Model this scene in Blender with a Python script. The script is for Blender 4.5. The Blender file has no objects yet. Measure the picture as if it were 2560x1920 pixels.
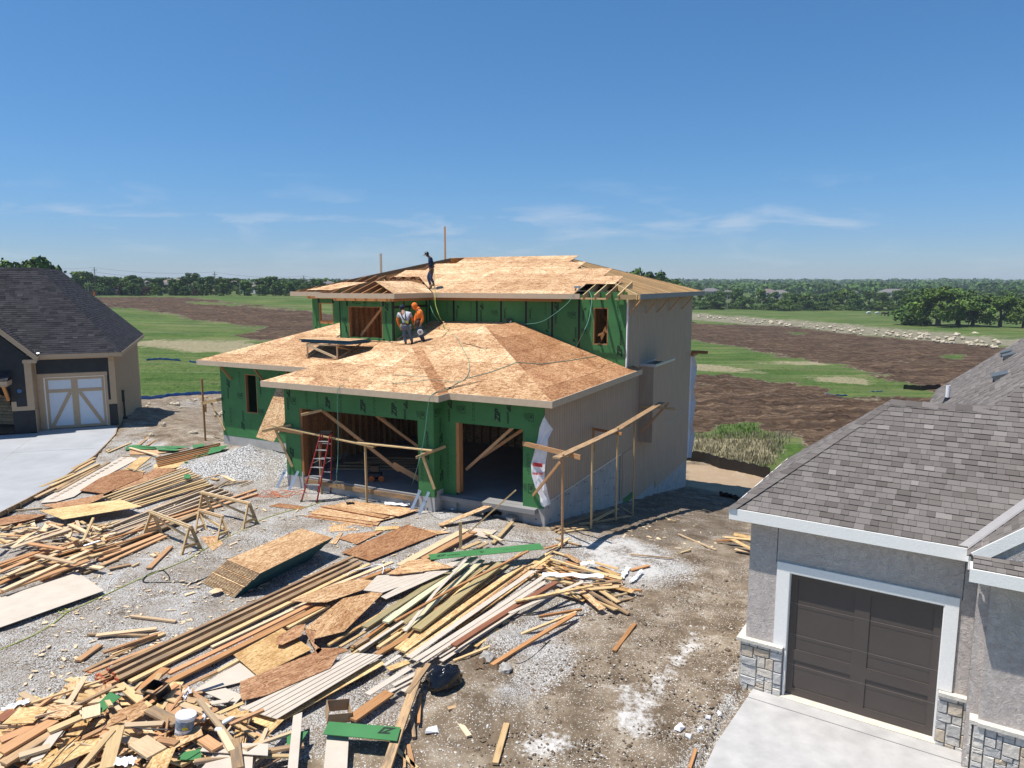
import bpy, math, random
import numpy as np
from math import sin, cos, pi, radians, sqrt, atan2, tan, hypot
from mathutils import Vector, Matrix, noise
random.seed(7); RNG = np.random.default_rng(7)
S = bpy.context.scene; COL = S.collection
# ---------------- camera ----------------
PITCH = radians(8.03); CAMH = 7.5; FPX = 1800.0
cd = bpy.data.cameras.new('camera'); cam = bpy.data.objects.new('camera', cd); COL.objects.link(cam)
cam.location = (0, 0, CAMH); cam.rotation_euler = (pi/2 - PITCH, 0, 0)
cd.sensor_fit = 'HORIZONTAL'; cd.sensor_width = 36.0; cd.lens = 36.0*FPX/2560.0
cd.clip_start = 0.1; cd.clip_end = 12000
S.camera = cam
# ---------------- world + sun ----------------
SUN = Vector((-.37, -.06, 1.0)).normalized()
EL = math.asin(SUN.z); AZ = atan2(SUN.x, SUN.y)
w = bpy.data.worlds.new('World'); S.world = w; w.use_nodes = True
nt = w.node_tree; nt.nodes.clear()
def N(nt, t, **k):
    n = nt.nodes.new(t)
    for a_, b_ in k.items():
        setattr(n, a_, b_)
    return n
wo = N(nt, 'ShaderNodeOutputWorld'); bg = N(nt, 'ShaderNodeBackground'); sky = N(nt, 'ShaderNodeTexSky')
sky.sky_type = 'NISHITA'; sky.sun_disc = False; sky.sun_elevation = EL; sky.sun_rotation = AZ
sky.altitude = 300; sky.air_density = 1.0; sky.dust_density = 0.25; sky.ozone_density = 4.0
bg.inputs['Strength'].default_value = SKYS = 0.10
tc = N(nt, 'ShaderNodeTexCoord'); sep = N(nt, 'ShaderNodeSeparateXYZ')
nt.links.new(tc.outputs['Generated'], sep.inputs[0])
# thin cirrus low over the horizon: stretch the direction so wisps lie flat
mp = N(nt, 'ShaderNodeMapping'); mp.inputs['Scale'].default_value = (1.0, 1.0, 5.0); mp.inputs['Location'].default_value = (3.1, 0.4, 0.2)
nt.links.new(tc.outputs['Generated'], mp.inputs[0])
nz = N(nt, 'ShaderNodeTexNoise'); nz.inputs['Scale'].default_value = 7.5; nz.inputs['Detail'].default_value = 8; nz.inputs['Roughness'].default_value = .56; nz.inputs['Distortion'].default_value = .35
nt.links.new(mp.outputs[0], nz.inputs['Vector'])
r1_ = N(nt, 'ShaderNodeMapRange'); r1_.inputs['From Min'].default_value = .51; r1_.inputs['From Max'].default_value = .68
nt.links.new(nz.outputs['Fac'], r1_.inputs[0])
r2_ = N(nt, 'ShaderNodeValToRGB'); q_ = r2_.color_ramp.elements
for k_ in range(3): q_.new(.5)
for k_, (p_, c_) in enumerate([(0, .45), (.045, .5), (.078, 1.0), (.105, .4), (.15, 0)]): q_[k_].position = p_; q_[k_].color = (c_, c_, c_, 1)
nt.links.new(sep.outputs['Z'], r2_.inputs[0])
mm = N(nt, 'ShaderNodeMath'); mm.operation = 'MULTIPLY'
nt.links.new(r1_.outputs[0], mm.inputs[0]); nt.links.new(r2_.outputs[0], mm.inputs[1])
m3 = N(nt, 'ShaderNodeMath'); m3.operation = 'MULTIPLY'; m3.inputs[1].default_value = .45; nt.links.new(mm.outputs[0], m3.inputs[0])
# clear-day horizon: keep it blue-white instead of the model's yellow band
cr = N(nt, 'ShaderNodeValToRGB'); e_ = cr.color_ramp.elements
for k_, (p_, c_) in enumerate([(0, (.56, .68, .92)), (.06, (.50, .67, .93)), (.14, (.48, .74, .96)), (.36, (.50, .85, 1.04))]):
    if k_ > 1: e_.new(.5)
for k_, (p_, c_) in enumerate([(0, (.56, .68, .92)), (.06, (.50, .67, .93)), (.14, (.48, .74, .96)), (.36, (.50, .85, 1.04))]): e_[k_].position = p_; e_[k_].color = (*c_, 1)
nt.links.new(sep.outputs['Z'], cr.inputs[0]); mu = N(nt, 'ShaderNodeMixRGB'); mu.blend_type = 'MULTIPLY'; mu.inputs[0].default_value = 1
nt.links.new(sky.outputs[0], mu.inputs[1]); nt.links.new(cr.outputs[0], mu.inputs[2])
hsv = N(nt, 'ShaderNodeHueSaturation'); hsv.inputs['Saturation'].default_value = 1.0; hsv.inputs['Value'].default_value = 1.0
nt.links.new(mu.outputs[0], hsv.inputs['Color'])
mx = N(nt, 'ShaderNodeMixRGB'); mx.inputs[2].default_value = (5.4, 6.0, 6.8, 1)
nt.links.new(m3.outputs[0], mx.inputs[0]); nt.links.new(hsv.outputs[0], mx.inputs[1])
nt.links.new(mx.outputs[0], bg.inputs[0]); nt.links.new(bg.outputs[0], wo.inputs[0])
sl_ = bpy.data.lights.new('sun', 'SUN'); sl_.energy = 5.0; sl_.angle = radians(.53); sl_.color = (1, .955, .88)
so = bpy.data.objects.new('sun', sl_); COL.objects.link(so); so.rotation_euler = SUN.to_track_quat('Z', 'Y').to_euler(); so.location = (0, 0, 40)
S.view_settings.view_transform = 'Standard'; S.view_settings.look = 'None'; S.view_settings.exposure = 0.27; S.view_settings.gamma = 1
S.render.engine = 'CYCLES'
# ---------------- pixel <-> world (2560x1920 photo pixels; used to survey real positions) ----------------
def ray(x, y):
    u = (x-1280)/FPX; v = (960-y)/FPX
    return Vector((u, cos(PITCH)+v*sin(PITCH), -sin(PITCH)+v*cos(PITCH)))
CAMP = Vector((0, 0, CAMH))
def W(x, y, z=0.0):
    d = ray(x, y); return CAMP + d*((z-CAMH)/d.z)
def onpl(x, y, p, n):
    d = ray(x, y); return CAMP + d*((p-CAMP).dot(n)/d.dot(n))
class Fr:
    """building frame: local x along the facade, local y back, yaw in degrees clockwise"""
    def __init__(s, o, deg):
        t = radians(deg); s.o = Vector(o); s.rz = -t
        s.A = Vector((cos(t), -sin(t), 0)); s.B = Vector((sin(t), cos(t), 0))
    def w(s, a, b, z=0): q = s.o + s.A*a + s.B*b; q.z = z; return q
    def l(s, q): r = q-s.o; return (r.dot(s.A), r.dot(s.B), q.z)
    def fr(s, x, y, b=0): return s.l(onpl(x, y, s.o+s.B*b, s.B))
    def sd(s, x, y, a=0): return s.l(onpl(x, y, s.o+s.A*a, s.A))
F1 = Fr(W(1087, 1281), 27.1)
F2 = Fr(W(1958, 1738), 33.5)
o3 = W(269, 1063.4, .3); o3.z = 0
F3 = Fr(o3, 22.6-45.2)      # left neighbour, turned the other way
# ---------------- tagging ----------------
def tag(o, label=None, cat=None, group=None, kind=None):
    if label: o['label'] = label
    if cat: o['category'] = cat
    if group: o['group'] = group
    if kind: o['kind'] = kind
    return o
def thing(name, label, cat, loc=(0, 0, 0), rz=0, group=None):
    o = bpy.data.objects.new(name, None); COL.objects.link(o); o.empty_display_size = .2
    o.location = loc; o.rotation_euler = (0, 0, rz); return tag(o, label, cat, group)
# ---------------- mesh builder ----------------
class MB:
    def __init__(s): s.v = []; s.f = []; s.uv = []; s.col = []; s.usecol = False; s.marks = []
    def poly(s, pts, uv=None, col=None):
        pts = [Vector(p) for p in pts]
        i = len(s.v); s.v += [tuple(p) for p in pts]; s.f.append(tuple(range(i, i+len(pts))))
        if uv is None:
            n = Vector((0, 0, 0))
            for k in range(len(pts)): n += pts[k].cross(pts[(k+1) % len(pts)])
            ax = max(range(3), key=lambda q: abs(n[q]))
            uv = [((p.y, p.z) if ax == 0 else (p.x, p.z) if ax == 1 else (p.x, p.y)) for p in pts]
        s.uv += list(uv); s.col += [col if col is not None else .5]*len(pts)
        if col is not None: s.usecol = True
    def hexa(s, c, col=None):   # c: 4 bottom then 4 top, ccw
        s.marks.append((len(s.v), len(s.f)))
        for q in ((3, 2, 1, 0), (4, 5, 6, 7), (0, 1, 5, 4), (1, 2, 6, 5), (2, 3, 7, 6), (3, 0, 4, 7)):
            s.poly([c[k] for k in q], col=col)
    def box(s, x0, x1, y0, y1, z0, z1, col=None):
        s.hexa([(x0, y0, z0), (x1, y0, z0), (x1, y1, z0), (x0, y1, z0), (x0, y0, z1), (x1, y0, z1), (x1, y1, z1), (x0, y1, z1)], col)
    def bar(s, p, q, w_, t, up=(0, 0, 1), col=None):  # w_ across, t along up
        p = Vector(p); q = Vector(q); d = (q-p).normalized(); u = Vector(up)
        sd_ = d.cross(u)
        if sd_.length < 1e-4: sd_ = d.cross(Vector((1, 0, 0)))
        sd_.normalize(); u = sd_.cross(d).normalized()
        a = sd_*w_/2; b = u*t/2
        s.hexa([p-a-b, q-a-b, q+a-b, p+a-b, p-a+b, q-a+b, q+a+b, p+a+b], col)
    def prism(s, pts, dz, col=None):    # pts top polygon; extruded downwards by vector
        dz = Vector(dz); n = len(pts); pts = [Vector(p) for p in pts]
        ar = sum(pts[k].x*pts[(k+1) % n].y-pts[(k+1) % n].x*pts[k].y for k in range(n))
        if ar < 0: pts = pts[::-1]
        s.poly(pts, col=col); s.poly([p+dz for p in pts][::-1], col=col)
        for k in range(n):
            a, b = pts[k], pts[(k+1) % n]; s.poly([a+dz, b+dz, b, a], col=col)
    def tube(s, pts, r, n=6, cap=True, col=None):
        pts = [Vector(p) for p in pts]; rr = r if isinstance(r, (list, tuple)) else [r]*len(pts); base = len(s.v); ring = []
        for k, p in enumerate(pts):
            d = (pts[min(k+1, len(pts)-1)]-pts[max(k-1, 0)])
            if d.length < 1e-6: d = Vector((0, 0, 1))
            d.normalize(); x = d.cross(Vector((0, 0, 1)))
            if x.length < .05: x = d.cross(Vector((1, 0, 0)))
            x.normalize(); y = d.cross(x)
            ring.append([p + (x*cos(2*pi*i/n)+y*sin(2*pi*i/n))*rr[k] for i in range(n)])
        for k in range(len(pts)-1):
            for i in range(n):
                j = (i+1) % n; s.poly([ring[k][i], ring[k+1][i], ring[k+1][j], ring[k][j]], col=col)
        if cap: s.poly(ring[0], col=col); s.poly(ring[-1][::-1], col=col)
    def lathe(s, c, prof, n=16, col=None):   # prof list of (r,z)
        c = Vector(c)
        R = [[c+Vector((r*cos(2*pi*i/n), r*sin(2*pi*i/n), z)) for i in range(n)] for r, z in prof]
        for k in range(len(R)-1):
            for i in range(n):
                j = (i+1) % n; s.poly([R[k][i], R[k][j], R[k+1][j], R[k+1][i]], col=col)
        s.poly(R[0][::-1], col=col); s.poly(R[-1], col=col)
    def xf(s, M):
        s.v = [tuple(M @ Vector(p)) for p in s.v]; return s
    def build(s, name, mat, parent=None, smooth=False, weld=False):
        me = bpy.data.meshes.new(name); me.from_pydata(s.v, [], s.f)
        ul = me.uv_layers.new(name='UVMap'); ul.data.foreach_set('uv', [c for q in s.uv for c in q])
        if s.usecol:
            ca = me.color_attributes.new('tint', 'FLOAT_COLOR', 'CORNER')
            ca.data.foreach_set('color', [c for q in s.col for c in (q, q, q, 1.0)])
        if mat: me.materials.append(mat)
        if weld:
            import bmesh
            bm = bmesh.new(); bm.from_mesh(me); bmesh.ops.remove_doubles(bm, verts=bm.verts, dist=1e-4); bmesh.ops.recalc_face_normals(bm, faces=bm.faces); bm.to_mesh(me); bm.free()
        if smooth: me.polygons.foreach_set('use_smooth', [True]*len(me.polygons))
        me.update()
        o = bpy.data.objects.new(name, me); COL.objects.link(o)
        if parent: o.parent = parent
        return o
def build_each(mb, name, mat, parent=None, center=False):
    """one object per box/bar of the builder"""
    out = []; mk = mb.marks+[(len(mb.v), len(mb.f))]
    for k in range(len(mk)-1):
        (v0, f0), (v1, f1) = mk[k], mk[k+1]; m2 = MB(); m2.v = mb.v[v0:v1]; m2.f = [tuple(i-v0 for i in f) for f in mb.f[f0:f1]]
        m2.uv = mb.uv[v0:v1]; m2.col = mb.col[v0:v1]; m2.usecol = mb.usecol
        if center:   # object origin at the piece, so the wood grain runs along it and differs per piece
            V_ = [Vector(q) for q in m2.v]; c = sum(V_, Vector())/len(V_)
            ax = max([(V_[4*0+2]-V_[3]) if False else (V_[1]-V_[0]), (V_[2]-V_[1]), (V_[8]-V_[4]) if len(V_) > 8 else (V_[1]-V_[0])], key=lambda q: q.length)
            x = ax.normalized(); z = Vector((0, 0, 1)); y = z.cross(x)
            if y.length < .1: y = Vector((0, 1, 0)).cross(x); y = Vector((0, 1, 0))
            y.normalize(); z = x.cross(y).normalized(); y = z.cross(x)
            M = Matrix((x, y, z)).transposed().to_4x4(); M.translation = c; Mi = M.inverted()
            m2.v = [tuple(Mi @ q) for q in V_]; o = m2.build(name, mat); o.parent = parent; o.matrix_local = M
        else: o = m2.build(name, mat, parent)
        out.append(o)
    return out
# ---------------- materials ----------------
def newmat(name, rough=.8, spec=.3):
    m = bpy.data.materials.new(name); m.use_nodes = True; t = m.node_tree; b = t.nodes['Principled BSDF']
    b.inputs['Roughness'].default_value = rough; b.inputs['Specular IOR Level'].default_value = spec
    return m, t, b
def ramp(t, fac, stops):
    r = N(t, 'ShaderNodeValToRGB'); e = r.color_ramp.elements
    while len(e) < len(stops): e.new(.5)
    for k, (p, c) in enumerate(stops): e[k].position = p; e[k].color = (*c, 1) if len(c) == 3 else c
    t.links.new(fac, r.inputs[0]); return r.outputs[0]
def mix(t, f, a, b, mode='MIX'):
    m = N(t, 'ShaderNodeMixRGB'); m.blend_type = mode
    for i, q in ((0, f), (1, a), (2, b)):
        if isinstance(q, (int, float)): m.inputs[i].default_value = q
        elif isinstance(q, tuple): m.inputs[i].default_value = (*q, 1) if len(q) == 3 else q
        else: t.links.new(q, m.inputs[i])
    return m.outputs[0]
def math_(t, op, a, b=None, c=None):
    m = N(t, 'ShaderNodeMath'); m.operation = op
    for i, q in enumerate((a, b, c)):
        if q is None: continue
        if isinstance(q, (int, float)): m.inputs[i].default_value = q
        else: t.links.new(q, m.inputs[i])
    return m.outputs[0]
def coords(t, kind='Object', scale=(1, 1, 1), rot=(0, 0, 0), loc=(0, 0, 0), rnd=False):
    c = N(t, 'ShaderNodeTexCoord'); m = N(t, 'ShaderNodeMapping')
    m.inputs['Scale'].default_value = scale; m.inputs['Rotation'].default_value = rot; m.inputs['Location'].default_value = loc
    src = c.outputs[kind]
    if rnd:
        oi = N(t, 'ShaderNodeObjectInfo'); ad = N(t, 'ShaderNodeVectorMath'); ad.operation = 'MULTIPLY_ADD'
        cb = N(t, 'ShaderNodeCombineXYZ')
        for k in range(3): t.links.new(oi.outputs['Random'], cb.inputs[k])
        t.links.new(cb.outputs[0], ad.inputs[0]); ad.inputs[1].default_value = (37, 53, 71); t.links.new(src, ad.inputs[2]); src = ad.outputs[0]
    t.links.new(src, m.inputs[0]); return m.outputs[0]
def noise_(t, vec, scale, detail=3, rough=.5, dist=0):
    n = N(t, 'ShaderNodeTexNoise'); n.inputs['Scale'].default_value = scale; n.inputs['Detail'].default_value = detail
    n.inputs['Roughness'].default_value = rough; n.inputs['Distortion'].default_value = dist; t.links.new(vec, n.inputs['Vector']); return n.outputs['Fac']
def voro(t, vec, scale, feature='F1'):
    n = N(t, 'ShaderNodeTexVoronoi'); n.feature = feature; n.inputs['Scale'].default_value = scale; t.links.new(vec, n.inputs['Vector']); return n
def bump(t, b, h, strength=.3, dist=.01):
    n = N(t, 'ShaderNodeBump'); n.inputs['Strength'].default_value = strength; n.inputs['Distance'].default_value = dist
    t.links.new(h, n.inputs['Height']); t.links.new(n.outputs[0], b.inputs['Normal'])
def objrand(t):
    return N(t, 'ShaderNodeObjectInfo').outputs['Random']
def m_plain(name, c, rough=.7, spec=.3, var=.12, scale=6, metal=0, bmp=0, bscale=60):
    m, t, b = newmat(name, rough, spec); v = coords(t, 'Object', rnd=True)
    n = noise_(t, v, scale, 4, .6)
    lo = tuple(x*(1-var) for x in c); hi = tuple(min(1, x*(1+var)) for x in c)
    t.links.new(ramp(t, n, [(.3, lo), (.7, hi)]), b.inputs['Base Color']); b.inputs['Metallic'].default_value = metal
    if bmp: bump(t, b, noise_(t, v, bscale, 3), bmp, .01)
    return m
def m_wood(name, c, dark, var=.28, knots=True, stain=None):
    m, t, b = newmat(name, .75, .25)
    v = coords(t, 'Object', (1.2, 22, 22), rnd=True); v2 = coords(t, 'Object', (1, 5, 5), rnd=True)
    g = noise_(t, v, 2.0, 5, .62, .4)
    col = ramp(t, g, [(.3, dark), (.48, c), (.72, tuple(min(1, x*1.12) for x in c))])
    if knots:
        vo = voro(t, v2, 1.1); k = ramp(t, vo.outputs['Distance'], [(.03, (1, 1, 1)), (.09, (0, 0, 0))])
        col = mix(t, math_(t, 'MULTIPLY', k, .7), col, tuple(x*.42 for x in dark))
    r = objrand(t); r2 = math_(t, 'FRACT', math_(t, 'MULTIPLY', r, 17.3))
    val = ramp(t, r2, [(0, (1-var,)*3), (1, (1+var*.45,)*3)])
    col = mix(t, 1.0, col, val, 'MULTIPLY')
    hue = ramp(t, r, [(0, (1.0, .93, .84)), (.5, (1, 1, 1)), (1, (1.0, .86, .76))]); col = mix(t, .75, col, hue, 'MULTIPLY')
    if stain:
        s = ramp(t, noise_(t, v2, 1.3, 5, .7), [(.46, (0, 0, 0)), (.62, (1, 1, 1))]); col = mix(t, math_(t, 'MULTIPLY', s, .75), col, stain)
    t.links.new(col, b.inputs['Base Color']); bump(t, b, g, .25, .004); return m
def m_osb(name, kind='Object', light=(.68, .50, .31), mid=(.52, .33, .17), dark=(.25, .125, .055), seams=False, sat=1.0, rot=0.0):
    m, t, b = newmat(name, .8, .2)
    def layer(r, sc):
        v = coords(t, kind, sc, (0, 0, r+rot), rnd=(kind == 'Object')); vo = voro(t, v, 1.0)
        s = N(t, 'ShaderNodeSeparateColor'); t.links.new(vo.outputs['Color'], s.inputs[0]); return s.outputs[0], vo.outputs['Distance']
    f1, d1 = layer(.25, (8, 30, 30)); f2, d2 = layer(-.55, (7, 26, 26)); f3, d3 = layer(1.2, (9, 34, 34))
    sel = noise_(t, coords(t, kind, (1, 1, 1), rnd=(kind == 'Object')), 14, 2)
    f = mix(t, ramp(t, sel, [(.46, (0, 0, 0)), (.5, (1, 1, 1))]), f1, f2)
    f = mix(t, ramp(t, sel, [(.58, (0, 0, 0)), (.6, (1, 1, 1))]), f, f3)
    col = ramp(t, f, [(0.0, dark), (.12, tuple((x*.55+y*.45) for x, y in zip(dark, mid))), (.4, mid), (.8, light), (1, tuple(min(1, x*1.12) for x in light))])
    big = noise_(t, coords(t, kind, (1, 1, 1), rnd=(kind == 'Object')), 1.1, 4, .65)
    col = mix(t, 1.0, col, ramp(t, big, [(.3, (.74, .62, .54)), (.62, (1.05, 1.05, 1.05))]), 'MULTIPLY')
    if seams:
        br = N(t, 'ShaderNodeTexBrick'); br.offset = .5; t.links.new(coords(t, kind, (1, 1, 1)), br.inputs['Vector'])
        br.inputs['Scale'].default_value = 1; br.inputs['Brick Width'].default_value = 2.44; br.inputs['Row Height'].default_value = 1.22
        br.inputs['Mortar Size'].default_value = .011; br.inputs['Mortar Smooth'].default_value = .3; br.inputs['Bias'].default_value = 0
        br.inputs['Color1'].default_value = (.74, .64, .56, 1); br.inputs['Color2'].default_value = (1.12, 1.10, 1.08, 1); br.inputs['Mortar'].default_value = (.34, .25, .19, 1)
        col = mix(t, 1.0, col, br.outputs['Color'], 'MULTIPLY')
        # small printed stamps on the sheets
        st = coords(t, kind, (1, 1, 1)); vv = voro(t, coords(t, kind, (.62, 1.6, 1)), .8)
        sm = ramp(t, vv.outputs['Distance'], [(.055, (1, 1, 1)), (.075, (0, 0, 0))])
        tx = ramp(t, noise_(t, coords(t, kind, (40, 12, 1)), 1.0, 2), [(.48, (0, 0, 0)), (.55, (1, 1, 1))])
        col = mix(t, math_(t, 'MULTIPLY', math_(t, 'MULTIPLY', sm, tx), .75), col, (.09, .06, .045))
    else:
        r = objrand(t); col = mix(t, 1.0, col, ramp(t, math_(t, 'FRACT', math_(t, 'MULTIPLY', r, 11.7)), [(0, (.78, .70, .62)), (.5, (1, 1, 1)), (1, (1.05, 1.02, .96))]), 'MULTIPLY')
    t.links.new(col, b.inputs['Base Color']); bump(t, b, f, .35, .004); return m
MAT = {}
MAT['pine'] = m_wood('pine_wood', (.60, .44, .235), (.44, .28, .13))
MAT['fir'] = m_wood('fir_wood', (.54, .315, .165), (.37, .19, .085))
MAT['fresh'] = m_wood('fresh_pine', (.68, .53, .345), (.55, .39, .235))
MAT['orange'] = m_wood('orange_fir', (.46, .235, .10), (.30, .13, .05))
MAT['stained'] = m_wood('weathered_lumber', (.47, .32, .18), (.31, .19, .10), stain=(.17, .13, .095))
MAT['treated'] = m_wood('treated_lumber', (.36, .30, .16), (.26, .21, .10), var=.2)
MAT['pale_green'] = m_wood('pale_treated_lumber', (.58, .56, .37), (.48, .46, .28), var=.15)
MAT['red'] = m_wood('red_brown_board', (.27, .115, .065), (.19, .07, .04), var=.1, knots=False)
MAT['redpaint'] = m_plain('red_end_paint', (.42, .10, .045), .7, var=.2)
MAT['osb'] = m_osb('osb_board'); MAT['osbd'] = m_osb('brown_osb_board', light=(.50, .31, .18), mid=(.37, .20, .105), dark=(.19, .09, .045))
MAT['osby'] = m_osb('yellow_osb_board', light=(.74, .56, .30), mid=(.62, .43, .20), dark=(.42, .26, .10))
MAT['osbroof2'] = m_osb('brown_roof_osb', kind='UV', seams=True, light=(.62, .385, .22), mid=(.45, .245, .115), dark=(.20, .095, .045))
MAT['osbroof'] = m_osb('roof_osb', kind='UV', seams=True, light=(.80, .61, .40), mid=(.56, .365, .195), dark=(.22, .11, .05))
MAT['teal'] = m_plain('teal_edge_paint', (.012, .075, .085), .6, var=.3)
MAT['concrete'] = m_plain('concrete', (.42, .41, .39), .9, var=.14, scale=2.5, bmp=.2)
MAT['black'] = m_plain('black_plastic', (.012, .012, .014), .35, .5, var=.3)
MAT['white'] = m_plain('white_plastic', (.82, .82, .84), .6, var=.04)
MAT['metal'] = m_plain('galvanised_metal', (.62, .65, .68), .38, .5, var=.1, metal=.7)
MAT['tape'] = m_plain('black_seam_tape', (.008, .008, .009), .5, .4, var=.4)
MAT['ink'] = m_plain('black_ink', (.022, .035, .025), .8, var=.1)
MAT['blue'] = m_plain('blue_plastic_sheet', (.02, .13, .42), .5, var=.2)
MAT['wrap'] = m_plain('white_house_wrap', (.78, .77, .80), .6, var=.06, bmp=.3, bscale=8)
def m_green():
    m, t, b = newmat('green_sheathing', .62, .3)
    v = coords(t, 'Object', rnd=True); n = noise_(t, v, 1.2, 5, .6)
    col = ramp(t, n, [(.3, (.048, .172, .056)), (.7, (.066, .225, .078))])
    vo = voro(t, coords(t, 'Object', (6.5, 6.5, 3.4)), 1.0); d = ramp(t, vo.outputs['Distance'], [(.045, (1, 1, 1)), (.075, (0, 0, 0))])
    col = mix(t, math_(t, 'MULTIPLY', d, .55), col, (.012, .07, .03))
    t.links.new(col, b.inputs['Base Color']); bump(t, b, noise_(t, v, 40, 3), .12, .01); return m
MAT['green'] = m_green()
def m_siding(name, c, period, axis, groove=.11, dark=.45):
    """vertical groove siding; axis index 0/1/2 of the object coordinate the grooves repeat along"""
    m, t, b = newmat(name, .72, .3); s = N(t, 'ShaderNodeSeparateXYZ'); v = coords(t, 'Object'); t.links.new(v, s.inputs[0])
    fr = math_(t, 'FRACT', math_(t, 'DIVIDE', s.outputs[axis], period))
    g = math_(t, 'LESS_THAN', fr, groove)
    n = noise_(t, coords(t, 'Object', (3, 3, .6) if axis != 2 else (1, 1, 1)), 2, 5, .6)
    col = ramp(t, n, [(.3, tuple(x*.9 for x in c)), (.7, tuple(x*1.06 for x in c))])
    col = mix(t, math_(t, 'MULTIPLY', g, 1-dark), col, tuple(x*.25 for x in c))
    t.links.new(col, b.inputs['Base Color'])
    h = math_(t, 'SUBTRACT', math_(t, 'MULTIPLY', noise_(t, coords(t, 'Object', (60, 60, 8)), 1, 3), .3), g); bump(t, b, h, .5, .006); return m
SIDC = (.47, .35, .255)
MAT['siding_x'] = m_siding('beige_siding_front', SIDC, .2, 0); MAT['siding_y'] = m_siding('beige_siding_side', SIDC, .2, 1)
MAT['trim'] = m_plain('beige_trim', (.56, .44, .315), .7, var=.07, bmp=.15)
MAT['beige'] = m_plain('beige_board', (.55, .475, .39), .75, var=.07, scale=3)
MAT['beige_groove'] = m_siding('beige_grooved_board', (.55, .475, .39), .152, 1, .07)
# ---------------- terrain ----------------
def sstep(x, a, b):
    t = np.clip((np.asarray(x, float)-a)/(b-a), 0, 1); return t*t*(3-2*t)
def vnoise(x, y, seed=0):
    x = np.asarray(x, float); y = np.asarray(y, float); xi = np.floor(x).astype(np.int64); yi = np.floor(y).astype(np.int64)
    xf = x-xi; yf = y-yi; u = xf*xf*(3-2*xf); v = yf*yf*(3-2*yf)
    def h(a, b):
        n = (a*374761393 + b*668265263 + seed*974634777) & 0xffffffff
        n = ((n ^ (n >> 13))*1274126177) & 0xffffffff; return ((n ^ (n >> 16)) & 0xffff)/65535.0
    return (h(xi, yi)*(1-u)+h(xi+1, yi)*u)*(1-v)+(h(xi, yi+1)*(1-u)+h(xi+1, yi+1)*u)*v
def fbm(x, y, o=4, seed=0):
    s = 0; a = .5; t = 0
    for k in range(o): s = s+a*vnoise(x*2**k, y*2**k, seed+k*7); t += a; a *= .55
    return s/t
ca_, sa_ = F1.A, F1.B
def zbase(x, y):
    x = np.asarray(x, float); y = np.asarray(y, float)
    dx = x-F1.o.x; dy = y-F1.o.y; a = dx*ca_.x+dy*ca_.y; b = dx*sa_.x+dy*sa_.y
    lf = sstep(-a, 2, 12); b0 = 0+5*lf; z0 = .24*lf*sstep(y, 18, 30)
    t = np.maximum(b-b0, 0); near = z0-.19*(np.sqrt(t*t+.6)-.775)
    rt = sstep(a, 1, 9)*sstep(b, -4, 3); near = near-.12*rt
    d = np.hypot(x, y); th = x/np.maximum(y, 1e-3); th = np.where(y < 5, 0, th)
    k = 6.9*sstep(-th, -.12, .28)-1.0*sstep(th, 0, .3)
    far = -4.0+k*sstep(d, 62, 250)+(3.5*sstep(d, 300, 1500))
    s = 1.0; q = np.clip(.5+.5*(near-far)/s, 0, 1)
    z = far*(1-q)+near*q+s*q*(1-q)*.5
    # ditch embankment / pasture rise on the right
    return z
def _ss(v, a, b):
    t = (v-a)/(b-a); t = 0.0 if t < 0 else 1.0 if t > 1 else t; return t*t*(3-2*t)
_AX, _AY, _BX, _BY, _OX, _OY = ca_.x, ca_.y, sa_.x, sa_.y, F1.o.x, F1.o.y
def zg(x, y):
    """scalar twin of zbase"""
    dx = x-_OX; dy = y-_OY; a = dx*_AX+dy*_AY; b = dx*_BX+dy*_BY
    lf = _ss(-a, 2, 12); t = max(b-5*lf, 0.0); near = .24*lf*_ss(y, 18, 30)-.19*(sqrt(t*t+.6)-.775)-.12*_ss(a, 1, 9)*_ss(b, -4, 3)
    d = hypot(x, y); th = 0.0 if y < 5 else x/y; k = 6.9*_ss(-th, -.12, .28)-1.0*_ss(th, 0, .3)
    far = -4.0+k*_ss(d, 62, 250)+3.5*_ss(d, 300, 1500); q = min(1.0, max(0.0, .5+.5*(near-far)))
    return far*(1-q)+near*q+q*(1-q)*.5
def G(px, py, dz=0.0):
    """photo pixel -> point on the terrain (dz above it)"""
    d = ray(px, py); lo, hi = 5.0, 6000.0; t = lo
    prev = t
    while t < hi:
        p = CAMP+d*t
        if p.z < zg(p.x, p.y)+dz: break
        prev = t; t *= 1.02
    lo, hi = prev, t
    for _ in range(24):
        m_ = (lo+hi)/2; p = CAMP+d*m_
        if p.z < zg(p.x, p.y)+dz: hi = m_
        else: lo = m_
    return CAMP+d*lo
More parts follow.
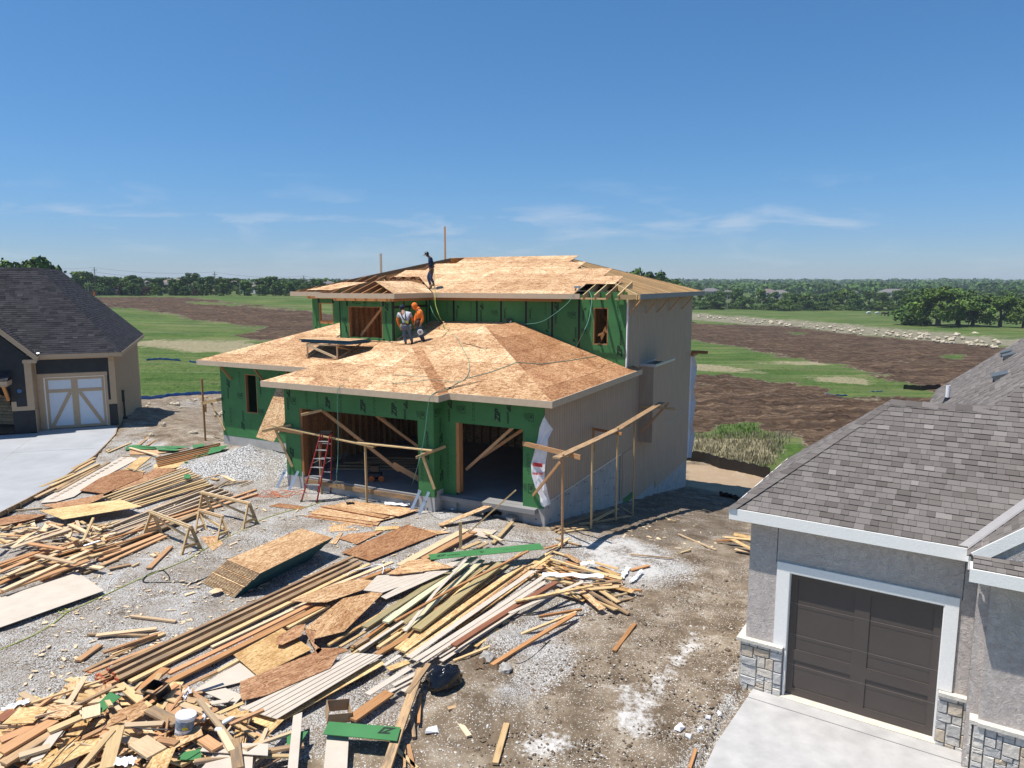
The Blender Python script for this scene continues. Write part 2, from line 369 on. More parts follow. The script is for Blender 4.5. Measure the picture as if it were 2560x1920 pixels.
# ================= ground =================
def poly_px(pts): return np.array([[*(G(x, y))[:2]] for x, y in pts])
def inpoly(P, x, y):
    c = np.zeros(x.shape, bool); n = len(P)
    for i in range(n):
        x1, y1 = P[i]; x2, y2 = P[(i+1) % n]
        if y1 == y2: continue
        c ^= ((y1 > y) != (y2 > y)) & (x < (x2-x1)*(y-y1)/(y2-y1)+x1)
    return c
def make_ground():
    ang = np.concatenate([np.linspace(-180, -50, 27)[:-1], np.linspace(-50, 50, 430), np.linspace(50, 180, 27)[1:-1]])
    ang = np.radians(ang); r = 3.0*1.0085**np.arange(0, 885); r = r[r < 5200]
    A, R_ = np.meshgrid(ang, r); X = R_*np.sin(A); Y = R_*np.cos(A)
    x = X.ravel(); y = Y.ravel(); d = R_.ravel(); z = zbase(x, y)
    def reg(polys, amp, sc, seed=1):
        """soft region weight with a ragged edge"""
        acc = np.zeros(x.shape)
        for k in range(6):
            jx = (fbm(x/sc, y/sc, 4, seed+k*3)-.5)*2*amp*np.clip(d/60, .25, 3); jy = (fbm(x/sc+31, y/sc+17, 4, seed+50+k*3)-.5)*2*amp*np.clip(d/60, .25, 3)
            m = np.zeros(x.shape, bool)
            for P in polys: m |= inpoly(P, x+jx, y+jy)
            acc += m
        return acc/6
    tilled = reg([poly_px(p) for p in (
        [(150, 743), (463, 743), (560, 757), (781, 781), (900, 800), (900, 850), (726, 851), (607, 849), (640, 826), (600, 812), (560, 803), (405, 783), (243, 763)],
        [(1640, 806), (1870, 813), (2000, 815), (2078, 831), (2356, 857), (2515, 868), (2700, 880), (2700, 990), (2350, 985), (2300, 958), (2217, 950), (2149, 938), (2157, 926), (2014, 898), (1958, 894), (1895, 875), (1720, 849), (1640, 846)],
        [(1640, 930), (1728, 934), (1903, 950), (2058, 966), (2054, 984), (2120, 1000), (2400, 990), (2400, 1200), (2000, 1200), (1990, 1085), (1900, 1070), (1822, 1072), (1725, 1088), (1640, 1080)])], 4.0, 6, 3)
    patch = reg([poly_px(p) for p in ([(2345, 892), (2385, 884), (2418, 888), (2408, 899), (2360, 898)], [(2255, 903), (2277, 902), (2272, 909), (2256, 908)], [(1732, 957), (1764, 958), (1758, 970), (1735, 970)], [(1960, 830), (2020, 833), (2000, 838), (1970, 836)], [(1790, 1062), (1890, 1058), (1900, 1090), (1850, 1110), (1780, 1100)], [(440, 752), (545, 757), (600, 765), (480, 760)])], 2.0, 3, 9)
    tilled *= 1-patch
    tan_ = reg([poly_px(p) for p in (
        [(352, 849), (607, 853), (690, 870), (560, 884), (352, 866)], [(1890, 905), (2010, 903), (2100, 915), (1950, 912)], [(2040, 940), (2160, 945), (2200, 960), (2080, 958)],
        [(2430, 880), (2480, 878), (2500, 884), (2450, 886)], [(1640, 905), (1780, 912), (1900, 925), (1840, 932), (1650, 917)], [(1640, 1100), (1900, 1095), (1960, 1100), (1930, 1160), (1720, 1150), (1640, 1140)])], 3.0, 4, 21)
    rocky = reg([poly_px(p) for p in (
        [(1640, 778), (1740, 785), (1958, 800), (2197, 820), (2515, 848), (2700, 862), (2700, 878), (2530, 867), (2356, 855), (2078, 829), (2000, 818), (1866, 811), (1725, 797), (1640, 790)],)], 3.0, 5, 33)
    emb = reg([poly_px([(1640, 764), (1840, 775), (2040, 783), (2300, 806), (2700, 832), (2700, 862), (2515, 848), (2197, 820), (1958, 800), (1740, 785), (1640, 778)])], 2.0, 5, 37)
    yard = reg([poly_px(p) for p in (
        [(-60, 1020), (357, 993), (460, 984), (560, 980), (800, 980), (1500, 990), (1722, 1140), (1800, 1155), (1900, 1180), (2300, 1200), (3200, 1500), (4500, 2600), (-4500, 2600), (-2500, 1050)],)], 1.0, 3, 41)
    gravel = reg([poly_px(p) for p in (
        [(-900, 1400), (-300, 1240), (180, 1170), (300, 1090), (360, 1085), (420, 1140), (480, 1110), (700, 1130), (1000, 1240), (1350, 1330), (1470, 1350), (1560, 1335), (1690, 1380), (1760, 1430), (1690, 1470), (1560, 1480), (1480, 1530), (1330, 1640), (1250, 1650), (1150, 1600), (1000, 1800), (700, 1920), (560, 2050), (-900, 2400)],
        [(1440, 1600), (1470, 1640), (1430, 1700), (1330, 1760), (1230, 1780), (1280, 1660), (1380, 1590)], [(1835, 1640), (1870, 1690), (1800, 1840), (1760, 1920), (1640, 2000), (1700, 1850), (1800, 1740)],
        [(300, 1075), (345, 1070), (360, 1090), (320, 1110)], [(460, 1010), (495, 1005), (500, 1018), (450, 1020)])], 2.2, 1.6, 51)
    dust = reg([poly_px(p) for p in (
        [(1722, 1574), (1738, 1585), (1728, 1640), (1690, 1700), (1665, 1760), (1640, 1790), (1560, 1775), (1545, 1745), (1620, 1735), (1655, 1690), (1690, 1640)],
        [(1540, 1780), (1640, 1790), (1730, 1840), (1710, 1855), (1620, 1850), (1560, 1830)], [(1290, 1840), (1400, 1835), (1470, 1860), (1440, 1885), (1330, 1880)],
        [(1530, 1700), (1580, 1700), (1600, 1740), (1560, 1745)], [(1440, 1360), (1560, 1345), (1680, 1400), (1640, 1455), (1500, 1440)])], 1.6, 1.4, 61)
    clay = reg([poly_px([(1716, 1160), (1800, 1165), (1900, 1180), (1960, 1240), (1850, 1250), (1760, 1225), (1710, 1215)])], .8, 2, 71)
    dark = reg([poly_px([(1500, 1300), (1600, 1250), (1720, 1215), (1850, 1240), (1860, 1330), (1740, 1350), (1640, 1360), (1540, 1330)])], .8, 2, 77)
    # relief
    rows = fbm((x*F1.A.x+y*F1.A.y)*.12, (x*F1.B.x+y*F1.B.y)*1.6, 3, 91)
    clod = fbm(x*1.3, y*1.3, 5, 81); rid = 1-np.abs(2*fbm(x*.7, y*.7, 4, 83)-1)
    z = z+tilled*(.55*(clod-.5)*np.clip(d/50, .6, 1.4)+.20*(rows-.5)+.32*np.maximum(rid-.72, 0)*2)
    z = z+(1-tilled)*(1-yard)*.16*(fbm(x*.8, y*.8, 4, 85)-.5)
    # wheel ruts across the bare ground
    ru = (x*F1.B.x+y*F1.B.y)*0+(x*.62-y*.78); rut = np.exp(-((ru-(-3.2)+.8*np.sin(y*.25))/.22)**2)+np.exp(-((ru-(-1.5)+.8*np.sin(y*.25))/.22)**2)
    z = z-yard*(1-gravel)*rut*.11
    z = z+yard*(.05*(fbm(x*1.4, y*1.4, 4, 87)-.5))+yard*(1-gravel)*.13*(fbm(x*2.6, y*2.6, 5, 89)-.5)
    z = z+emb*.5
    # spoil heaps of the trench near the pile
    for (px, py, h, s_) in ((1265, 1610, .22, .45), (1240, 1760, .22, .5), (1180, 1790, .15, .4), (1520, 1780, .08, .5), (1310, 1560, .15, .4), (440, 1008, .35, 1.6), (380, 1030, .3, 1.2), (520, 1010, .3, 1.5), (450, 1085, .25, 1.2)):
        c = G(px, py); z = z+h*np.exp(-((x-c.x)**2+(y-c.y)**2)/(s_*s_))*(.6+.8*fbm(x*5, y*5, 3, 95))
    for P in (np.array([tuple(q)[:2] for q in (W(300, 1040, .3), W(300, 1066, .28), W(240, 1140, .28), W(120, 1222, .28), W(-40, 1300, .28), W(-900, 1600, .28), F3.w(-10, -2), F3.w(-10, 6), F3.w(.4, 6))]),
              np.array([tuple(q)[:2] for q in (F2.w(-.75, .8), F2.w(-.75, -.09), W(1768, 1858), W(1710, 1980), W(1530, 2500), F2.w(9, -9), F2.w(9, 3), F2.w(-.4, 3))])):
        m_ = inpoly(P, x, y); z = np.where(m_, np.minimum(z, zbase(x, y)*0-.07 if P[0][0] > 0 else .10), z)
    nr, na = X.shape; idx = np.arange(nr*na).reshape(nr, na)
    # close the circle
    a0 = idx[:-1, :]; a1 = idx[1:, :]; f = np.stack([a0, np.roll(a0, -1, 1), np.roll(a1, -1, 1), a1], -1).reshape(-1, 4)
    me = bpy.data.meshes.new('ground'); me.vertices.add(len(x)); me.vertices.foreach_set('co', np.stack([x, y, z], 1).ravel())
    me.loops.add(f.size); me.loops.foreach_set('vertex_index', f.ravel().astype(np.int32)); me.polygons.add(len(f))
    me.polygons.foreach_set('loop_start', np.arange(0, f.size, 4, dtype=np.int32)); me.polygons.foreach_set('use_smooth', np.ones(len(f), bool))
    me.update(calc_edges=True)
    grass = (1-tilled)*(1-yard)*(1-.75*rocky)
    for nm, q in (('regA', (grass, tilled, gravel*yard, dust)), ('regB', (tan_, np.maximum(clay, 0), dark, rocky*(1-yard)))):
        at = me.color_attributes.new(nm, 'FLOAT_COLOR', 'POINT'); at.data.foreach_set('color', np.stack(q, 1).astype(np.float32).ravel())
    o = bpy.data.objects.new('ground', me); COL.objects.link(o); o['kind'] = 'structure'
    # material
    m, t, b = newmat('ground_material', .95, .15)
    def attr(nm):
        a = N(t, 'ShaderNodeAttribute'); a.attribute_name = nm; s = N(t, 'ShaderNodeSeparateColor'); t.links.new(a.outputs['Color'], s.inputs[0]); return s.outputs[0], s.outputs[1], s.outputs[2], a.outputs['Alpha']
    g_, ti, gr, du = attr('regA'); ta, cl, dk, ro = attr('regB')
    V = coords(t, 'Object')
    nf = noise_(t, V, 9, 5, .65); nm_ = noise_(t, V, 1.3, 5, .6); nb = noise_(t, V, .12, 4, .6)
    # bare yard dirt with small white stones
    dirt = ramp(t, nm_, [(.3, (.115, .083, .054)), (.5, (.225, .172, .120)), (.72, (.39, .325, .245))])
    dirt = mix(t, .55, dirt, ramp(t, nf, [(.3, (.62, .58, .52)), (.7, (1.2, 1.2, 1.2))]), 'MULTIPLY')
    vs = voro(t, coords(t, 'Object', (1, 1, .3)), 44); sc = N(t, 'ShaderNodeSeparateColor'); t.links.new(vs.outputs['Color'], sc.inputs[0])
    dens = ramp(t, noise_(t, V, .8, 6, .7), [(.40, (.03,)*3), (.68, (.6,)*3)])
    spk = math_(t, 'MULTIPLY', math_(t, 'LESS_THAN', sc.outputs[0], dens), math_(t, 'LESS_THAN', vs.outputs['Distance'], .42))
    fade = ramp(t, cl, [(.2, (1,)*3), (.6, (.12,)*3)]); spk = math_(t, 'MULTIPLY', spk, fade)
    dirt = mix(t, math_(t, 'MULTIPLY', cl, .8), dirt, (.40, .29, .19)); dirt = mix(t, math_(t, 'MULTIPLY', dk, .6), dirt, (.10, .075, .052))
    dirt = mix(t, spk, dirt, ramp(t, sc.outputs[1], [(0, (.36, .33, .29)), (1, (.70, .67, .62))]))
    # gravel
    vg = voro(t, coords(t, 'Object', (1, 1, .5)), 46); sg = N(t, 'ShaderNodeSeparateColor'); t.links.new(vg.outputs['Color'], sg.inputs[0])
    gcol = ramp(t, sg.outputs[0], [(0, (.30, .285, .265)), (.3, (.50, .48, .455)), (.7, (.68, .655, .625)), (1, (.84, .82, .785))])
    gcol = mix(t, ramp(t, vg.outputs['Distance'], [(.45, (0,)*3), (.8, (.8,)*3)]), gcol, (.20, .18, .155))
    gcol = mix(t, ramp(t, noise_(t, V, .8, 5, .65), [(.42, (0,)*3), (.64, (.95,)*3)]), gcol, mix(t, .60, gcol, (.27, .215, .16)))
    mid_ = noise_(t, V, .55, 6, .68)
    gw = math_(t, 'ADD', math_(t, 'ADD', math_(t, 'SUBTRACT', math_(t, 'MULTIPLY', gr, .80), .24), math_(t, 'MULTIPLY', math_(t, 'SUBTRACT', mid_, .5), 2.0)), math_(t, 'MULTIPLY', math_(t, 'SUBTRACT', nm_, .5), 1.0))
    # each stone is either there or not, so gravel thins out into soil
    gedge = math_(t, 'LESS_THAN', math_(t, 'MULTIPLY', sg.outputs[1], .9), math_(t, 'ADD', gw, .10))
    col = mix(t, gedge, dirt, gcol)
    dedge = ramp(t, math_(t, 'ADD', math_(t, 'MULTIPLY', du, .75), math_(t, 'ADD', math_(t, 'MULTIPLY', math_(t, 'SUBTRACT', nf, .5), 2.4), math_(t, 'MULTIPLY', math_(t, 'SUBTRACT', nm_, .5), 2.6))), [(.35, (0,)*3), (1.15, (.85,)*3)]); dedge = mix(t, 1.0, dedge, ramp(t, du, [(0, (0,)*3), (.12, (1,)*3)]), 'MULTIPLY'); col = mix(t, dedge, col, (.66, .64, .61))
    # tilled soil
    vr = coords(t, 'Object', (.10, 1.5, 1), (0, 0, .30)); rw = noise_(t, vr, 1.4, 5, .65, .25)
    soil = ramp(t, rw, [(.3, (.024, .015, .010)), (.5, (.078, .050, .031)), (.70, (.20, .140, .092))])
    soil = mix(t, .8, soil, ramp(t, noise_(t, V, 3.2, 5, .7), [(.32, (.45,)*3), (.65, (1.25,)*3)]), 'MULTIPLY')
    soil = mix(t, .55, soil, ramp(t, nb, [(.3, (.75, .7, .68)), (.7, (1.25, 1.18, 1.1))]), 'MULTIPLY')
    # grass
    gv = coords(t, 'Object', (1, 1, 1)); gn = noise_(t, gv, 2.2, 6, .72)
    gc = ramp(t, gn, [(.28, (.026, .056, .011)), (.5, (.062, .112, .022)), (.72, (.120, .178, .045))])
    gc = mix(t, ramp(t, noise_(t, coords(t, 'Object', (.05, .22, 1), (0, 0, .25)), 1.0, 6, .65), [(.46, (0,)*3), (.66, (.7,)*3)]), gc, (.17, .165, .075))
    gc = mix(t, .9, gc, ramp(t, nb, [(.3, (.62, .72, .55)), (.7, (1.2, 1.12, 1.0))]), 'MULTIPLY'); gc = mix(t, ramp(t, noise_(t, coords(t, 'Object', (.02, .5, 1), (0, 0, .32)), 1.0, 5, .6), [(.5, (0,)*3), (.7, (.55,)*3)]), gc, (.19, .20, .10))
    tanc = ramp(t, gn, [(.3, (.16, .135, .075)), (.7, (.40, .34, .22))])
    gc = mix(t, ramp(t, math_(t, 'ADD', ta, math_(t, 'MULTIPLY', math_(t, 'SUBTRACT', gn, .5), .8)), [(.3, (0,)*3), (.7, (.85,)*3)]), gc, tanc)
    rk = ramp(t, noise_(t, V, .9, 5, .7), [(.4, (.12, .125, .06)), (.6, (.27, .245, .19))])
    sm = ramp(t, math_(t, 'ADD', ti, math_(t, 'MULTIPLY', math_(t, 'SUBTRACT', gn, .5), .9)), [(.40, (0,)*3), (.58, (1,)*3)])
    gm = ramp(t, math_(t, 'ADD', g_, math_(t, 'MULTIPLY', math_(t, 'SUBTRACT', gn, .5), .9)), [(.38, (0,)*3), (.6, (1,)*3)])
    col = mix(t, gm, col, gc); col = mix(t, sm, col, soil); col = mix(t, math_(t, 'MULTIPLY', ro, .8), col, rk)
    t.links.new(col, b.inputs['Base Color'])
    h = math_(t, 'ADD', math_(t, 'MULTIPLY', vg.outputs['Distance'], math_(t, 'MULTIPLY', gr, -.9)), math_(t, 'MULTIPLY', noise_(t, V, 6, 6, .72), 2.2))
    bump(t, b, h, .8, .035)
    me.materials.append(m); return o
make_ground()
# gravel heap in front of the living wing
def heap(name, label, cat, px, py, rx, ry, h, rz, seed, mat):
    c = G(px, py); mb = MB(); n, k = 56, 22; rows = []
    for j in range(k+1):
        r = j/k; row = []
        for i in range(n):
            an = 2*pi*i/n; wob = 1+.16*(fbm(np.array([cos(an)*1.3+seed]), np.array([sin(an)*1.3]), 3, seed)[0]-.5)*2
            X = cos(an)*rx*r*wob; Y = sin(an)*ry*r*wob
            zz = h*(max(0, 1-r)**1.15)*(1+.4*(float(fbm(np.array([X*1.4]), np.array([Y*1.4]), 4, seed+2)[0])-.5))+.05*(float(fbm(np.array([X*7]), np.array([Y*7]), 3, seed+4)[0])-.5)
            x = c.x+X*cos(rz)-Y*sin(rz); y = c.y+X*sin(rz)+Y*cos(rz); row.append((x, y, zg(x, y)+(zz if j < k else -.06)))
        rows.append(row)
    for j in range(k):
        for i in range(n): mb.poly([rows[j][i], rows[j+1][i], rows[j+1][(i+1) % n], rows[j][(i+1) % n]])
    o = mb.build(name, mat, smooth=True, weld=True); tag(o, label, cat); return o
def m_gravel():
    m, t, b = newmat('gravel_heap_material', .95, .15)
    vg = voro(t, coords(t, 'Object'), 22); sg = N(t, 'ShaderNodeSeparateColor'); t.links.new(vg.outputs['Color'], sg.inputs[0])
    c = ramp(t, sg.outputs[0], [(0, (.30, .295, .29)), (.5, (.52, .51, .50)), (1, (.78, .77, .75))])
    c = mix(t, ramp(t, vg.outputs['Distance'], [(.4, (0,)*3), (.7, (1,)*3)]), c, (.13, .12, .11))
    c = mix(t, ramp(t, noise_(t, coords(t, 'Object'), .9, 4, .6), [(.5, (0,)*3), (.7, (.6,)*3)]), c, (.36, .30, .24))
    t.links.new(c, b.inputs['Base Color']); bump(t, b, math_(t, "MULTIPLY", vg.outputs["Distance"], -1), .8, .03); return m
MAT['gravel'] = m_gravel()
heap('gravel_heap', 'grey crushed gravel heap in front of the green wing, left of the garage', 'gravel heap', 625, 1160, 3.1, 2.2, .72, -.2, 5, MAT['gravel'])
# ================= house under construction =================
H = thing('unfinished_house', 'two-storey house under construction with green sheathing, bare sheet roofs and beige side wall', 'house', F1.o, F1.rz)
def inv(F, o): o.location = F.o; o.rotation_euler = (0, 0, F.rz); return o
def wallbox(mb, a0, a1, z0, z1, b0, b1, ops=(), axis='a'):
    """wall along a (axis='a', thickness b0..b1) or along b (axis='b', then b0,b1 are the a-extent), with rectangular openings (u0,u1,z0,z1)"""
    us = sorted(set([a0, a1]+[u for o in ops for u in o[:2]])); zs = sorted(set([z0, z1]+[q for o in ops for q in o[2:]]))
    for i in range(len(us)-1):
        run = None
        for j in range(len(zs)-1):
            cu = (us[i]+us[i+1])/2; cz = (zs[j]+zs[j+1])/2
            solid = not any(o[0] < cu < o[1] and o[2] < cz < o[3] for o in ops)
            if solid:
                if run is None: run = [zs[j], zs[j+1]]
                else: run[1] = zs[j+1]
            if (not solid or j == len(zs)-2) and run:
                if axis == 'a': mb.box(us[i], us[i+1], b0, b1, *run)
                else: mb.box(b0, b1, us[i], us[i+1], *run)
                run = None
    return mb
FW = MB()   # front sheathing
op_l = (-5.74, -.62, .55, 3.02); op_r = (.50, 2.96, .6, 2.96)
wallbox(FW, -6.45, 0, .68, 3.99, 0, .14, [(op_l[0], op_l[1], .5, op_l[3])])
wallbox(FW, .14, .68, .68, 4.03, -.14, 0, [], 'b')
wallbox(FW, 0, 3.70, .68, 4.1, .55, .69, [(op_r[0], op_r[1], .5, op_r[3])])
FW.build('garage_front_wall', MAT['green'], H)
LW = MB()
lc = F1.fr(549, 915, 3.3); wz = F1.fr(611, 935, 3.3); wz2 = F1.fr(645, 1035, 3.3)
LA0 = lc[0]
wallbox(LW, LA0, -6.3, .66, 4.28, 3.3, 3.44, [(wz[0], wz2[0], wz2[2], wz[2])])
wallbox(LW, 3.44, 8.25, .66, 4.2, LA0, LA0+.14, [], 'b')
wallbox(LW, .14, 3.3, .68, 4.1, -6.45, -6.31, [], 'b')
LW.build('wing_wall', MAT['green'], H)
UW = MB()
wallbox(UW, -5.5, 3.70, 4.0, 7.0, 8.25, 8.39, [(2.33, 2.95, 5.0, 6.5)])
UW.box(1.95, 3.70, 8.25, 8.39, 7.0, 7.12)
wallbox(UW, -8.36, -5.5, 4.6, 7.0, 5.41, 5.55, [(-7.87, -6.06, 5.15, 6.48)])
wallbox(UW, 5.55, 8.25, 4.6, 7.0, -5.64, -5.5, [], 'b'); wallbox(UW, 5.55, 8.25, 4.6, 7.0, -8.36, -8.22, [], 'b')
lw0 = F1.fr(797, 757, 8.25); lw1 = F1.fr(834, 810, 8.25)
wallbox(UW, -12.5, -8.36, 4.3, 7.0, 8.25, 8.39, [(lw0[0], lw1[0], lw1[2], lw0[2])])
wallbox(UW, 8.39, 19.2, .66, 7.0, -12.5, -12.36, [(8.6, 13.5, 4.9, 6.8)], 'b')
UW.box(-12.5, 3.55, 19.06, 19.2, -2.0, 7.0)
UW.build('upper_wall', MAT['green'], H)
# window openings: rough framing as parts
def rough(a0, a1, z0, z1, b, name='window_opening', mat='orange', sill=True, d=.14, inset=.004, dz=.04):
    mb = MB(); t = .038
    mb.box(a0, a0+t, b+inset, b+d, z0, z1-t); mb.box(a1-t, a1, b+inset, b+d, z0, z1-t); mb.box(a0, a1, b+inset, b+d, z1-t, z1)
    if sill: mb.box(a0+t, a1-t, b+inset, b+d, z0, z0+dz)
    return mb.build(name, MAT[mat], H)
rough(2.33, 2.95, 5.0, 6.5, 8.25); rough(-7.87, -6.06, 5.15, 6.48, 5.41, sill=False); rough(lw0[0], lw1[0], lw1[2], lw0[2], 8.25, dz=.16); rough(wz[0], wz2[0], wz2[2], wz[2], 3.3)
# garage jambs
for a0, a1, z0, z1, b in ((op_l[0], op_l[1], .55, op_l[3], 0), (op_r[0], op_r[1], .6, op_r[3], .55)):
    mb = MB(); mb.box(a0, a0+.12, b+.01, b+.25, z0, z1); mb.box(a1-.04, a1, b+.16, b+.25, z0, z1); build_each(mb, 'door_jamb', MAT['orange'], H, True)
# interior studs and brown sheathing backs
ST = MB()
def studs(a0, a1, b, z0, z1, n, axis='a', w_=.04, d=.13):
    for k in range(n+1):
        u = a0+(a1-a0)*k/n
        if axis == 'a': ST.box(u-w_/2, u+w_/2, b, b+d, z0, z1)
        else: ST.box(b, b+d, u-w_/2, u+w_/2, z0, z1)
studs(.3, 8.0, -6.28, .5, 3.8, 19, 'b'); studs(-6.2, 3.5, 7.6, .5, 3.8, 24); studs(-8.1, -5.8, 7.9, 4.9, 6.9, 10)
studs(1.2, 3.4, 10.3, 4.6, 6.9, 9); studs(8.7, 11.5, 1.9, 4.6, 6.9, 7, 'b'); studs(5.7, 8.1, -8.18, 4.7, 6.9, 6, 'b'); studs(5.7, 8.1, -5.8, 4.7, 6.9, 6, 'b')
ST.bar((1.4, 10.2, 6.7), (3.1, 10.2, 5.0), .04, .12); ST.bar((2.1, 9.2, 4.7), (2.9, 9.2, 6.4), .04, .12); ST.bar((1.7, 9.0, 5.1), (2.95, 8.8, 5.6), .04, .09)
build_each(ST, 'wall_stud', MAT['orange'], H, True)
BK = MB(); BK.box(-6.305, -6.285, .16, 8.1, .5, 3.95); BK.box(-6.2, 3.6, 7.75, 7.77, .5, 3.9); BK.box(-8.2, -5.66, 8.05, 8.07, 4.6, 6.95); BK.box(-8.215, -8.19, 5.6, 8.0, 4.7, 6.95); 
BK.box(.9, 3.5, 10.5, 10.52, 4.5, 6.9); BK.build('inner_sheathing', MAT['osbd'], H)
FLo = MB(); FLo.box(-12.3, 3.5, 8.4, 19.0, 4.35, 4.5); FLo.box(-8.2, -5.66, 5.56, 8.4, 4.52, 4.6); FLo.build('upper_floor', MAT['osb'], H)
bz = MB()
for p, q, w_ in (((-5.3, .6, 2.95), (-2.05, .9, .95), .13), ((-2.2, .75, 1.2), (-1.0, 1.0, .62), .2), ((-3.1, .8, 2.95), (-.95, 1.6, 1.3), .1), ((.55, 1.1, 1.25), (2.45, .9, 2.93), .1), ((.95, 1.5, 1.65), (2.75, 1.3, 2.9), .1), ((-4.8, 2.2, 3.1), (-3.4, 2.6, 2.0), .09), ((-7.5, 5.75, 5.2), (-6.25, 5.7, 6.45), .1), ((-6.45, 5.9, 5.9), (-6.1, 5.9, 5.65), .09)):
    mb = MB(); mb.bar(p, q, .04, w_); mb.build('wall_brace', MAT['fir'], H)
# slab, foundation
FD = MB()
FD.box(-6.45, op_l[0]+.06, .004, .25, -.6, .676); FD.box(-.66, .0, .004, .25, -.6, .676); FD.box(-.2, -.004, .25, .79, -.6, .676); FD.box(-.004+.0, op_r[0], .554, .8, -.6, .672); FD.box(op_r[1], 3.716, .554, .8, -.9, .672)
FD.box(3.50, 3.716, .8, 8.1, -3, .70); FD.box(3.50, 3.716, 8.1, 13, -3.4, -1.0); FD.box(3.5, 3.716, 13, 19.2, -4.6, -1.95)
FD.box(op_l[0], op_l[1], .10, .3, -.6, .40); FD.box(op_r[0], op_r[1], .65, .85, -.6, .42)
FD.box(LA0+.004, -6.3, 3.304, 3.5, -.8, .656); FD.box(LA0+.004, LA0+.2, 3.5, 8.25, -3, .656); FD.box(-12.5, 3.5, 19.0, 19.196, -4.6, -2.0); FD.box(-12.496, -12.3, 8.25, 19, -4, .66); FD.box(-6.446, -6.25, .25, 3.3, -.8, .676)
FD.build('foundation_wall', MAT['concrete'], H)
SB = MB(); SB.box(-6.24, 3.49, .3, 8.2, .35, .5); SB.box(op_l[0]+.05, op_l[1]-.02, .02, .31, .402, .497); SB.box(op_r[0]+.02, op_r[1]-.02, .57, .86, .422, .507); SB.build('garage_slab', m_plain('shaded_slab_concrete', (.25, .245, .24), .85, var=.08, scale=1.5), H)  # slab colour darkened to carry the garage's interior shade
fb_ = MB(); fb_.bar((-5.6, -.02, .36), (-.66, -.02, .36), .04, .16); fb_.bar((.55, .53, .36), (1.6, .53, .36), .04, .14); fb_.bar((2.2, .53, .38), (3.0, .53, .38), .04, .14); build_each(fb_, 'slab_form_board', MAT['stained'], H, True)
TI = MB()
for k in range(52):
    b_ = .8+(k % 13)*.56+.15*((k*7) % 3); z_ = .45-.55*(k//13)+.05*((k*5) % 3)
    if z_ > float(zbase(*F1.w(3.72, b_)[:2])): TI.box(3.714, 3.722, b_, b_+.06, z_, z_+.045)
for k in range(18):
    b_ = 13.5+k*.31; z_ = -2.3-.4*(k % 3)
    TI.box(3.714, 3.722, b_, b_+.06, z_, z_+.045)
for a_, z_ in ((.25-.6, .3), (-.3, .05), (3.2, .35), (3.4, .1)): TI.box(a_, a_+.04, (-.0 if a_ < 0 else .548), (.01 if a_ < 0 else .56), z_, z_+.05)
build_each(TI, 'form_tie_end', MAT['black'], H)
# beige siding on the side wall
SD = MB()
for b0, b1, z0, z1 in ((.53, 7.8, .70, 3.96), (7.8, 8.24, .70, 4.05), (7.8, 9.6, -1.2, .695), (9.6, 13.0, -1.72, .695), (13.0, 19.2, -2.03, .695), (8.24, 19.2, .70, 6.98)):
    SD.box(3.72, 3.745, b0, b1, z0, z1)
SD.build('side_wall', MAT['siding_y'], H)
SD2 = MB(); SD2.box(3.5, 3.718, .8, 19.1, .7, 3.9); SD2.box(3.5, 3.718, 8.3, 19.1, -1.6, 6.9); SD2.build('side_wall_sheathing', MAT['green'], H)
fl = MB(); fl.box(3.745, 3.775, .53, 7.8, .68, .715); fl.box(3.745, 3.76, 10.0, 19.2, .685, .70); fl.box(3.745, 3.77, 7.8, 9.6, -1.24, -1.2); fl.build('wall_flashing', MAT['metal'], H)
cb = MB(); cb.box(3.745, 4.35, 10.1, 10.13, .75, 4.05); cb.box(3.745, 4.35, 12.4, 12.43, .75, 4.0); cb.box(4.32, 4.35, 10.13, 12.4, .75, 4.0); cb.box(3.745, 4.32, 10.13, 12.4, .75, .8)
ch = cb.build('chimney_chase', MAT['siding_y'], H)
cf = MB(); cf.box(3.745, 4.45, 10.02, 10.08, 4.0, 4.12); cf.box(4.37, 4.45, 10.08, 13.2, 4.0, 4.1); cf.box(3.745, 3.8, 10.08, 12.4, 4.05, 4.1); build_each(cf, 'chase_frame', MAT['metal'], ch)
dr = MB(); dr.box(3.745, 3.765, 8.05, 9.45, -1.05, .66); dr.build('access_panel', MAT['siding_y'], H)
mb = MB(); mb.box(3.75, 4.6, 19.25, 19.45, 3.75, 3.9); mb.box(3.7, 3.9, 19.25, 20.2, 3.6, 3.75); build_each(mb, 'deck_ledger', MAT['orange'], H, True)
# house wrap strips
wr = MB()
pts = [(8.2, 7.0), (8.2, 6.2), (8.2, 5.2), (8.2, 4.6), (8.2, 4.12)]
for k in range(4):
    w0, w1 = (.08, .10, .07, .11, .04)[k], (.08, .10, .07, .11, .04)[k+1]
    wr.poly([(3.72, 8.24, pts[k+1][1]), (3.75+w1*.4, 8.20-w1*.2, pts[k+1][1]), (3.75+w0*.4, 8.20-w0*.2, pts[k][1]), (3.72, 8.24, pts[k][1])])
    wr.poly([(3.75+w1*.4, 8.20-w1*.2, pts[k+1][1]), (3.78, 8.29+w1*.3, pts[k+1][1]), (3.78, 8.29+w0*.3, pts[k][1]), (3.75+w0*.4, 8.20-w0*.2, pts[k][1])])
for k in range(9):
    z0 = 3.6-k*.62; d0 = .06+.10*((k*5) % 3); d1 = .06+.10*(((k+1)*5) % 3)
    wr.poly([(3.70, 19.2, z0-.62), (3.76, 19.3+d1, z0-.62), (3.76, 19.3+d0, z0), (3.70, 19.2, z0)]); wr.poly([(3.76, 19.3+d1, z0-.62), (3.9+d1*.5, 19.32+d1, z0-.62), (3.9+d0*.5, 19.32+d0, z0), (3.76, 19.3+d0, z0)])
wr.build('corner_house_wrap', MAT['wrap'], H)
tw = MB(); cols = 7
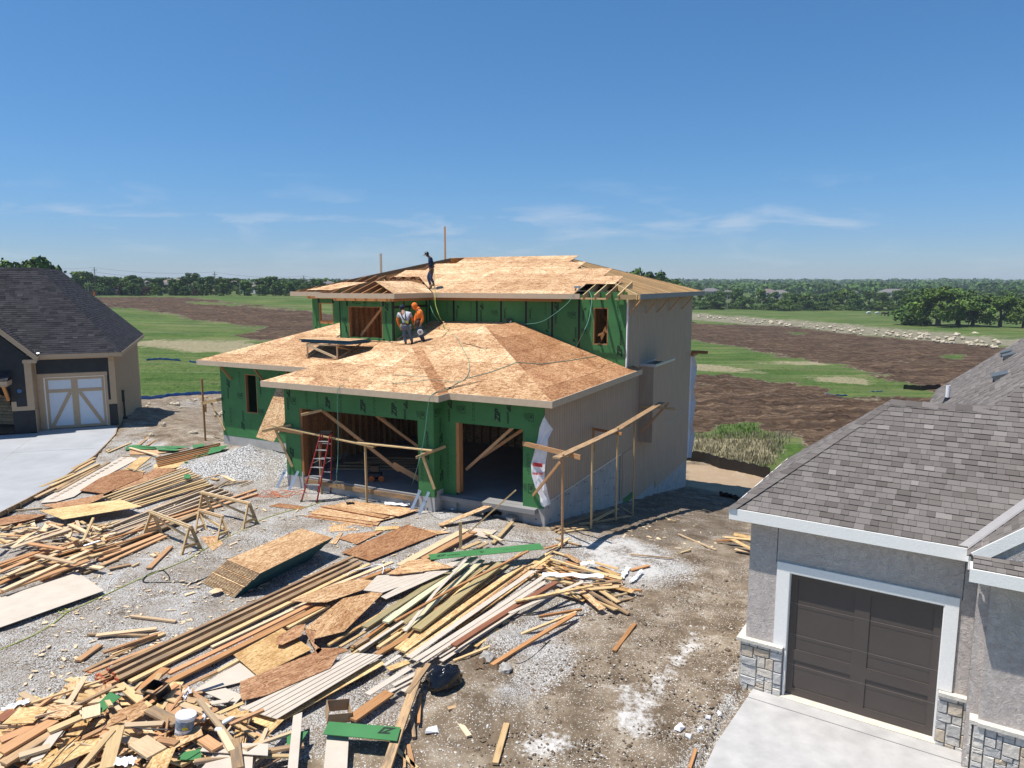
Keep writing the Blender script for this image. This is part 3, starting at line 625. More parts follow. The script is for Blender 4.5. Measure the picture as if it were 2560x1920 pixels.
prof = [(3.42, 3.70, 3.74, .0), (3.30, 3.66, 3.86, .04), (3.02, 3.56, 4.05, .10), (2.75, 3.50, 3.84, .07), (2.3, 3.36, 3.80, .08), (1.95, 3.26, 3.74, .02), (1.55, 3.30, 3.74, .05), (1.15, 3.42, 3.78, .08), (.85, 3.56, 3.92, .05), (.64, 3.60, 4.0, .08)]
P_ = []
for j, (z_, a0, a1, o_) in enumerate(prof):
    row = []
    for i in range(cols):
        s_ = i/(cols-1); a_ = a0+(a1-a0)*s_
        off = .04+o_*(.4+sin(i*2.1+j*1.3)*.5)*.6
        if a_ > 3.76: row.append((3.76+off*.7+(a_-3.76)*.25, .50+(a_-3.76)*.9, z_-.1*s_*(j < 2)))
        else: row.append((a_, .55-off, z_+.06*sin(i+j)))
    P_.append(row)
for j in range(len(P_)-1):
    for i in range(cols-1): tw.poly([P_[j+1][i], P_[j+1][i+1], P_[j][i+1], P_[j][i]])
tw.build('torn_house_wrap', MAT['wrap'], H, smooth=False, weld=True)
# ---- roofs ----
def osbpoly(mb, pts, ax, th=.018):
    """sloped sheet: u along the eave ('a' or 'b'), v up the slope"""
    pts = [Vector(p) for p in pts]; n = (pts[1]-pts[0]).cross(pts[2]-pts[0]).normalized()
    if n.z < 0: pts = pts[::-1]; n = -n
    k = 1/max(.2, n.z)
    uv = [((p.x, p.y*k) if ax == 'a' else (p.y, p.x*k)) for p in pts]
    mb.poly(pts, uv); q = [p-n*th for p in pts]; mb.poly(q[::-1], uv[::-1])
    m_ = len(pts)
    for i in range(m_): a, b = i, (i+1) % m_; mb.poly([q[a], q[b], pts[b], pts[a]])
LR = MB()
PL, PR, E_, D_ = (-3.8, 2.7, 5.12), (-2.68, 2.7, 5.12), (-2.68, 3.33, 5.12), (-1.08, 5.33, 5.82)
A_, B_, C_ = (-5.5, 5.41, 5.03), (-5.5, 8.25, 5.78), (-1.08, 8.25, 5.82)
osbpoly(LR, [(-7, -.5, 4), (.52, -.5, 4), PR, PL], 'a'); pass
osbpoly(LR, [(-7, -.5, 4), PL, (-3.8, 4.4, 5.12), (-7, 4.4, 4)], 'b')
osbpoly(LR, [(.52, .13, 4), (4.12, .13, 4), D_, E_], 'a'); 
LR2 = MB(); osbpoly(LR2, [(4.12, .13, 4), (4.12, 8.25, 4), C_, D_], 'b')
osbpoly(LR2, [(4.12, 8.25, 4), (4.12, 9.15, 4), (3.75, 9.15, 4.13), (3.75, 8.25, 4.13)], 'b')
for t_ in ((PL, PR, E_), (A_, PL, E_), (A_, E_, D_), (A_, D_, C_), (A_, C_, B_)): osbpoly(LR, list(t_), 'a')
osbpoly(LR, [(-14.2, 2.7, 4.1), (-4.6, 2.7, 4.1), (-4.6, 5.41, 5.05), (-8.36, 5.41, 5.05), (-8.36, 8.25, 6.04), (-8.65, 8.25, 6.04)], 'a')
osbpoly(LR, [(-14.2, 2.7, 4.1), (-8.65, 8.25, 6.04), (-12.55, 8.25, 4.68), (-14.2, 8.25, 4.1)], 'b')
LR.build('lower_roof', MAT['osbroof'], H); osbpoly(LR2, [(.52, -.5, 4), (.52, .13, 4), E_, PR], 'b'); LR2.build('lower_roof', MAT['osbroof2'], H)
FS = MB()
def fascia(p, q, h=.21, th=.03):
    p, q = Vector(p), Vector(q); FS.bar(p-Vector((0, 0, h/2)), q-Vector((0, 0, h/2)), th, h)
e = .015
fascia((-7.03, -.515, 4.0), (.55, -.515, 4.0)); fascia((.535, -.5, 4.0), (.535, .13, 4.0)); fascia((.55, .115, 4.0), (4.15, .115, 4.0)); fascia((4.135, .13, 4.0), (4.135, 9.15, 4.0)); fascia((-7.015, -.5, 4.0), (-7.015, 2.7, 4.0))
fascia((-14.23, 2.685, 4.1), (-6.8, 2.685, 4.1)); fascia((-14.215, 2.7, 4.1), (-14.215, 8.2, 4.1))
fascia((-5.05, 7.735, 7.05), (1.93, 7.735, 7.05)); fascia((-5.035, 4.9, 7.05), (-5.035, 7.72, 7.05)); fascia((-9.22, 4.885, 7.05), (-5.02, 4.885, 7.05)); fascia((-13.48, 7.785, 7.05), (-9.25, 7.785, 7.05)); fascia((-9.235, 4.9, 7.05), (-9.235, 7.77, 7.05)); fascia((-13.465, 7.8, 7.05), (-13.465, 19.2, 7.05))
build_each(FS, 'fascia', MAT['trim'], H)
FS = MB(); fascia((4.315, 8.05, 7.05), (4.315, 19.35, 7.05)); build_each(FS, 'side_fascia', m_plain('grey_side_fascia', (.30, .285, .27), .7, var=.06), H)  # right eave fascia, greyer and darker than the beige fascias
sf = MB(); sf.box(-8.5, -5.4, 5.2, 5.4, 6.72, 6.84); sf.box(-5.49, -5.3, 5.2, 8.0, 6.72, 6.84); sf.box(-5.3, 1.0, 8.0, 8.24, 6.72, 6.84); sf.box(-12.6, -8.5, 8.0, 8.24, 6.72, 6.84); build_each(sf, 'soffit_ledger', MAT['orange'], H, True)
def zf(b): return 7.05+.3*(b-7.75)
def mainpt(px, py):   # photo pixel on the main front slope
    n = Vector((0, 0, 1))-F1.B*.3; q = onpl(px, py, F1.o+F1.B*7.75+Vector((0, 0, 7.05)), n); return F1.l(q)
def r3(X, Y): return (720+X/5.53, 600+Y/5.53)
def r4(X, Y): return (1400+X/6.1444, 620+Y/6.1444)
UR = MB()
bl = mainpt(*r3(1500, 507))[1]        # lower edge of the upper sheathing on the left
rows = [7.75, mainpt(*r4(500, 552))[1], None, None, None, 13.5]
y1 = rows[1]; st = (13.5-y1)/4; rows = [7.75, y1, y1+st, y1+2*st, y1+3*st, 13.5]
ends = [mainpt(*r4(215, 700))[0], mainpt(*r4(850, 540))[0], mainpt(*r4(690, 410))[0], mainpt(*r4(300, 290))[0], mainpt(*r4(200, 175))[0]]
vl = mainpt(*r3(1890, 690))
lhs = lambda b: -13.45+(b-7.8)
for k in range(5):
    b0, b1 = rows[k], rows[k+1]; z0, z1 = zf(b0), zf(b1); ae = ends[k]
    if b1 <= bl+.05: a0, a1 = -5.05-(b0-7.75)*.0, -5.05-(b1-7.75)*.75
    else:
        a0, a1 = lhs(b0)+2.2, lhs(b1)+1.0
    vly = lambda b: -5.05-.97*max(0, b-7.75)
    if k == 0: a0, a1 = -5.03, vly(b1)
    if k == 1:
        a0 = vly(b0)
        if b1 <= bl+.3: a1 = vly(b1)
    o_ = .004*k
    osbpoly(UR, [(a0, b0, z0+o_), (ae, b0, z0+o_), (ae+.02, b1, z1+o_), (a1, b1, z1+o_)], 'a')
osbpoly(UR, [(-13.45, 19.25, 7.05), (4.3, 19.25, 7.05), (-1.4, 13.5, 8.78), (-7.7, 13.5, 8.78)], 'a')
osbpoly(UR, [(-5.05, 4.9, 7.05), (-5.05, 7.7, 7.05), (-6.15, 8.75, 7.40), (-6.75, 8.6, 7.56), (-6.75, 5.9, 7.56)], 'b')
osbpoly(UR, [(-12.6, 8.0, 7.14), (-10.2, 8.0, 7.14), (-9.4, 9.25, 7.51), (-11.4, 9.25, 7.51)], 'a')
UR.build('upper_roof', MAT['osbroof'], H)
U2 = MB(); osbpoly(U2, [(4.28, 8.2, 6.99), (4.28, 19.2, 6.99), (-1.4, 13.5, 8.69)], 'b'); U2.build('side_deck', MAT['osbroof'], H)
RF = MB(); rw_, rd = .04, .19
def rafter(p, q): p = Vector(p); q = Vector(q); d = Vector((0, 0, rd/2+.02)); RF.bar(p-d, q-d, rw_, rd)
for k in range(14):      # main front slope, left part
    a_ = -13.1+k*.58; b1 = min(7.8+(a_+13.45), bl+.3)
    if b1 > 8.1: rafter((a_, 7.85, zf(7.85)), (a_, b1, zf(b1)))
for k in range(7): a_ = -9.0+k*.55; b1 = 4.9+min(a_+9.2, -5.05-a_)*1.0; rafter((a_, 4.95, 7.05), (a_, max(b1, 5.2), 7.05+.3*(max(b1, 5.2)-4.9)))
for k in range(9):       # bay right slope, bare upper part
    b_ = 7.2+k*.32; rafter((-7.1, b_, 7.67), (-5.15-max(0, b_-7.75)*1.0, b_, 7.08+max(0, b_-7.75)*.3))
for k in range(5): b_ = 6.9+k*.6; rafter((-7.14, b_, 7.67), (-9.15, b_, 7.07))
rafter((-7.1, 6.9, 7.70), (-7.1, 9.9, 7.70)); rafter((-9.2, 4.9, 7.05), (-7.1, 6.97, 7.69)); rafter((-5.05, 4.9, 7.05), (-7.1, 6.97, 7.66)); rafter((-13.45, 7.8, 7.05), (-7.7, 13.5, 8.78)); rafter((-13.45, 19.2, 7.05), (-7.7, 13.5, 8.78))
for k in range(17): b_ = 8.3+k*.6; a1 = min(-13.45+(b_-7.8), -13.45+(19.2-b_)); rafter((-13.4, b_, 7.06), (a1, b_, 7.06+.3*(a1+13.45)))
build_each(RF, 'rafter', MAT['orange'], H, True)
RF = MB(); rd = .22
for k in range(41):      # main right slope, bare rafters close together
    b_ = 8.15+k*.274; a1 = 4.3-min(b_-7.75, 19.25-b_); rafter((4.28, b_, 7.07), (a1, b_, 7.06+.3*(4.3-a1)))
rafter((4.3, 19.25, 7.06), (-1.4, 13.5, 8.79)); rafter((4.3, 7.75, 7.06), (-1.4, 13.5, 8.78))
for k in range(4): a_ = 2.1+k*.48; rafter((a_, 7.68, zf(7.7)), (a_, y1+.4, zf(y1+.4)))
RF.box(1.96, 3.1, 7.72, 7.76, 6.83, 6.9); RF.box(3.5, 4.3, 7.78, 7.82, 6.86, 7.03); RF.box(3.3, 4.3, 8.0, 8.2, 6.84, 6.86)
build_each(RF, 'rafter', MAT['pine'], H, True)
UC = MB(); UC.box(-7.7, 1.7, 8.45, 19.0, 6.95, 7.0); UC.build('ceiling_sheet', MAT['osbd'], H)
# temporary eave braces
for X0, Y0, X1, Y1 in ((1255, 780, 1050, 1030), (1520, 765, 1330, 1000), (1700, 755, 1495, 985), (1865, 745, 1680, 960), (2050, 735, 1875, 940)):
    p = F1.sd(*r4(X0, Y0), 4.27); q = F1.sd(*r4(X1, Y1), 3.77); mb = MB(); mb.bar(p, q, .06, .035, (1, 0, 0)); mb.build('eave_brace', MAT['fir'], H)
def r1z(X, Y): return (480+X/3.456, 600+Y/3.456)
for X0, Y0, X1, Y1 in ((245, 1090, 340, 1205), (540, 1112, 615, 1215), (810, 1130, 845, 1165)):
    p = F1.fr(*r1z(X0, Y0), 2.75); q = F1.fr(*r1z(X1, Y1), 3.26); mb = MB(); mb.bar(p, q, .04, .09); mb.build('eave_brace', MAT['orange'], H)
# galvanised straps at the piers
for a_, b_ in ((-6.5, -.0), (-5.9, -.0), (-.55, -.02), (-.2, -.02)):
    mb = MB(); mb.bar((a_, b_-.01, .68), (a_-.12, b_-.42, .02), .09, .012, (0, 1, 1)); mb.build('metal_strap', MAT['metal'], H)
# seam tape
TP = MB()
def r2z(X, Y): return (1080+X/3.16, 600+Y/3.16)
for X in (172, 355, 546, 743, 950, 1163):
    a_ = F1.fr(*r2z(X, 560), 8.25)[0]; TP.box(a_-.045, a_+.045, 8.243, 8.25, 4.6, 6.9)
for a_ in (-8.33, -5.53): TP.box(a_-.03, a_+.03, 5.403, 5.41, 4.7, 6.75)
for a_, z0, z1 in ((-7.92, 6.5, 6.75), (-6.0, 6.5, 6.75), (-6.0, 4.7, 5.13), (-7.92, 5.0, 5.13)): TP.box(a_-.05, a_+.05, 5.403, 5.41, z0, z1)
for b_, z0, z1 in ((5.46, 4.8, 6.8), (6.2, 6.45, 6.75), (6.6, 5.2, 6.45), (7.35, 5.3, 6.45), (7.9, 5.4, 6.8), (8.17, 5.4, 6.8)): TP.box(-5.5, -5.493, b_-.04, b_+.04, z0, z1)
TP.box(-5.5, -5.492, 5.5, 8.0, 6.42, 6.52)
for X, z0, z1 in ((797, 6.5, 6.8), (833, 6.5, 6.8), (800, 5.0, 5.3)):
    a_ = F1.fr(X, 760, 8.25)[0]; TP.box(a_-.06, a_+.06, 8.243, 8.25, z0, z1)
build_each(TP, 'seam_tape', MAT['tape'], H)
# lettering on the sheathing
def textmesh(body, size, shear=0, bold=0):
    c = bpy.data.curves.new('lettering', 'FONT'); c.body = body; c.size = size; c.shear = shear; c.offset = bold; c.resolution_u = 2
    o = bpy.data.objects.new('lettering_tmp', c); me = bpy.data.meshes.new_from_object(o)
    vs = [v.co.copy() for v in me.vertices]; fs = [tuple(p.vertices) for p in me.polygons]
    bpy.data.objects.remove(o); bpy.data.curves.remove(c); bpy.data.meshes.remove(me); return vs, fs
ZT = {}
def ziplogo():
    if 'z' not in ZT:
        a = textmesh('ZIP', .30, .35, .012); b = textmesh('system', .22, .35, .003)
        vs = list(a[0]); fs = list(a[1]); n = len(vs); mxx = max(v.x for v in vs)
        vs += [v+Vector((mxx+.0, 0, 0)) for v in b[0]]; fs += [tuple(i+n for i in f) for f in b[1]]
        w_ = max(v.x for v in vs); ZT['z'] = ([v for v in vs], fs, w_)
        a = textmesh('30', .16, 0, .006); vs = list(a[0]); fs = list(a[1])
        def rc(x0, x1, y0, y1):
            n = len(vs); vs.extend([Vector((x0, y0, 0)), Vector((x1, y0, 0)), Vector((x1, y1, 0)), Vector((x0, y1, 0))]); fs.append((n, n+1, n+2, n+3))
        rc(-.05, .28, .15, .17); rc(-.05, .28, -.06, -.04); rc(-.05, -.03, -.04, .15); rc(.26, .28, -.04, .15)
        for k, l_ in enumerate((.3, .24, .3, .18)): rc(-.05, -.05+l_, -.12-.05*k, -.105-.05*k)
        ZT['s'] = (vs, fs, .3)
        vs = []; fs = []
        for k in range(16): rc(k*.055+.02*(k % 3), k*.055+.04, 0, .035)
        for k in range(13): rc(k*.055+.01*(k % 4), k*.055+.04, -.07, -.035)
        ZT['l'] = (vs, fs, .9)
    return ZT
LT = {}
def put(mb, kind, org, ux, uy, s=1.0, crop=None):
    """place lettering with origin, baseline direction ux, up direction uy (local house frame); crop = visible run along the baseline"""
    vs, fs, w_ = ziplogo()[kind]
    for f in fs:
        cx = sum(vs[i].x for i in f)/len(f)
        if crop and not (crop[0]*w_ <= cx <= crop[1]*w_): continue
        mb.poly([Vector(org)+Vector(ux)*vs[i].x*s+Vector(uy)*vs[i].y*s for i in f])
INK = MB(); UP, DN = ((0, 0, 1), (-1, 0, 0)), ((0, 0, -1), (1, 0, 0))
def onF(X, Y, b): return F1.fr(640+X/4.096, 900+Y/4.096, b)
b = -.005
def zt(a_, z_, b_, d, kind='z', s=.75, crop=None): put(INK, kind, (a_, b_-.006, z_), *d, s=s, crop=crop)
zt(-6.3, 3.75, 0, DN, crop=(.1, 1)); zt(-6.25, 1.55, 0, DN, crop=(0, .85)); zt(-6.0, 3.35, 0, DN, 's'); zt(-5.35, 3.7, 0, DN, 'l'); zt(-4.85, 3.7, 0, DN, 'l')
zt(-4.3, 3.1, 0, UP, crop=(0, .42), s=.9); zt(-3.8, 3.6, 0, DN, 'l', .8); zt(-2.75, 3.1, 0, UP, crop=(0, .42), s=.95); zt(-2.35, 3.7, 0, DN, 'l', .8); zt(-1.45, 3.08, 0, UP, crop=(0, .48), s=.95)
zt(-1.15, 3.72, 0, DN, crop=(.12, 1), s=.7); zt(-.2, 1.75, 0, UP, s=.85); zt(-.45, 3.3, 0, DN, 's'); zt(-.45, 1.6, 0, DN, 'l')
for z_ in (2.2, .95): put(INK, 'z', (.006, .35, z_), (0, 0, 1), (0, 1, 0), .8)   # step wall
put(INK, 's', (.006, .2, 3.4), (0, 0, -1), (0, -1, 0), .8)
INK2 = None
zt(.22, 3.75, .55, DN, crop=(.1, 1), s=.7); zt(.2, 2.2, .55, DN, 'l'); zt(.2, 1.6, .55, DN, 'l'); zt(.75, 3.5, .55, DN, 's'); zt(2.15, 3.12, .55, UP, crop=(0, .42), s=.9); zt(2.4, 3.78, .55, DN, crop=(.1, 1), s=.62); zt(1.2, 3.65, .55, DN, 'l', .8); zt(3.2, 3.45, .55, DN, 's'); zt(3.2, 1.2, .55, DN, 's', .9); zt(3.15, 2.2, .55, DN, 'l')
LB = 3.3
def onL(X, Y): return F1.fr(480+X/3.456, 600+Y/3.456, LB)
for X, Y, d, k, s, cr in ((300, 1200, DN, 'z', .8, None), (455, 1645, UP, 'z', .8, None), (580, 1170, DN, 'z', .75, None), (265, 1440, DN, 'z', .6, (.3, 1)), (410, 1140, DN, 'l', .8, None), (420, 1330, DN, 's', .8, None), (600, 1470, DN, 's', .8, None), (335, 1450, DN, 'l', .9, None), (750, 1150, DN, 'z', .6, None), (510, 1630, UP, 'l', .5, None)):
    q = onL(X, Y); zt(q[0], q[2], LB, d, k, s, cr)
def onU(X, Y): return F1.fr(1080+X/3.16, 600+Y/3.16, 8.25)
for X, Y, d, k, s, cr in ((1500, 925, UP, 'z', .95, None), (970, 480, DN, 'z', .85, None), (380, 480, DN, 'z', .8, (.15, 1)), (190, 480, DN, 'z', .7, (.3, 1)), (570, 480, DN, 'z', .7, (.4, 1)), (770, 480, DN, 'z', .7, (.4, 1)), (1190, 480, DN, 'z', .75, (.35, 1)), (925, 770, UP, 'z', .7, (.3, 1)), (1140, 850, UP, 'z', .75, (.3, 1)), (500, 560, DN, 's', .7, None), (1110, 575, DN, 's', .8, None), (1205, 705, DN, 's', .6, None), (120, 490, DN, 'l', .7, None), (310, 490, DN, 'l', .7, None), (900, 490, DN, 'l', .7, None), (1350, 450, DN, 'l', .8, None), (1475, 450, DN, 'l', .8, None), (1490, 640, DN, 'l', .6, None), (1330, 840, UP, 'z', .5, (0, .3))):
    q = onU(X, Y); zt(q[0], q[2], 8.25, d, k, s, cr)
zt(-5.9, 6.7, 5.41, DN, s=.8); zt(-8.2, 6.7, 5.41, DN, 'l', .6); zt(-8.1, 5.95, 5.41, DN, 's', .7); zt(-7.98, 4.95, 5.41, UP, 'z', .6, (.6, 1)); put(INK, 'z', (-7.8, 5.404, 6.58), (1, 0, 0), (0, 0, 1), .55, (.3, 1)); put(INK, 's', (-7.0, 5.404, 6.62), (1, 0, 0), (0, 0, 1), .6); put(INK, 'l', (-6.6, 5.404, 6.62), (1, 0, 0), (0, 0, 1), .5)
zt(-12.2, 5.0, 8.25, UP, 'z', .7, (.3, 1)); zt(-12.1, 6.6, 8.25, DN, 'l', .6); put(INK, 'z', (-5.494, 6.9, 6.2), (0, 0, -1), (0, -1, 0), .6, (0, .2))
INK.build('sheathing_lettering', MAT['ink'], H)
RD = MB()
def redtext(body, size, org, ux, uy):
    vs, fs = textmesh(body, size, .1, .006)
    for f in fs: RD.poly([Vector(org)+Vector(ux)*vs[i].x+Vector(uy)*vs[i].y for i in f])
redtext('use-W', .13, (3.34, .44, 1.60), (1, 0, 0), (0, 0, 1)); RD.box(3.36, 3.68, .438, .444, 1.86, 1.98)
RD.build('wrap_lettering', m_plain('red_ink', (.55, .05, .05), .7), H)
# ridge boards standing up behind the roof
for px, y0, y1_, w_, m_ in ((951, 634, 693, .13, 'trim'), (1111.5, 566, 655, .09, 'fir')):
    b_ = 13.4; p = F1.fr(px, y0, b_); mb = MB(); mb.box(p[0]-w_/2, p[0]+w_/2, b_, b_+.04, 8.0, p[2]); mb.build('upright_board', MAT[m_], H)
# ================= shingle roofs =================
def m_shingle(name, c0, c1, c2):
    m, t, b = newmat(name, .92, .15); a = N(t, 'ShaderNodeAttribute'); a.attribute_name = 'tint'
    s = N(t, 'ShaderNodeSeparateColor'); t.links.new(a.outputs['Color'], s.inputs[0])
    col = ramp(t, s.outputs[0], [(0, c0), (.3, tuple((x+y)/2 for x, y in zip(c0, c1))), (.7, c1), (.86, c1), (1, c2)])
    v = coords(t, 'Object'); n = noise_(t, v, 90, 3, .7)
    col = mix(t, .5, col, ramp(t, n, [(.3, (.68,)*3), (.7, (1.28,)*3)]), 'MULTIPLY')
    col = mix(t, .5, col, ramp(t, noise_(t, v, 1.5, 4, .6), [(.3, (.85, .82, .82)), (.7, (1.1, 1.1, 1.1))]), 'MULTIPLY')
    t.links.new(col, b.inputs['Base Color']); bump(t, b, n, .4, .004); return m
MAT['shin_r'] = m_shingle('grey_shingles', (.115, .100, .092), (.200, .180, .167), (.30, .275, .255))
MAT['shin_l'] = m_shingle('dark_shingles', (.024, .024, .029), (.052, .050, .056), (.085, .083, .088))
def clip_row(poly, v0, v1):
    """u-interval(s) of a convex 2D polygon at height v"""
    def at(v):
        us = []
        for i in range(len(poly)):
            (u0, w0), (u1, w1) = poly[i], poly[(i+1) % len(poly)]
            if (w0-v)*(w1-v) <= 0 and abs(w1-w0) > 1e-9: us.append(u0+(u1-u0)*(v-w0)/(w1-w0))
        return (min(us), max(us)) if us else None
    return at(v0), at(v1)
def shingle_plane(mb, pts, ex=.14, tab=.3, rnd=None, th=.010, dbl=True):
    """courses of lapped tabs over a convex planar polygon whose first edge is the eave"""
    rnd = rnd or random.Random(3)
    pts = [Vector(p) for p in pts]; o = pts[0]; x = (pts[1]-pts[0]).normalized()
    n = None
    for k in range(2, len(pts)):
        q = x.cross(pts[k]-o)
        if q.length > .1: n = q.normalized(); break
    if n.z < 0: n = -n
    y = n.cross(x)
    if y.z < 0: y = -y
    p2 = [((p-o).dot(x), (p-o).dot(y)) for p in pts]; vmax = max(q[1] for q in p2)
    mb.poly([p-n*.004 for p in pts] if (pts[1]-pts[0]).cross(pts[2]-pts[0]).dot(n) > 0 else [p-n*.004 for p in pts][::-1], col=.3)
    r = 0; v = 0
    while v < vmax-.01:
        v1 = min(v+ex, vmax); lo, hi = clip_row(p2, v+1e-4, v1-1e-4)
        if lo and hi:
            a0, a1 = min(lo[0], hi[0]), max(lo[1], hi[1]); u = a0-rnd.random()*tab
            while u < a1:
                wd = tab*rnd.uniform(.55, 1.3); u1 = u+wd
                def cl(q, iv): return min(max(q, iv[0]), iv[1])
                b0, b1, t0, t1 = cl(u, lo), cl(u1-.004, lo), cl(u, hi), cl(u1-.004, hi)
                if (b1-b0) > .004 or (t1-t0) > .004:
                    up = rnd.random() < .5; h = th*(1.7 if up else 1.0); tint = rnd.random()*.62+(.0 if up else .14)
                    if rnd.random() < .10: tint = .7+.25*rnd.random()
                    P = lambda uu, vv, hh: o+x*uu+y*vv+n*hh
                    A, B, C_, D = P(b0, v, h), P(b1, v, h), P(t1, v1, .002), P(t0, v1, .002)
                    mb.poly([A, B, C_, D], col=tint); mb.poly([P(b0, v, -.002), P(b1, v, -.002), B, A], col=tint*.6)
                    mb.poly([P(b0, v, -.002), A, D, P(t0, v1, -.002)], col=tint*.6); mb.poly([B, P(b1, v, -.002), P(t1, v1, -.002), C_], col=tint*.6)
                u = u1
        v = v1; r += 1
def ridge_caps(mb, p, q, n1, n2, w_=.15, ex=.18, rnd=None):
    """overlapping bent cap shingles from p up to q; n1,n2 = outward side directions lying in the two planes"""
    rnd = rnd or random.Random(5); p = Vector(p); q = Vector(q); L = (q-p).length; d = (q-p)/L; k = 0; s = 0
    a, b = Vector(n1).normalized()*w_, Vector(n2).normalized()*w_; up = (-(a+b)); up = up.normalized() if up.length > .01 else Vector((0, 0, 1))
    if up.z < 0: up = -up
    while s < L:
        e = min(s+ex*1.25, L); t = rnd.random()*.75; c0 = p+d*s+up*.030; c1 = p+d*e+up*.014
        mb.poly([c0+a, c0, c1, c1+a], col=t); mb.poly([c0, c0+b, c1+b, c1], col=t)
        for z_ in (a, b): mb.poly([c0, c0+z_, c0+z_-up*.016, c0-up*.016], col=t*.5)
        s += ex
# ================= right neighbour (grey stucco, stone base) =================
RH = thing('stucco_house', 'finished grey stucco garage with brown door, stone base and grey shingle roof at right', 'house', F2.o, F2.rz)
def m_stucco():
    m, t, b = newmat('grey_stucco', .9, .2); v = coords(t, 'Object')
    n = noise_(t, v, 7, 6, .68, 1.6); n2 = noise_(t, v, 60, 3, .6)
    t.links.new(ramp(t, noise_(t, v, .9, 4, .6), [(.3, (.58, .515, .475)), (.7, (.65, .585, .54))]), b.inputs['Base Color'])
    bump(t, b, math_(t, 'ADD', math_(t, 'ABSOLUTE', math_(t, 'SUBTRACT', n, .5)), math_(t, 'MULTIPLY', n2, .12)), 1.0, .09); return m
MAT['stucco'] = m_stucco()
MAT['wtrim'] = m_plain('white_trim_paint', (.88, .86, .82), .6, .35, .03, 20, bmp=.25, bscale=30)
MAT['door_b'] = m_plain('brown_door_paint', (.082, .066, .058), .5, .4, .05, 3)
DW, DH = 2.38, 2.37
mb = MB(); wallbox(mb, -.72, 2.95, 0, 3.28, 0, .16, [(-.02, DW+.02, -.1, DH)]); wallbox(mb, .16, 4.0, 0, 3.28, -.72, -.56, [], 'b')
mb.box(2.79, 2.95, -.5, 0, 0, 3.6)
mb.build('garage_wall', MAT['stucco'], RH)
mb = MB(); mb.box(2.95, 7.5, -.62, -.46, 0, 3.2); mb.build('porch_wall', MAT['stucco'], RH)
mb = MB(); mb.box(2.79, 2.948, -.46, .0, 0, 3.28); mb.build('return_wall', MAT['stucco'], RH)
mb = MB(); mb.box(-.56, 9, 3.9, 4.05, -.6, 3.3); mb.box(7.4, 7.5, -.4, 4, 0, 3.6); mb.build('rear_wall', MAT['stucco'], RH)
for a_, z0 in ((-.24, 2.5), (2.61, 2.5)):
    mb = MB(); mb.box(a_-.005, a_+.005, -.004, 0, z0 - .0, 3.28); mb.build('control_joint', MAT['black'], RH)
mb = MB(); mb.box(-.22, 0.0, -.035, -.002, .93, DH+.16); mb.box(DW, DW+.2, -.035, -.002, .93, DH+.16); mb.box(0.0, DW, -.035, -.002, DH, DH+.16); build_each(mb, 'door_trim', MAT['wtrim'], RH)
mb = MB(); mb.box(-.022, .012, -.02, .12, 0, DH); mb.box(DW-.012, DW+.022, -.02, .12, 0, DH); mb.box(.0, DW, -.02, .12, DH-.02, DH+.002); build_each(mb, 'door_jamb', MAT['wtrim'], RH)
mb = MB(); mb.box(.012, DW-.012, .10, .14, .02, DH-.02); gd = mb.build('garage_door', MAT['door_b'], RH)
fm = MB()
for a0, a1 in ((.012, .13), (1.07, 1.31), (DW-.13, DW-.012)): fm.box(a0, a1, .082, .1, .02, DH-.02)
for z0, z1 in ((.02, .16), (.70, .90), (DH-.14, DH-.02)):
    fm.box(.13, 1.07, .082, .1, z0, z1); fm.box(1.31, DW-.13, .082, .1, z0, z1)
build_each(fm, 'door_rail', MAT['door_b'], gd)
jm = MB()
for z_ in (.60, 1.18, 1.77): jm.box(.02, DW-.02, .0795, .0815, z_, z_+.006)
build_each(jm, 'panel_joint', m_plain('pale_joint_line', (.20, .17, .155), .4), gd)
# stone veneer: every stone its own bump in one facing mesh
def m_stone():
    m, t, b = newmat('stone_veneer', .9, .25); a = N(t, 'ShaderNodeAttribute'); a.attribute_name = 'tint'
    s = N(t, 'ShaderNodeSeparateColor'); t.links.new(a.outputs['Color'], s.inputs[0]); v = coords(t, 'Object')
    c = ramp(t, s.outputs[0], [(0, (.27, .26, .25)), (.08, (.27, .26, .25)), (.12, (.50, .485, .46)), (.45, (.64, .615, .57)), (.75, (.70, .645, .56)), (1, (.58, .47, .34))])
    n = noise_(t, v, 16, 6, .7, .6); c = mix(t, .6, c, ramp(t, n, [(.3, (.6, .6, .62)), (.65, (1.2, 1.2, 1.2))]), 'MULTIPLY')
    t.links.new(c, b.inputs['Base Color']); bump(t, b, n, .8, .03); return m
MAT['stone'] = m_stone(); MAT['sill'] = m_plain('stone_sill', (.60, .56, .49), .9, var=.18, scale=14, bmp=.8, bscale=25)
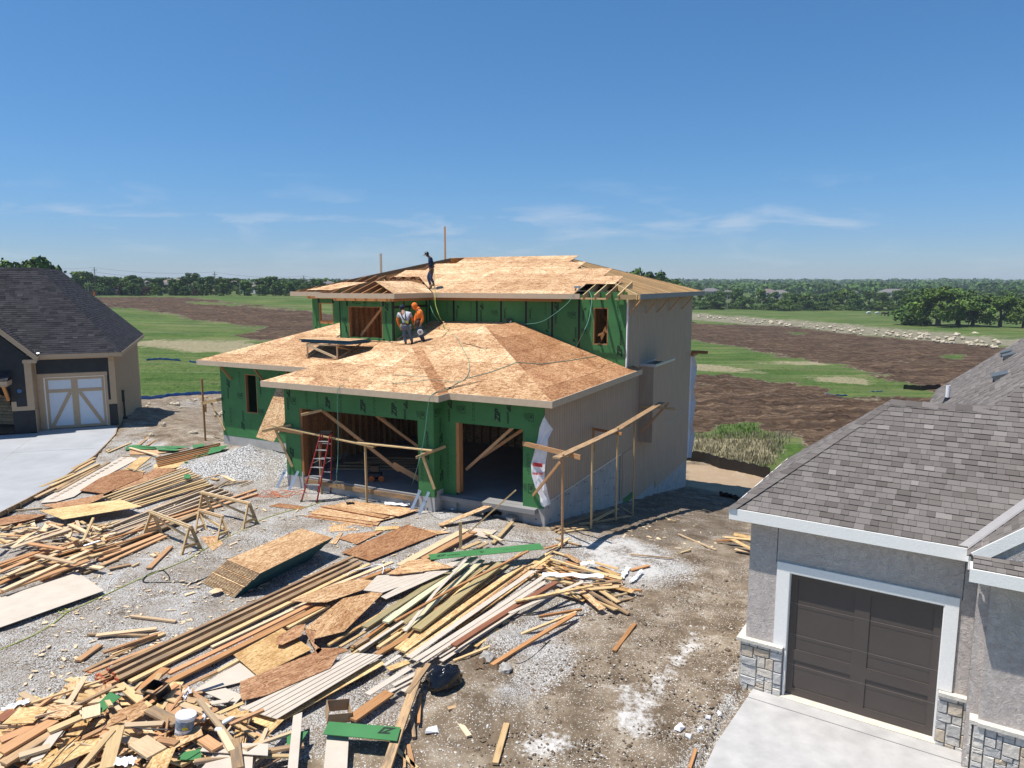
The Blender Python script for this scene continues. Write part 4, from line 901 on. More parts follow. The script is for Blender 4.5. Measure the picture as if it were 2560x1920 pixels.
def veneer(mb, o, ux, nn, L, Hh, seed):
    r = random.Random(seed); o = Vector(o); ux = Vector(ux); nn = Vector(nn); Z = Vector((0, 0, 1))
    P = lambda u, z, d: o+ux*u+Z*z+nn*d
    mb.poly([P(0, 0, .02), P(L, 0, .02), P(L, Hh, .02), P(0, Hh, .02)], col=0.0)
    gw = .075; nx, nz = max(1, round(L/gw)), max(1, round(Hh/gw)); gx, gz = L/nx, Hh/nz; used = [[False]*nz for _ in range(nx)]
    for j in range(nz):
        for i in range(nx):
            if used[i][j]: continue
            w_, h_ = r.choice([(2, 1), (3, 2), (4, 2), (2, 2), (3, 3), (2, 1), (4, 3), (3, 2), (2, 3)])
            while w_ > 1 and (i+w_ > nx or any(used[i+q][j] for q in range(w_))): w_ -= 1
            while h_ > 1 and (j+h_ > nz or any(used[i+q][j+h_-1] for q in range(w_))): h_ -= 1
            for q in range(w_):
                for s_ in range(h_): used[i+q][j+s_] = True
            u0, u1, z0, z1 = i*gx+.005, (i+w_)*gx-.005, j*gz+.005, (j+h_)*gz-.005; t_ = .12+r.random()*.88; k = 4
            q5 = (0, .05, .5, .95, 1); dp = .045+r.uniform(-.008, .012); g = [[P(u0+(u1-u0)*q5[ii], z0+(z1-z0)*q5[jj], (.02 if ii in (0, k) or jj in (0, k) else dp+r.uniform(-.006, .006))) for ii in range(k+1)] for jj in range(k+1)]
            for jj in range(k):
                for ii in range(k): mb.poly([g[jj][ii], g[jj][ii+1], g[jj+1][ii+1], g[jj+1][ii]], col=t_)
mb = MB(); veneer(mb, (-.78, -.03, -.1), (1, 0, 0), (0, -1, 0), .74, .99, 4); mb.box(-.78, -.04, -.045, 0, -.1, .88, col=0.0); mb.box(-.80, -.725, -.045, .5, -.1, .88, col=.3); mb.build('stone_base', MAT['stone'], RH)
mb = MB(); veneer(mb, (2.40, -.03, -.1), (1, 0, 0), (0, -1, 0), .50, .96, 8); veneer(mb, (2.90, -.03, -.1), (0, -1, 0), (-1, 0, 0), .52, .96, 9); veneer(mb, (2.90, -.66, -.1), (1, 0, 0), (0, -1, 0), 4.5, .96, 10)
mb.box(2.40, 2.93, -.045, 0, -.1, .85, col=0.0); mb.box(2.915, 2.955, -.62, -.045, -.1, .85, col=0.0); mb.box(2.92, 7.4, -.675, -.62, -.1, .85, col=0.0); mb.build('stone_base', MAT['stone'], RH)
mb = MB(); mb.box(-.86, -.04, -.12, .0, .885, .945); mb.box(-.86, -.72, 0, .5, .885, .945); build_each(mb, 'stone_sill', MAT['sill'], RH)
mb = MB(); mb.box(2.40, 2.93, -.12, 0, .86, .92); mb.box(2.84, 2.95, -.72, -.12, .862, .922); mb.box(2.95, 7.4, -.74, -.62, .86, .92); build_each(mb, 'stone_sill', MAT['sill'], RH)
mb = MB(); mb.lathe((0, 0, 0), [(.055, 0), (.05, .02), (.0, .02)], 12); o = mb.build('light_rough_in', MAT['black'], RH); o.location = (3.55, -.622, 1.98); o.rotation_euler = (pi/2, 0, 0)
# roof
EV = 3.44; c0 = (-.98, -.42); pt = .84
mb = MB(); R1 = random.Random(11)
rz_ = EV+pt*2.23
rl, rr = (1.20, 2.01, rz_), (2.75, 2.01, rz_)
BG = 2.55   # left limit of the bigger roof
big = 6.9
vpt = (2.55+3.2, 2.7, EV+pt*3.12)
shingle_plane(mb, [(-1.03, -.22, EV), (2.62, -.22, EV), (6.0, 3.16, EV+pt*3.38), (6.0, 5.1, EV+pt*5.32), (5.87, 5.1, EV+pt*5.32), rr, rl], .115, .18, R1)
shingle_plane(mb, [(-1.03, 4.24, EV), (-1.03, -.22, EV), rl], .115, .18, R1)
rb_ = (1.20, 2.01, rz_)
shingle_plane(mb, [(4.2, 4.24, EV), (-1.03, 4.24, EV), rb_, (4.2, 2.01, rz_)], .115, .18, R1)
# big roof behind: slope facing left, sharing the hip with the front slope
ZA, ZS = rz_-.006, .832
def bigpt(px, py):
    n = Vector((0, 0, 1))-F2.A*ZS; p0 = F2.w(2.75, 2.05, ZA); return F2.l(onpl(px, py, p0, n))
S6 = lambda x, y: (1800+x/2.911, 820+y/2.911)
g1, g2, g3 = bigpt(*S6(1525, 545)), bigpt(*S6(1567, 455)), bigpt(*S6(2185, 92))
gt = (5.87, 5.1, EV+pt*5.32); pl_ = lambda a, b: (a, b, ZA+ZS*(a-2.75))
top_a = max(5.87, g3[0])
shingle_plane(mb, [pl_(g1[0], g2[1]), pl_(g1[0], 2.2), pl_(2.75, 2.05), pl_(5.87, 5.1), pl_(top_a+.01, g3[1])], .115, .18, R1)
ridge_caps(mb, pl_(g1[0], g2[1]), pl_(top_a, g3[1]), (-1, 0, -ZS), (0, 1, 0), .14, .2, R1)
ridge_caps(mb, (-1.06, -.26, EV), rl, (1, 0, .0), (0, 1, 0), .14, .17, R1)
ridge_caps(mb, rl, rr, (0, -1, -pt), (0, 1, -pt), .14, .26, R1)
ridge_caps(mb, rr, (5.87, 5.1, EV+pt*5.32), (1, 0, 0), (0, 1, .1), .15, .17, R1)
rf = mb.build('shingle_roof', MAT['shin_r'], RH)
mb = MB()   # porch gable: slope facing left and the small return roof
shingle_plane(mb, [(2.62, -.22, EV), (2.62, -.62, EV), (6.0, -.62, EV+pt*3.38), (6.0, 3.16, EV+pt*3.38)], .115, .18, R1)
shingle_plane(mb, [(2.70, -.95, EV-.06), (7.2, -.95, EV-.06), (7.2, -.64, EV+.05), (2.70, -.64, EV+.05)], .115, .18, R1)
mb.build('porch_roof', MAT['shin_r'], RH)
mb = MB()
def strip(p, q, u, w_, th):
    mb.bar(p, q, w_, th, u)
vt = MB(); fz = lambda b: EV+pt*(b+.22)+.022; vt.poly([(2.50, -.22, fz(-.22)), (2.62, -.22, fz(-.22)), (6.0, 3.16, fz(3.16)), (5.84, 3.16, fz(3.16))]); vt.poly([(2.62, -.22, EV+.022), (2.62, -.36, EV+.022), (6.0, 3.0, EV+pt*3.38+.022), (6.0, 3.16, EV+pt*3.38+.022)]); vt.build('valley_flashing', m_plain('grey_valley_metal', (.30, .285, .285), .5, .4, .05), RH)
fb = MB(); fb.box(-1.03, 2.64, -.25, -.22, EV-.21, EV-.005); fb.box(-1.06, -1.03, -.25, 4.24, EV-.21, EV-.005); fb.box(2.64, 2.67, -.60, -.22, EV-.21, EV-.005); fb.box(2.70, 7.2, -.98, -.95, EV-.26, EV-.065); fb.box(2.67, 2.70, -.98, -.63, EV-.26, EV-.065)
fb.bar((2.72, -.64, EV+.0), (6.0, -.64, EV+.0+pt*3.28), .03, .17, (0, 0, 1)); build_each(fb, 'fascia', MAT['wtrim'], RH)
gb = MB(); gb.poly([(2.95, -.625, EV-.2), (7.4, -.625, EV-.2), (6.2, -.625, EV+pt*3.2), (2.95, -.625, EV+.12)]); gb.build('gable_wall', MAT['stucco'], RH)
sf = MB(); sf.box(-1.0, 2.62, -.22, 0, EV-.20, EV-.18); sf.box(2.7, 7.2, -.95, -.62, EV-.25, EV-.23); build_each(sf, 'soffit', MAT['wtrim'], RH)
# vents and pipe on the left-facing slope
def on_slope(px, py, o=0): return bigpt(px, py), None
for px, py, L, H2 in ((2504, 940, .75, .13), (2519, 882, .6, .12), (2526, 890, .6, .12)):
    (a_, b_, z_), n = on_slope(px, py); mb = MB(); pz = ZS
    s_ = sqrt(1+pz*pz); X = Vector((1/s_, 0, pz/s_)); Y = Vector((0, 1, 0)); Nn = Vector((-pz/s_, 0, 1/s_)); c = Vector((a_, b_, z_))
    co = [c-X*.14-Y*L/2, c+X*.14-Y*L/2, c+X*.14+Y*L/2, c-X*.14+Y*L/2]
    mb.hexa(co+[co[0]+Nn*H2, co[1]+Nn*.02, co[2]+Nn*.02, co[3]+Nn*H2]); v_ = mb.build('roof_vent', m_plain('grey_vent_metal', (.10, .11, .115), .5), RH)
(a_, b_, z_), n = on_slope(2368, 1002)
mb = MB(); mb.lathe((a_, b_, z_-.1), [(.05, 0), (.05, .48), (.042, .48), (.042, .3)], 14); mb.build('vent_pipe', MAT['white'], RH)
mb = MB(); mb.lathe((a_, b_, z_-.1), [(.11, .0), (.06, .17), (.052, .19)], 12); mb.build('pipe_boot', MAT['black'], RH)
# driveway at right
mb = MB(); g0 = .0
e1 = [F2.w(-.52, -.09, g0), W(1790, 1858, g0), W(1733, 1980, g0), W(1560, 2500, g0), F2.w(6, -9, g0), F2.w(2.86, -.09, g0)]
mb.prism(e1, (0, 0, -.12)); o = mb.build('driveway', m_plain('driveway_concrete', (.43, .415, .40), .85, var=.16, scale=2.2, bmp=.12, bscale=12)); o['kind'] = 'structure'
mb = MB(); mb.box(-.05, 2.42, -.1, .12, -.1, .012); mb.build('door_threshold', m_plain('threshold_concrete', (.62, .56, .47), .9, var=.12, scale=8), RH)
mb = MB(); jn = [F2.w(-.60, -.42, .003), F2.w(2.9, -.42, .003)]; mb.bar(jn[0], jn[1], .012, .006); o = mb.build('driveway_joint', m_plain('joint_grey', (.2, .2, .2), .9)); o['kind'] = 'structure'
# ================= left neighbour (dark shingles, barn-style garage door) =================
LHs = thing('neighbour_house', 'tan house at left with dark shingle roof and white barn-style garage door', 'house', F3.o, F3.rz)
MAT['felt'] = m_plain('black_house_wrap', (.017, .019, .024), .5, .35, .3, 3, bmp=.3, bscale=7)
MAT['ltrim'] = m_plain('tan_trim_paint', (.50, .36, .235), .7, .25, .05)
MAT['lside'] = m_siding('tan_siding', (.44, .30, .185), .2, 1, .05, .7)
LHg = .30; DL = -2.60; DHt = LHg+2.57
mb = MB(); wallbox(mb, -3.3, .50, LHg, 3.78, 0, .16, [(DL, .02, .2, DHt)]); mb.build('garage_front_wall', MAT['ltrim'], LHs)
mb = MB(); wallbox(mb, .16, 12.9, -3.2, 3.85, .36, .50, [], 'b'); mb.build('side_wall', MAT['lside'], LHs)
mb = MB(); mb.box(-9, .36, 12.76, 12.9, -3, 3.85); mb.build('rear_wall', MAT['ltrim'], LHs)
fe = MB(); fe.box(-2.86, .12, -.012, -.001, DHt+.20, DHt+.92); fe.box(.12, .25, -.012, -.001, 1.62, DHt+.92); build_each(fe, 'wrap_panel', MAT['felt'], LHs)
fe = MB(); fe.box(.14, .505, -.045, .1, LHg, 1.38); fe.build('pier_wrap', MAT['felt'], LHs)
mb = MB(); mb.box(.12, .52, -.03, -.001, 1.40, 1.60); mb.box(.25, .52, -.028, -.001, 1.6, 3.6); mb.box(-2.9, .3, -.028, -.001, DHt+.93, 3.76); mb.box(-2.86, .16, -.03, -.002, DHt, DHt+.18); mb.box(.02, .14, -.03, -.002, LHg, DHt); mb.box(-2.86, DL, -.03, -.002, LHg, DHt); build_each(mb, 'trim_board', MAT['ltrim'], LHs)
mb = MB(); mb.box(DL, .02, .06, .10, LHg+.01, DHt-.03); ld = mb.build('garage_door', m_plain('white_door_paint', (.66, .70, .76), .5, .4, .03), LHs)
fm = MB(); tz = DHt-.03; bz_ = LHg+.01
for a0, a1 in ((DL+.05, DL+.17), (-1.45, -1.17), (-.12, .0)): fm.box(a0, a1, .035, .06, bz_, tz)
for z0, z1 in ((bz_, bz_+.13), (tz-.12, tz), (tz-.74, tz-.58)):
    fm.box(DL+.17, -1.45, .036, .06, z0, z1); fm.box(-1.17, -.12, .036, .06, z0, z1)
fm.bar((DL+.22, .046, bz_+.1), (-1.52, .046, tz-.76), .022, .16, (0, 0, 1)); fm.bar((-.17, .046, bz_+.1), (-1.10, .046, tz-.76), .022, .16, (0, 0, 1)); build_each(fm, 'door_rail', MAT['ltrim'], ld)
mb = MB(); mb.box(DL, DL+.05, -.005, .06, LHg, DHt); mb.box(-.0, .02, -.005, .06, LHg, DHt); mb.box(DL, .02, -.005, .06, DHt-.03, DHt); build_each(mb, 'door_jamb', MAT['wtrim'], LHs)
# front gable wing at the left edge
GBb = -.62
mb = MB()
wallbox(mb, -9.0, -2.95, LHg, 3.9, GBb, GBb+.15, [(-8.2, -3.85, .2, 2.55)]); mb.build('gable_wall', MAT['felt'], LHs)
gm = MB(); gm.poly([(-9.0, GBb, 3.9), (-2.95, GBb, 3.9), (-5.975, GBb, 3.9+3.02*1.0)]); gm.build('gable_panel', MAT['felt'], LHs)
mb = MB(); mb.box(-3.22, -2.93, GBb-.03, GBb, 1.6, 3.85); mb.box(-3.86, -2.93, GBb-.031, GBb, 1.40, 1.6); mb.box(-3.86, -3.66, GBb-.029, GBb, 1.6, 1.85); mb.box(-2.95, -2.92, GBb, 0, 1.4, 3.85); mb.box(-2.94, -2.9, GBb+.0, 0, .3, 1.4); build_each(mb, 'trim_board', MAT['ltrim'], LHs)
mb = MB(); mb.box(-3.83, -2.93, GBb-.03, GBb-.001, .32, 1.39); mb.build('pier_wrap', MAT['felt'], LHs)
mb = MB(); mb.lathe((0, 0, 0), [(.09, 0), (.085, .02), (.05, .025), (.05, .0)], 14); o = mb.build('light_box', m_plain('blue_box_plastic', (.10, .22, .5), .5), LHs); o.location = (-3.5, GBb-.005, 2.35); o.rotation_euler = (pi/2, 0, 0)
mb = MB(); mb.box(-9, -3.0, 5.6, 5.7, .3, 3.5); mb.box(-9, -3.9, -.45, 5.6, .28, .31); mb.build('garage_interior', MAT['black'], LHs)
for k in range(9):
    mb = MB(); mb.bar((-4.0-.1*k, 1.2+.2*k, .5+.14*k), (-7.0, 3.2+.1*k, .45+.17*k), .05, .14); o = mb.build('stored_beam', MAT['stained'], LHs)
# canopy with bracket
mb = MB(); R2 = random.Random(21); shingle_plane(mb, [(-9.0, -1.55, 2.95), (-3.75, -1.55, 2.95), (-3.75, GBb, 3.35), (-9.0, GBb, 3.35)], .14, .3, R2); mb.build('canopy_roof', MAT['shin_l'], LHs)
mb = MB(); mb.box(-9, -3.75, -1.58, -1.55, 2.76, 2.94); mb.box(-3.78, -3.75, -1.55, GBb, 2.76, 2.94); mb.box(-9, -3.78, -1.5, GBb, 2.70, 2.74); build_each(mb, 'canopy_fascia', MAT['ltrim'], LHs)
mb = MB(); mb.bar((-3.95, -1.4, 2.74), (-3.95, GBb-.06, 1.95), .12, .14); mb.build('canopy_bracket', m_wood('cedar', (.50, .24, .08), (.34, .15, .05)), LHs)
mb = MB(); e = 4.05; P3 = 1.075
hx, hy = .90, -.47; t_ = 3.9; ht = (hx-t_, hy+t_, e+P3*t_)
shingle_plane(mb, [(-9.5, hy, e), (hx, hy, e), ht, (-9.5, hy+t_, e+P3*t_)], .135, .32, R2)
shingle_plane(mb, [(hx, hy, e), (hx, 13.1, e), (hx-t_, 13.1-t_, e+P3*t_), ht], .135, .32, R2)
shingle_plane(mb, [(hx, 13.1, e), (-9.5, 13.1, e), (-9.5, 13.1-t_, e+P3*t_), (hx-t_, 13.1-t_, e+P3*t_)], .3, .6, R2)
ridge_caps(mb, (hx, hy, e), ht, (-1, 0, 0), (0, 1, 0), .14, .18, R2); ridge_caps(mb, ht, (-9.5, hy+t_, e+P3*t_), (0, -1, -P3), (0, 1, -P3), .14, .3, R2)
# gable roof right slope
gx, gy = -2.62, -.95
shingle_plane(mb, [(gx, gy, 3.98), (gx, -.35, 3.98), (-4.9, 1.93, 3.98+2.28), (-5.975, 3.0, 3.98+3.35), (-5.975, gy, 3.98+3.35)], .135, .32, R2)
mb.build('shingle_roof', MAT['shin_l'], LHs)
vt = MB(); vt.bar((gx+.0, -.42, 4.10), (-5.7, 2.70, 4.10+3.12), .10, .02, (0, -1, 1)); vt.build('valley_flashing', MAT['metal'], LHs)
fb = MB(); fb.box(-2.6, hx, hy-.03, hy, e-.20, e-.01); fb.box(hx, hx+.03, hy-.03, 13.1, e-.20, e-.01); fb.bar((gx+.02, gy-.015, 3.88), (-6.0, gy-.015, 3.88+3.35), .03, .2, (0, 0, 1)); fb.box(gx-.0, gx+.03, gy, -.4, 3.80, 3.97); fb.box(-3.2, gx, gy-.03, gy, 3.70, 3.86); build_each(fb, 'fascia', MAT['ltrim'], LHs)
sf = MB(); sf.box(-2.6, hx, hy, 0, e-.21, e-.19); sf.box(.5, hx, 0, 13, e-.21, e-.19); build_each(sf, 'soffit', MAT['ltrim'], LHs)
# electric meter
mb = MB(); mb.box(.50, .62, 2.2, 2.5, 1.15, 1.75); mt = mb.build('meter_box', m_plain('dark_meter_grey', (.05, .055, .06), .5), LHs)
mb = MB(); mb.tube([(.57, 2.3, -.4), (.57, 2.3, 1.15)], .045, 8); mb.tube([(.62, 2.05, .35), (.62, 2.05, .9), (.62, 1.75, .95)], .02, 6); mb.box(.52, .72, 1.95, 2.3, .05, .35); mb.build('meter_conduit', m_plain('dark_conduit', (.03, .035, .045), .5), LHs)
mb = MB(); mb.poly([(.51, .3, -.3), (.51, 1.8, -.5), (.51, 1.8, .9), (.51, .3, .2)]); mb.build('lower_panel', MAT['ltrim'], LHs)
# driveway at left with its form boards
g0 = .28
edge = [(292, 1066), (287, 1085), (262, 1112), (236, 1138), (190, 1170), (120, 1218), (60, 1250), (-20, 1290)]
pts = [W(x, y, g0) for x, y in edge]
poly_ = pts+[W(-400, 1500, g0), W(-900, 1500, g0), F3.w(-9, -.7, g0), F3.w(-2.9, -.7, g0), F3.w(-2.9, .0, g0), F3.w(.3, .0, g0)]
mb = MB(); mb.prism(poly_, (0, 0, -.14)); o = mb.build('driveway', m_plain('fresh_concrete', (.36, .365, .375), .85, var=.10, scale=.9, bmp=.1, bscale=10)); o['kind'] = 'structure'
mb = MB(); mb.bar(W(80, 1093, g0+.003), W(-60, 1200, g0+.003), .03, .008); mb.bar(W(-30, 1135, g0+.003), W(236, 1120, g0+.003), .015, .006); o = mb.build('driveway_joint', MAT['concrete']); o['kind'] = 'structure'
mb = MB()
for k in range(len(pts)-1):
    p, q = pts[k], pts[k+1]; nrm = (q-p).cross(Vector((0, 0, 1))).normalized()*-.025
    if nrm.x < 0: nrm = -nrm
    mb.bar(p+nrm-Vector((0, 0, .06)), q+nrm-Vector((0, 0, .06)), .04, .14)
fbd = thing('driveway_form', 'curved wooden form boards with stakes along the edge of the left concrete driveway', 'form board', pts[3]); 
for o in build_each(mb, 'form_board', MAT['stained']): o.parent = fbd; o.matrix_parent_inverse = Matrix.Translation(-pts[3])
sk = MB()
for k in range(len(pts)-1):
    for s_ in (.2, .6):
        p = pts[k].lerp(pts[k+1], s_); nrm = (pts[k+1]-pts[k]).cross(Vector((0, 0, 1))).normalized(); nrm = -nrm if nrm.x < 0 else nrm
        c = p+nrm*.07; sk.box(c.x-.02, c.x+.02, c.y-.02, c.y+.02, -.1, g0-.01)
for o in build_each(sk, 'stake', MAT['stained']): o.parent = fbd; o.matrix_parent_inverse = Matrix.Translation(-pts[3])
# ================= site debris =================
VW = {'8': (0, 1020, 3.456), 'A': (0, 1400, 3.16), 'B': (500, 1200, 3.16), 'C': (600, 1400, 3.16), 'D': (1000, 1180, 3.403), 'E': (1200, 1400, 3.16), 'F': (0, 1250, 4.424), 'G': (640, 900, 4.096), 'R': (1120, 900, 3.253), 'S': (1800, 820, 2.911)}
def P2(v, x, y): o = VW[v]; return o[0]+x/o[2], o[1]+y/o[2]
ORD = ['first', 'second', 'third', 'fourth', 'fifth', 'sixth', 'seventh', 'eighth', 'ninth', 'tenth', 'eleventh', 'twelfth', 'thirteenth', 'fourteenth', 'fifteenth', 'sixteenth', 'seventeenth', 'eighteenth', 'nineteenth', 'twentieth']
ORD += ['twent'+'ieth' if False else 'twenty-'+q for q in ORD[:9]]+['thirtieth']+['thirty-'+q for q in ORD[:9]]+['fortieth']+['forty-'+q for q in ORD[:9]]+['fiftieth']+['fifty-'+q for q in ORD[:9]]
KN = {'pine': 'pine_board', 'fir': 'fir_board', 'fresh': 'pine_board', 'orange': 'fir_board', 'stained': 'weathered_board', 'treated': 'treated_board', 'pale_green': 'treated_board', 'red': 'stained_board', 'osb': 'sheathing_strip', 'osby': 'sheathing_strip', 'osbd': 'sheathing_strip', 'beige': 'siding_strip', 'green': 'sheathing_strip', 'trim': 'siding_strip'}
def board_at(p, q, w_, t_, mat, label, group=None, name=None, red=False, roll=0, cat='board'):
    """board whose top centre line runs p->q; origin at its centre, grain along local x"""
    p, q = Vector(p), Vector(q); L = (q-p).length; x = (q-p)/L; y = Vector((0, 0, 1)).cross(x).normalized(); z = x.cross(y)
    if roll: R_ = Matrix.Rotation(roll, 3, x); y = R_ @ y; z = R_ @ z
    mb = MB(); r = random.Random(int(abs(p.x*977+p.y*613+q.x*31)*100)); j = [r.uniform(-.003, .003) for _ in range(4)]
    n = max(1, int(L/.8)) if L > 2.2 else 1; bow = r.uniform(-.008, .012)*min(L, 4)/2 if n > 1 else 0; sw = r.uniform(-.010, .010)*min(L, 4)/2 if n > 1 else 0
    secs = []
    for k in range(n+1):
        f = k/n; X = -L/2+L*f; oz = -bow*(1-(2*f-1)**2); oy = sw*(1-(2*f-1)**2)
        secs.append([(X+j[0], -w_/2+oy, -t_+oz), (X+j[1], w_/2+oy, -t_+oz), (X+j[1], w_/2+oy, oz), (X+j[0], -w_/2+oy, oz)])
    for k in range(n):
        a, b = secs[k], secs[k+1]
        for i in range(4): mb.poly([a[i], b[i], b[(i+1) % 4], a[(i+1) % 4]][::-1])
    mb.poly(secs[0]); mb.poly(secs[-1][::-1])
    o = mb.build(name or KN[mat], MAT[mat]); M = Matrix((x, y, z)).transposed().to_4x4(); M.translation = (p+q)/2; o.matrix_world = M
    tag(o, label, cat, group)
    if red:
        m2 = MB(); m2.box(-L/2-.004, -L/2+.02, -w_/2-.002, w_/2+.002, -t_-.002, .002); e = m2.build('painted_end', MAT['redpaint']); e.parent = o
    return o
def plank(v, x1, y1, x2, y2, w_, t_, h, mat, label, h2=None, **k):
    h2 = h if h2 is None else h2
    if h < .02: h += .03
    if h2 < .02: h2 += .03
    return board_at(G(*P2(v, x1, y1), h+t_), G(*P2(v, x2, y2), h2+t_), w_, t_, mat, label, **k)
def sheet(v, pts, t_, h, mat, label, name='osb_sheet', cat='sheet', group=None, hs=None, txt=None, under=None, lift=0):
    """flat sheet from its corner pixels; hs = per-corner extra height"""
    hs = hs or [0]*len(pts)
    W_ = [G(*P2(v, x, y), h+t_+e) for (x, y), e in zip(pts, hs)]
    c = sum(W_, Vector())/len(W_); i = max(range(len(W_)), key=lambda k: (W_[k]-W_[(k+1) % len(W_)]).length); x = (W_[(i+1) % len(W_)]-W_[i]); x.z = 0; x.normalize()
    y = Vector((0, 0, 1)).cross(x); M = Matrix((x, y, Vector((0, 0, 1)))).transposed().to_4x4(); M.translation = c; Mi = M.inverted()
    mb = MB(); L = [Mi @ q for q in W_]; ar = sum(L[k].x*L[(k+1) % len(L)].y-L[(k+1) % len(L)].x*L[k].y for k in range(len(L)))
    if ar < 0: L = L[::-1]
    n = len(L); dn = Vector((0, 0, -t_))
    cc = sum(L, Vector())/n
    if n > 4 or any(hs):
        for k in range(n): mb.poly([L[k], L[(k+1) % n], cc]); mb.poly([L[(k+1) % n]+dn, L[k]+dn, cc+dn])
    else: mb.poly(L); mb.poly([q+dn for q in L][::-1])
    for k in range(n): a, b = L[k], L[(k+1) % n]; mb.poly([a+dn, b+dn, b, a])
    o = mb.build(name, MAT[mat]); o.matrix_world = M; tag(o, label, cat, group); return o, M, c
# ---- left of the yard, along the driveway (view 8) ----
L8 = 'flat on the gravel by the left driveway'
for k, (a, b, c, d, h, m) in enumerate([(820, 425, 200, 750, .0, 'pine'), (815, 452, 250, 735, .02, 'pine'), (850, 480, 430, 672, .10, 'pine'), (862, 492, 320, 755, .04, 'pine'), (835, 505, 480, 700, .04, 'stained'), (940, 465, 480, 722, .0, 'stained'), (570, 652, 175, 805, .02, 'pine'), (470, 690, 300, 772, .08, 'fresh'), (640, 560, 345, 680, .10, 'pine')]):
    plank('8', a, b, c, d, .14, .04, h, m, '%s yellow board counted from the concrete in the bundle beside the left driveway' % ORD[k], group='yellow boards beside the left driveway')
sheet('8', [(1200, 425), (1310, 420), (1160, 540), (1070, 530)], .012, .02, 'osby', 'light sheet scrap behind the beige panel with squares')
o, M, c = sheet('8', [(1070, 412), (1195, 437), (870, 610), (640, 765), (490, 808), (350, 820), (400, 770)], .012, .03, 'beige', 'long beige panel printed with a row of darker squares beside the driveway', name='siding_sheet', cat='panel')
mb = MB(); Mi = M.inverted()
for k in range(17):
    f = k/16; x, y = 1075+(455-1075)*f, 430+(780-430)*f; q = Mi @ G(*P2('8', x, y), .045); mb.box(q.x-.1, q.x+.1, q.y-.055, q.y+.055, q.z-.004, q.z+.0015)
build_each(mb, 'printed_square', m_plain('dull_brown_print', (.40, .32, .25), .8), o)
sheet('8', [(1045, 530), (1240, 560), (1230, 600), (905, 740), (690, 712), (860, 605)], .012, .08, 'osbd', 'brown sheet with torn edge lying left of the long stud bundle')
sheet('8', [(1350, 515), (1530, 530), (1300, 620), (965, 725), (1240, 575)], .012, .06, 'osbd', 'narrow brown sheet tucked under the long stud bundle')
sheet('8', [(1330, 490), (1720, 400), (1760, 440), (1500, 520), (1330, 525)], .012, .04, 'osby', 'yellow sheet under the thick beam stack beside the gravel heap')
for k in range(15):
    f = k/14; x1, y1 = 1590+210*f+12*((k*5) % 4), 505+150*f; x2, y2 = 905+300*f-14*((k*3) % 5), 765+85*f
    plank('8', x1, y1, x2, y2, .089, .038, .02+.042*((k*2) % 3), 'pine' if k % 3 else 'fresh', '%s long pale stud from the driveway side in the stud bundle behind the sawhorses' % ORD[k], group='long pale studs behind the sawhorses')
for k in range(9):
    f = k/8; plank('8', 1840+170*f, 655+80*f+8*(k % 2), 955+70*f-20*(k % 3), 1010+88*f, .07, .04, .02+.04*(k % 2), 'trim' if k % 2 else 'stained', '%s grey strip from the back in the thin bundle between studs and thick beams' % ORD[k], group='thin grey strips behind the sawhorses')
for k, (a, b, c, d, h, m) in enumerate([(2212, 700, 1240, 1015, .0, 'fir'), (2225, 735, 1240, 1045, .0, 'fir'), (1240, 1010, 760, 1250, .06, 'stained'), (1700, 905, 1000, 1190, .10, 'stained'), (1690, 930, 745, 1285, .02, 'stained'), (1400, 1085, 850, 1305, .05, 'fir'), (1440, 1100, 880, 1350, .0, 'fir'), (1015, 1300, 720, 1420, .0, 'stained')]):
    plank('8', a, b, c, d, .19 if k in (3, 4, 5) else .12, .04, h, m, '%s thick brown beam from the back, running under the front sawhorse' % ORD[k], group='thick brown beams under the sawhorses')
for k in range(6):
    plank('8', 1900-k*8, 300+k*17, 1345+4*k, 428+k*14, .06, .09, .02+.0*k, 'orange' if k % 2 else 'stained', '%s brown beam from the back in the stack between green scraps and gravel heap' % ORD[k], group='stacked beams beside the gravel heap')
o, M, c = sheet('8', [(345, 885), (1040, 790), (1225, 850), (545, 962)], .012, .26, 'osby', 'large yellow sheet lying on the scrap heap behind the sawhorses')
sheet('8', [(360, 840), (650, 790), (895, 740), (890, 775), (760, 830), (500, 870)], .012, .12, 'osbd', 'dark brown sheet behind the large yellow sheet')
for k in range(4): sheet('8', [(-20, 960+k*13), (150, 920+k*8), (410, 918+k*10), (250, 965+k*10), (-20, 1020+k*5)], .012, .18-.04*k, 'osbd', '%s brown sheet from the top in the low pile at the left picture edge' % ORD[k], group='low pile of brown sheets')
for k, pl in enumerate([[(1100, 325), (1180, 318), (1350, 335), (1345, 350), (1080, 362)], [(1190, 330), (1560, 328), (1650, 335), (1500, 348)], [(1350, 345), (1545, 352), (1530, 368), (1370, 362)], [(1820, 342), (1978, 320), (1900, 372), (1790, 400)], [(1660, 320), (1765, 308), (1760, 330), (1670, 345)], [(1600, 570), (1650, 573), (1640, 608), (1580, 606)]]):
    sheet('8', pl, .011, .05+.03*k, 'green', ['green scrap farthest left behind the beams', 'green scrap in the middle behind the beams', 'green scrap lying just above the thin sheet', 'green scrap at the foot of the gravel heap', 'small green scrap nearest the green wing', 'tiny green scrap on the ends of the studs'][k], name='sheathing_scrap', cat='scrap', group='green scraps beside the gravel heap')
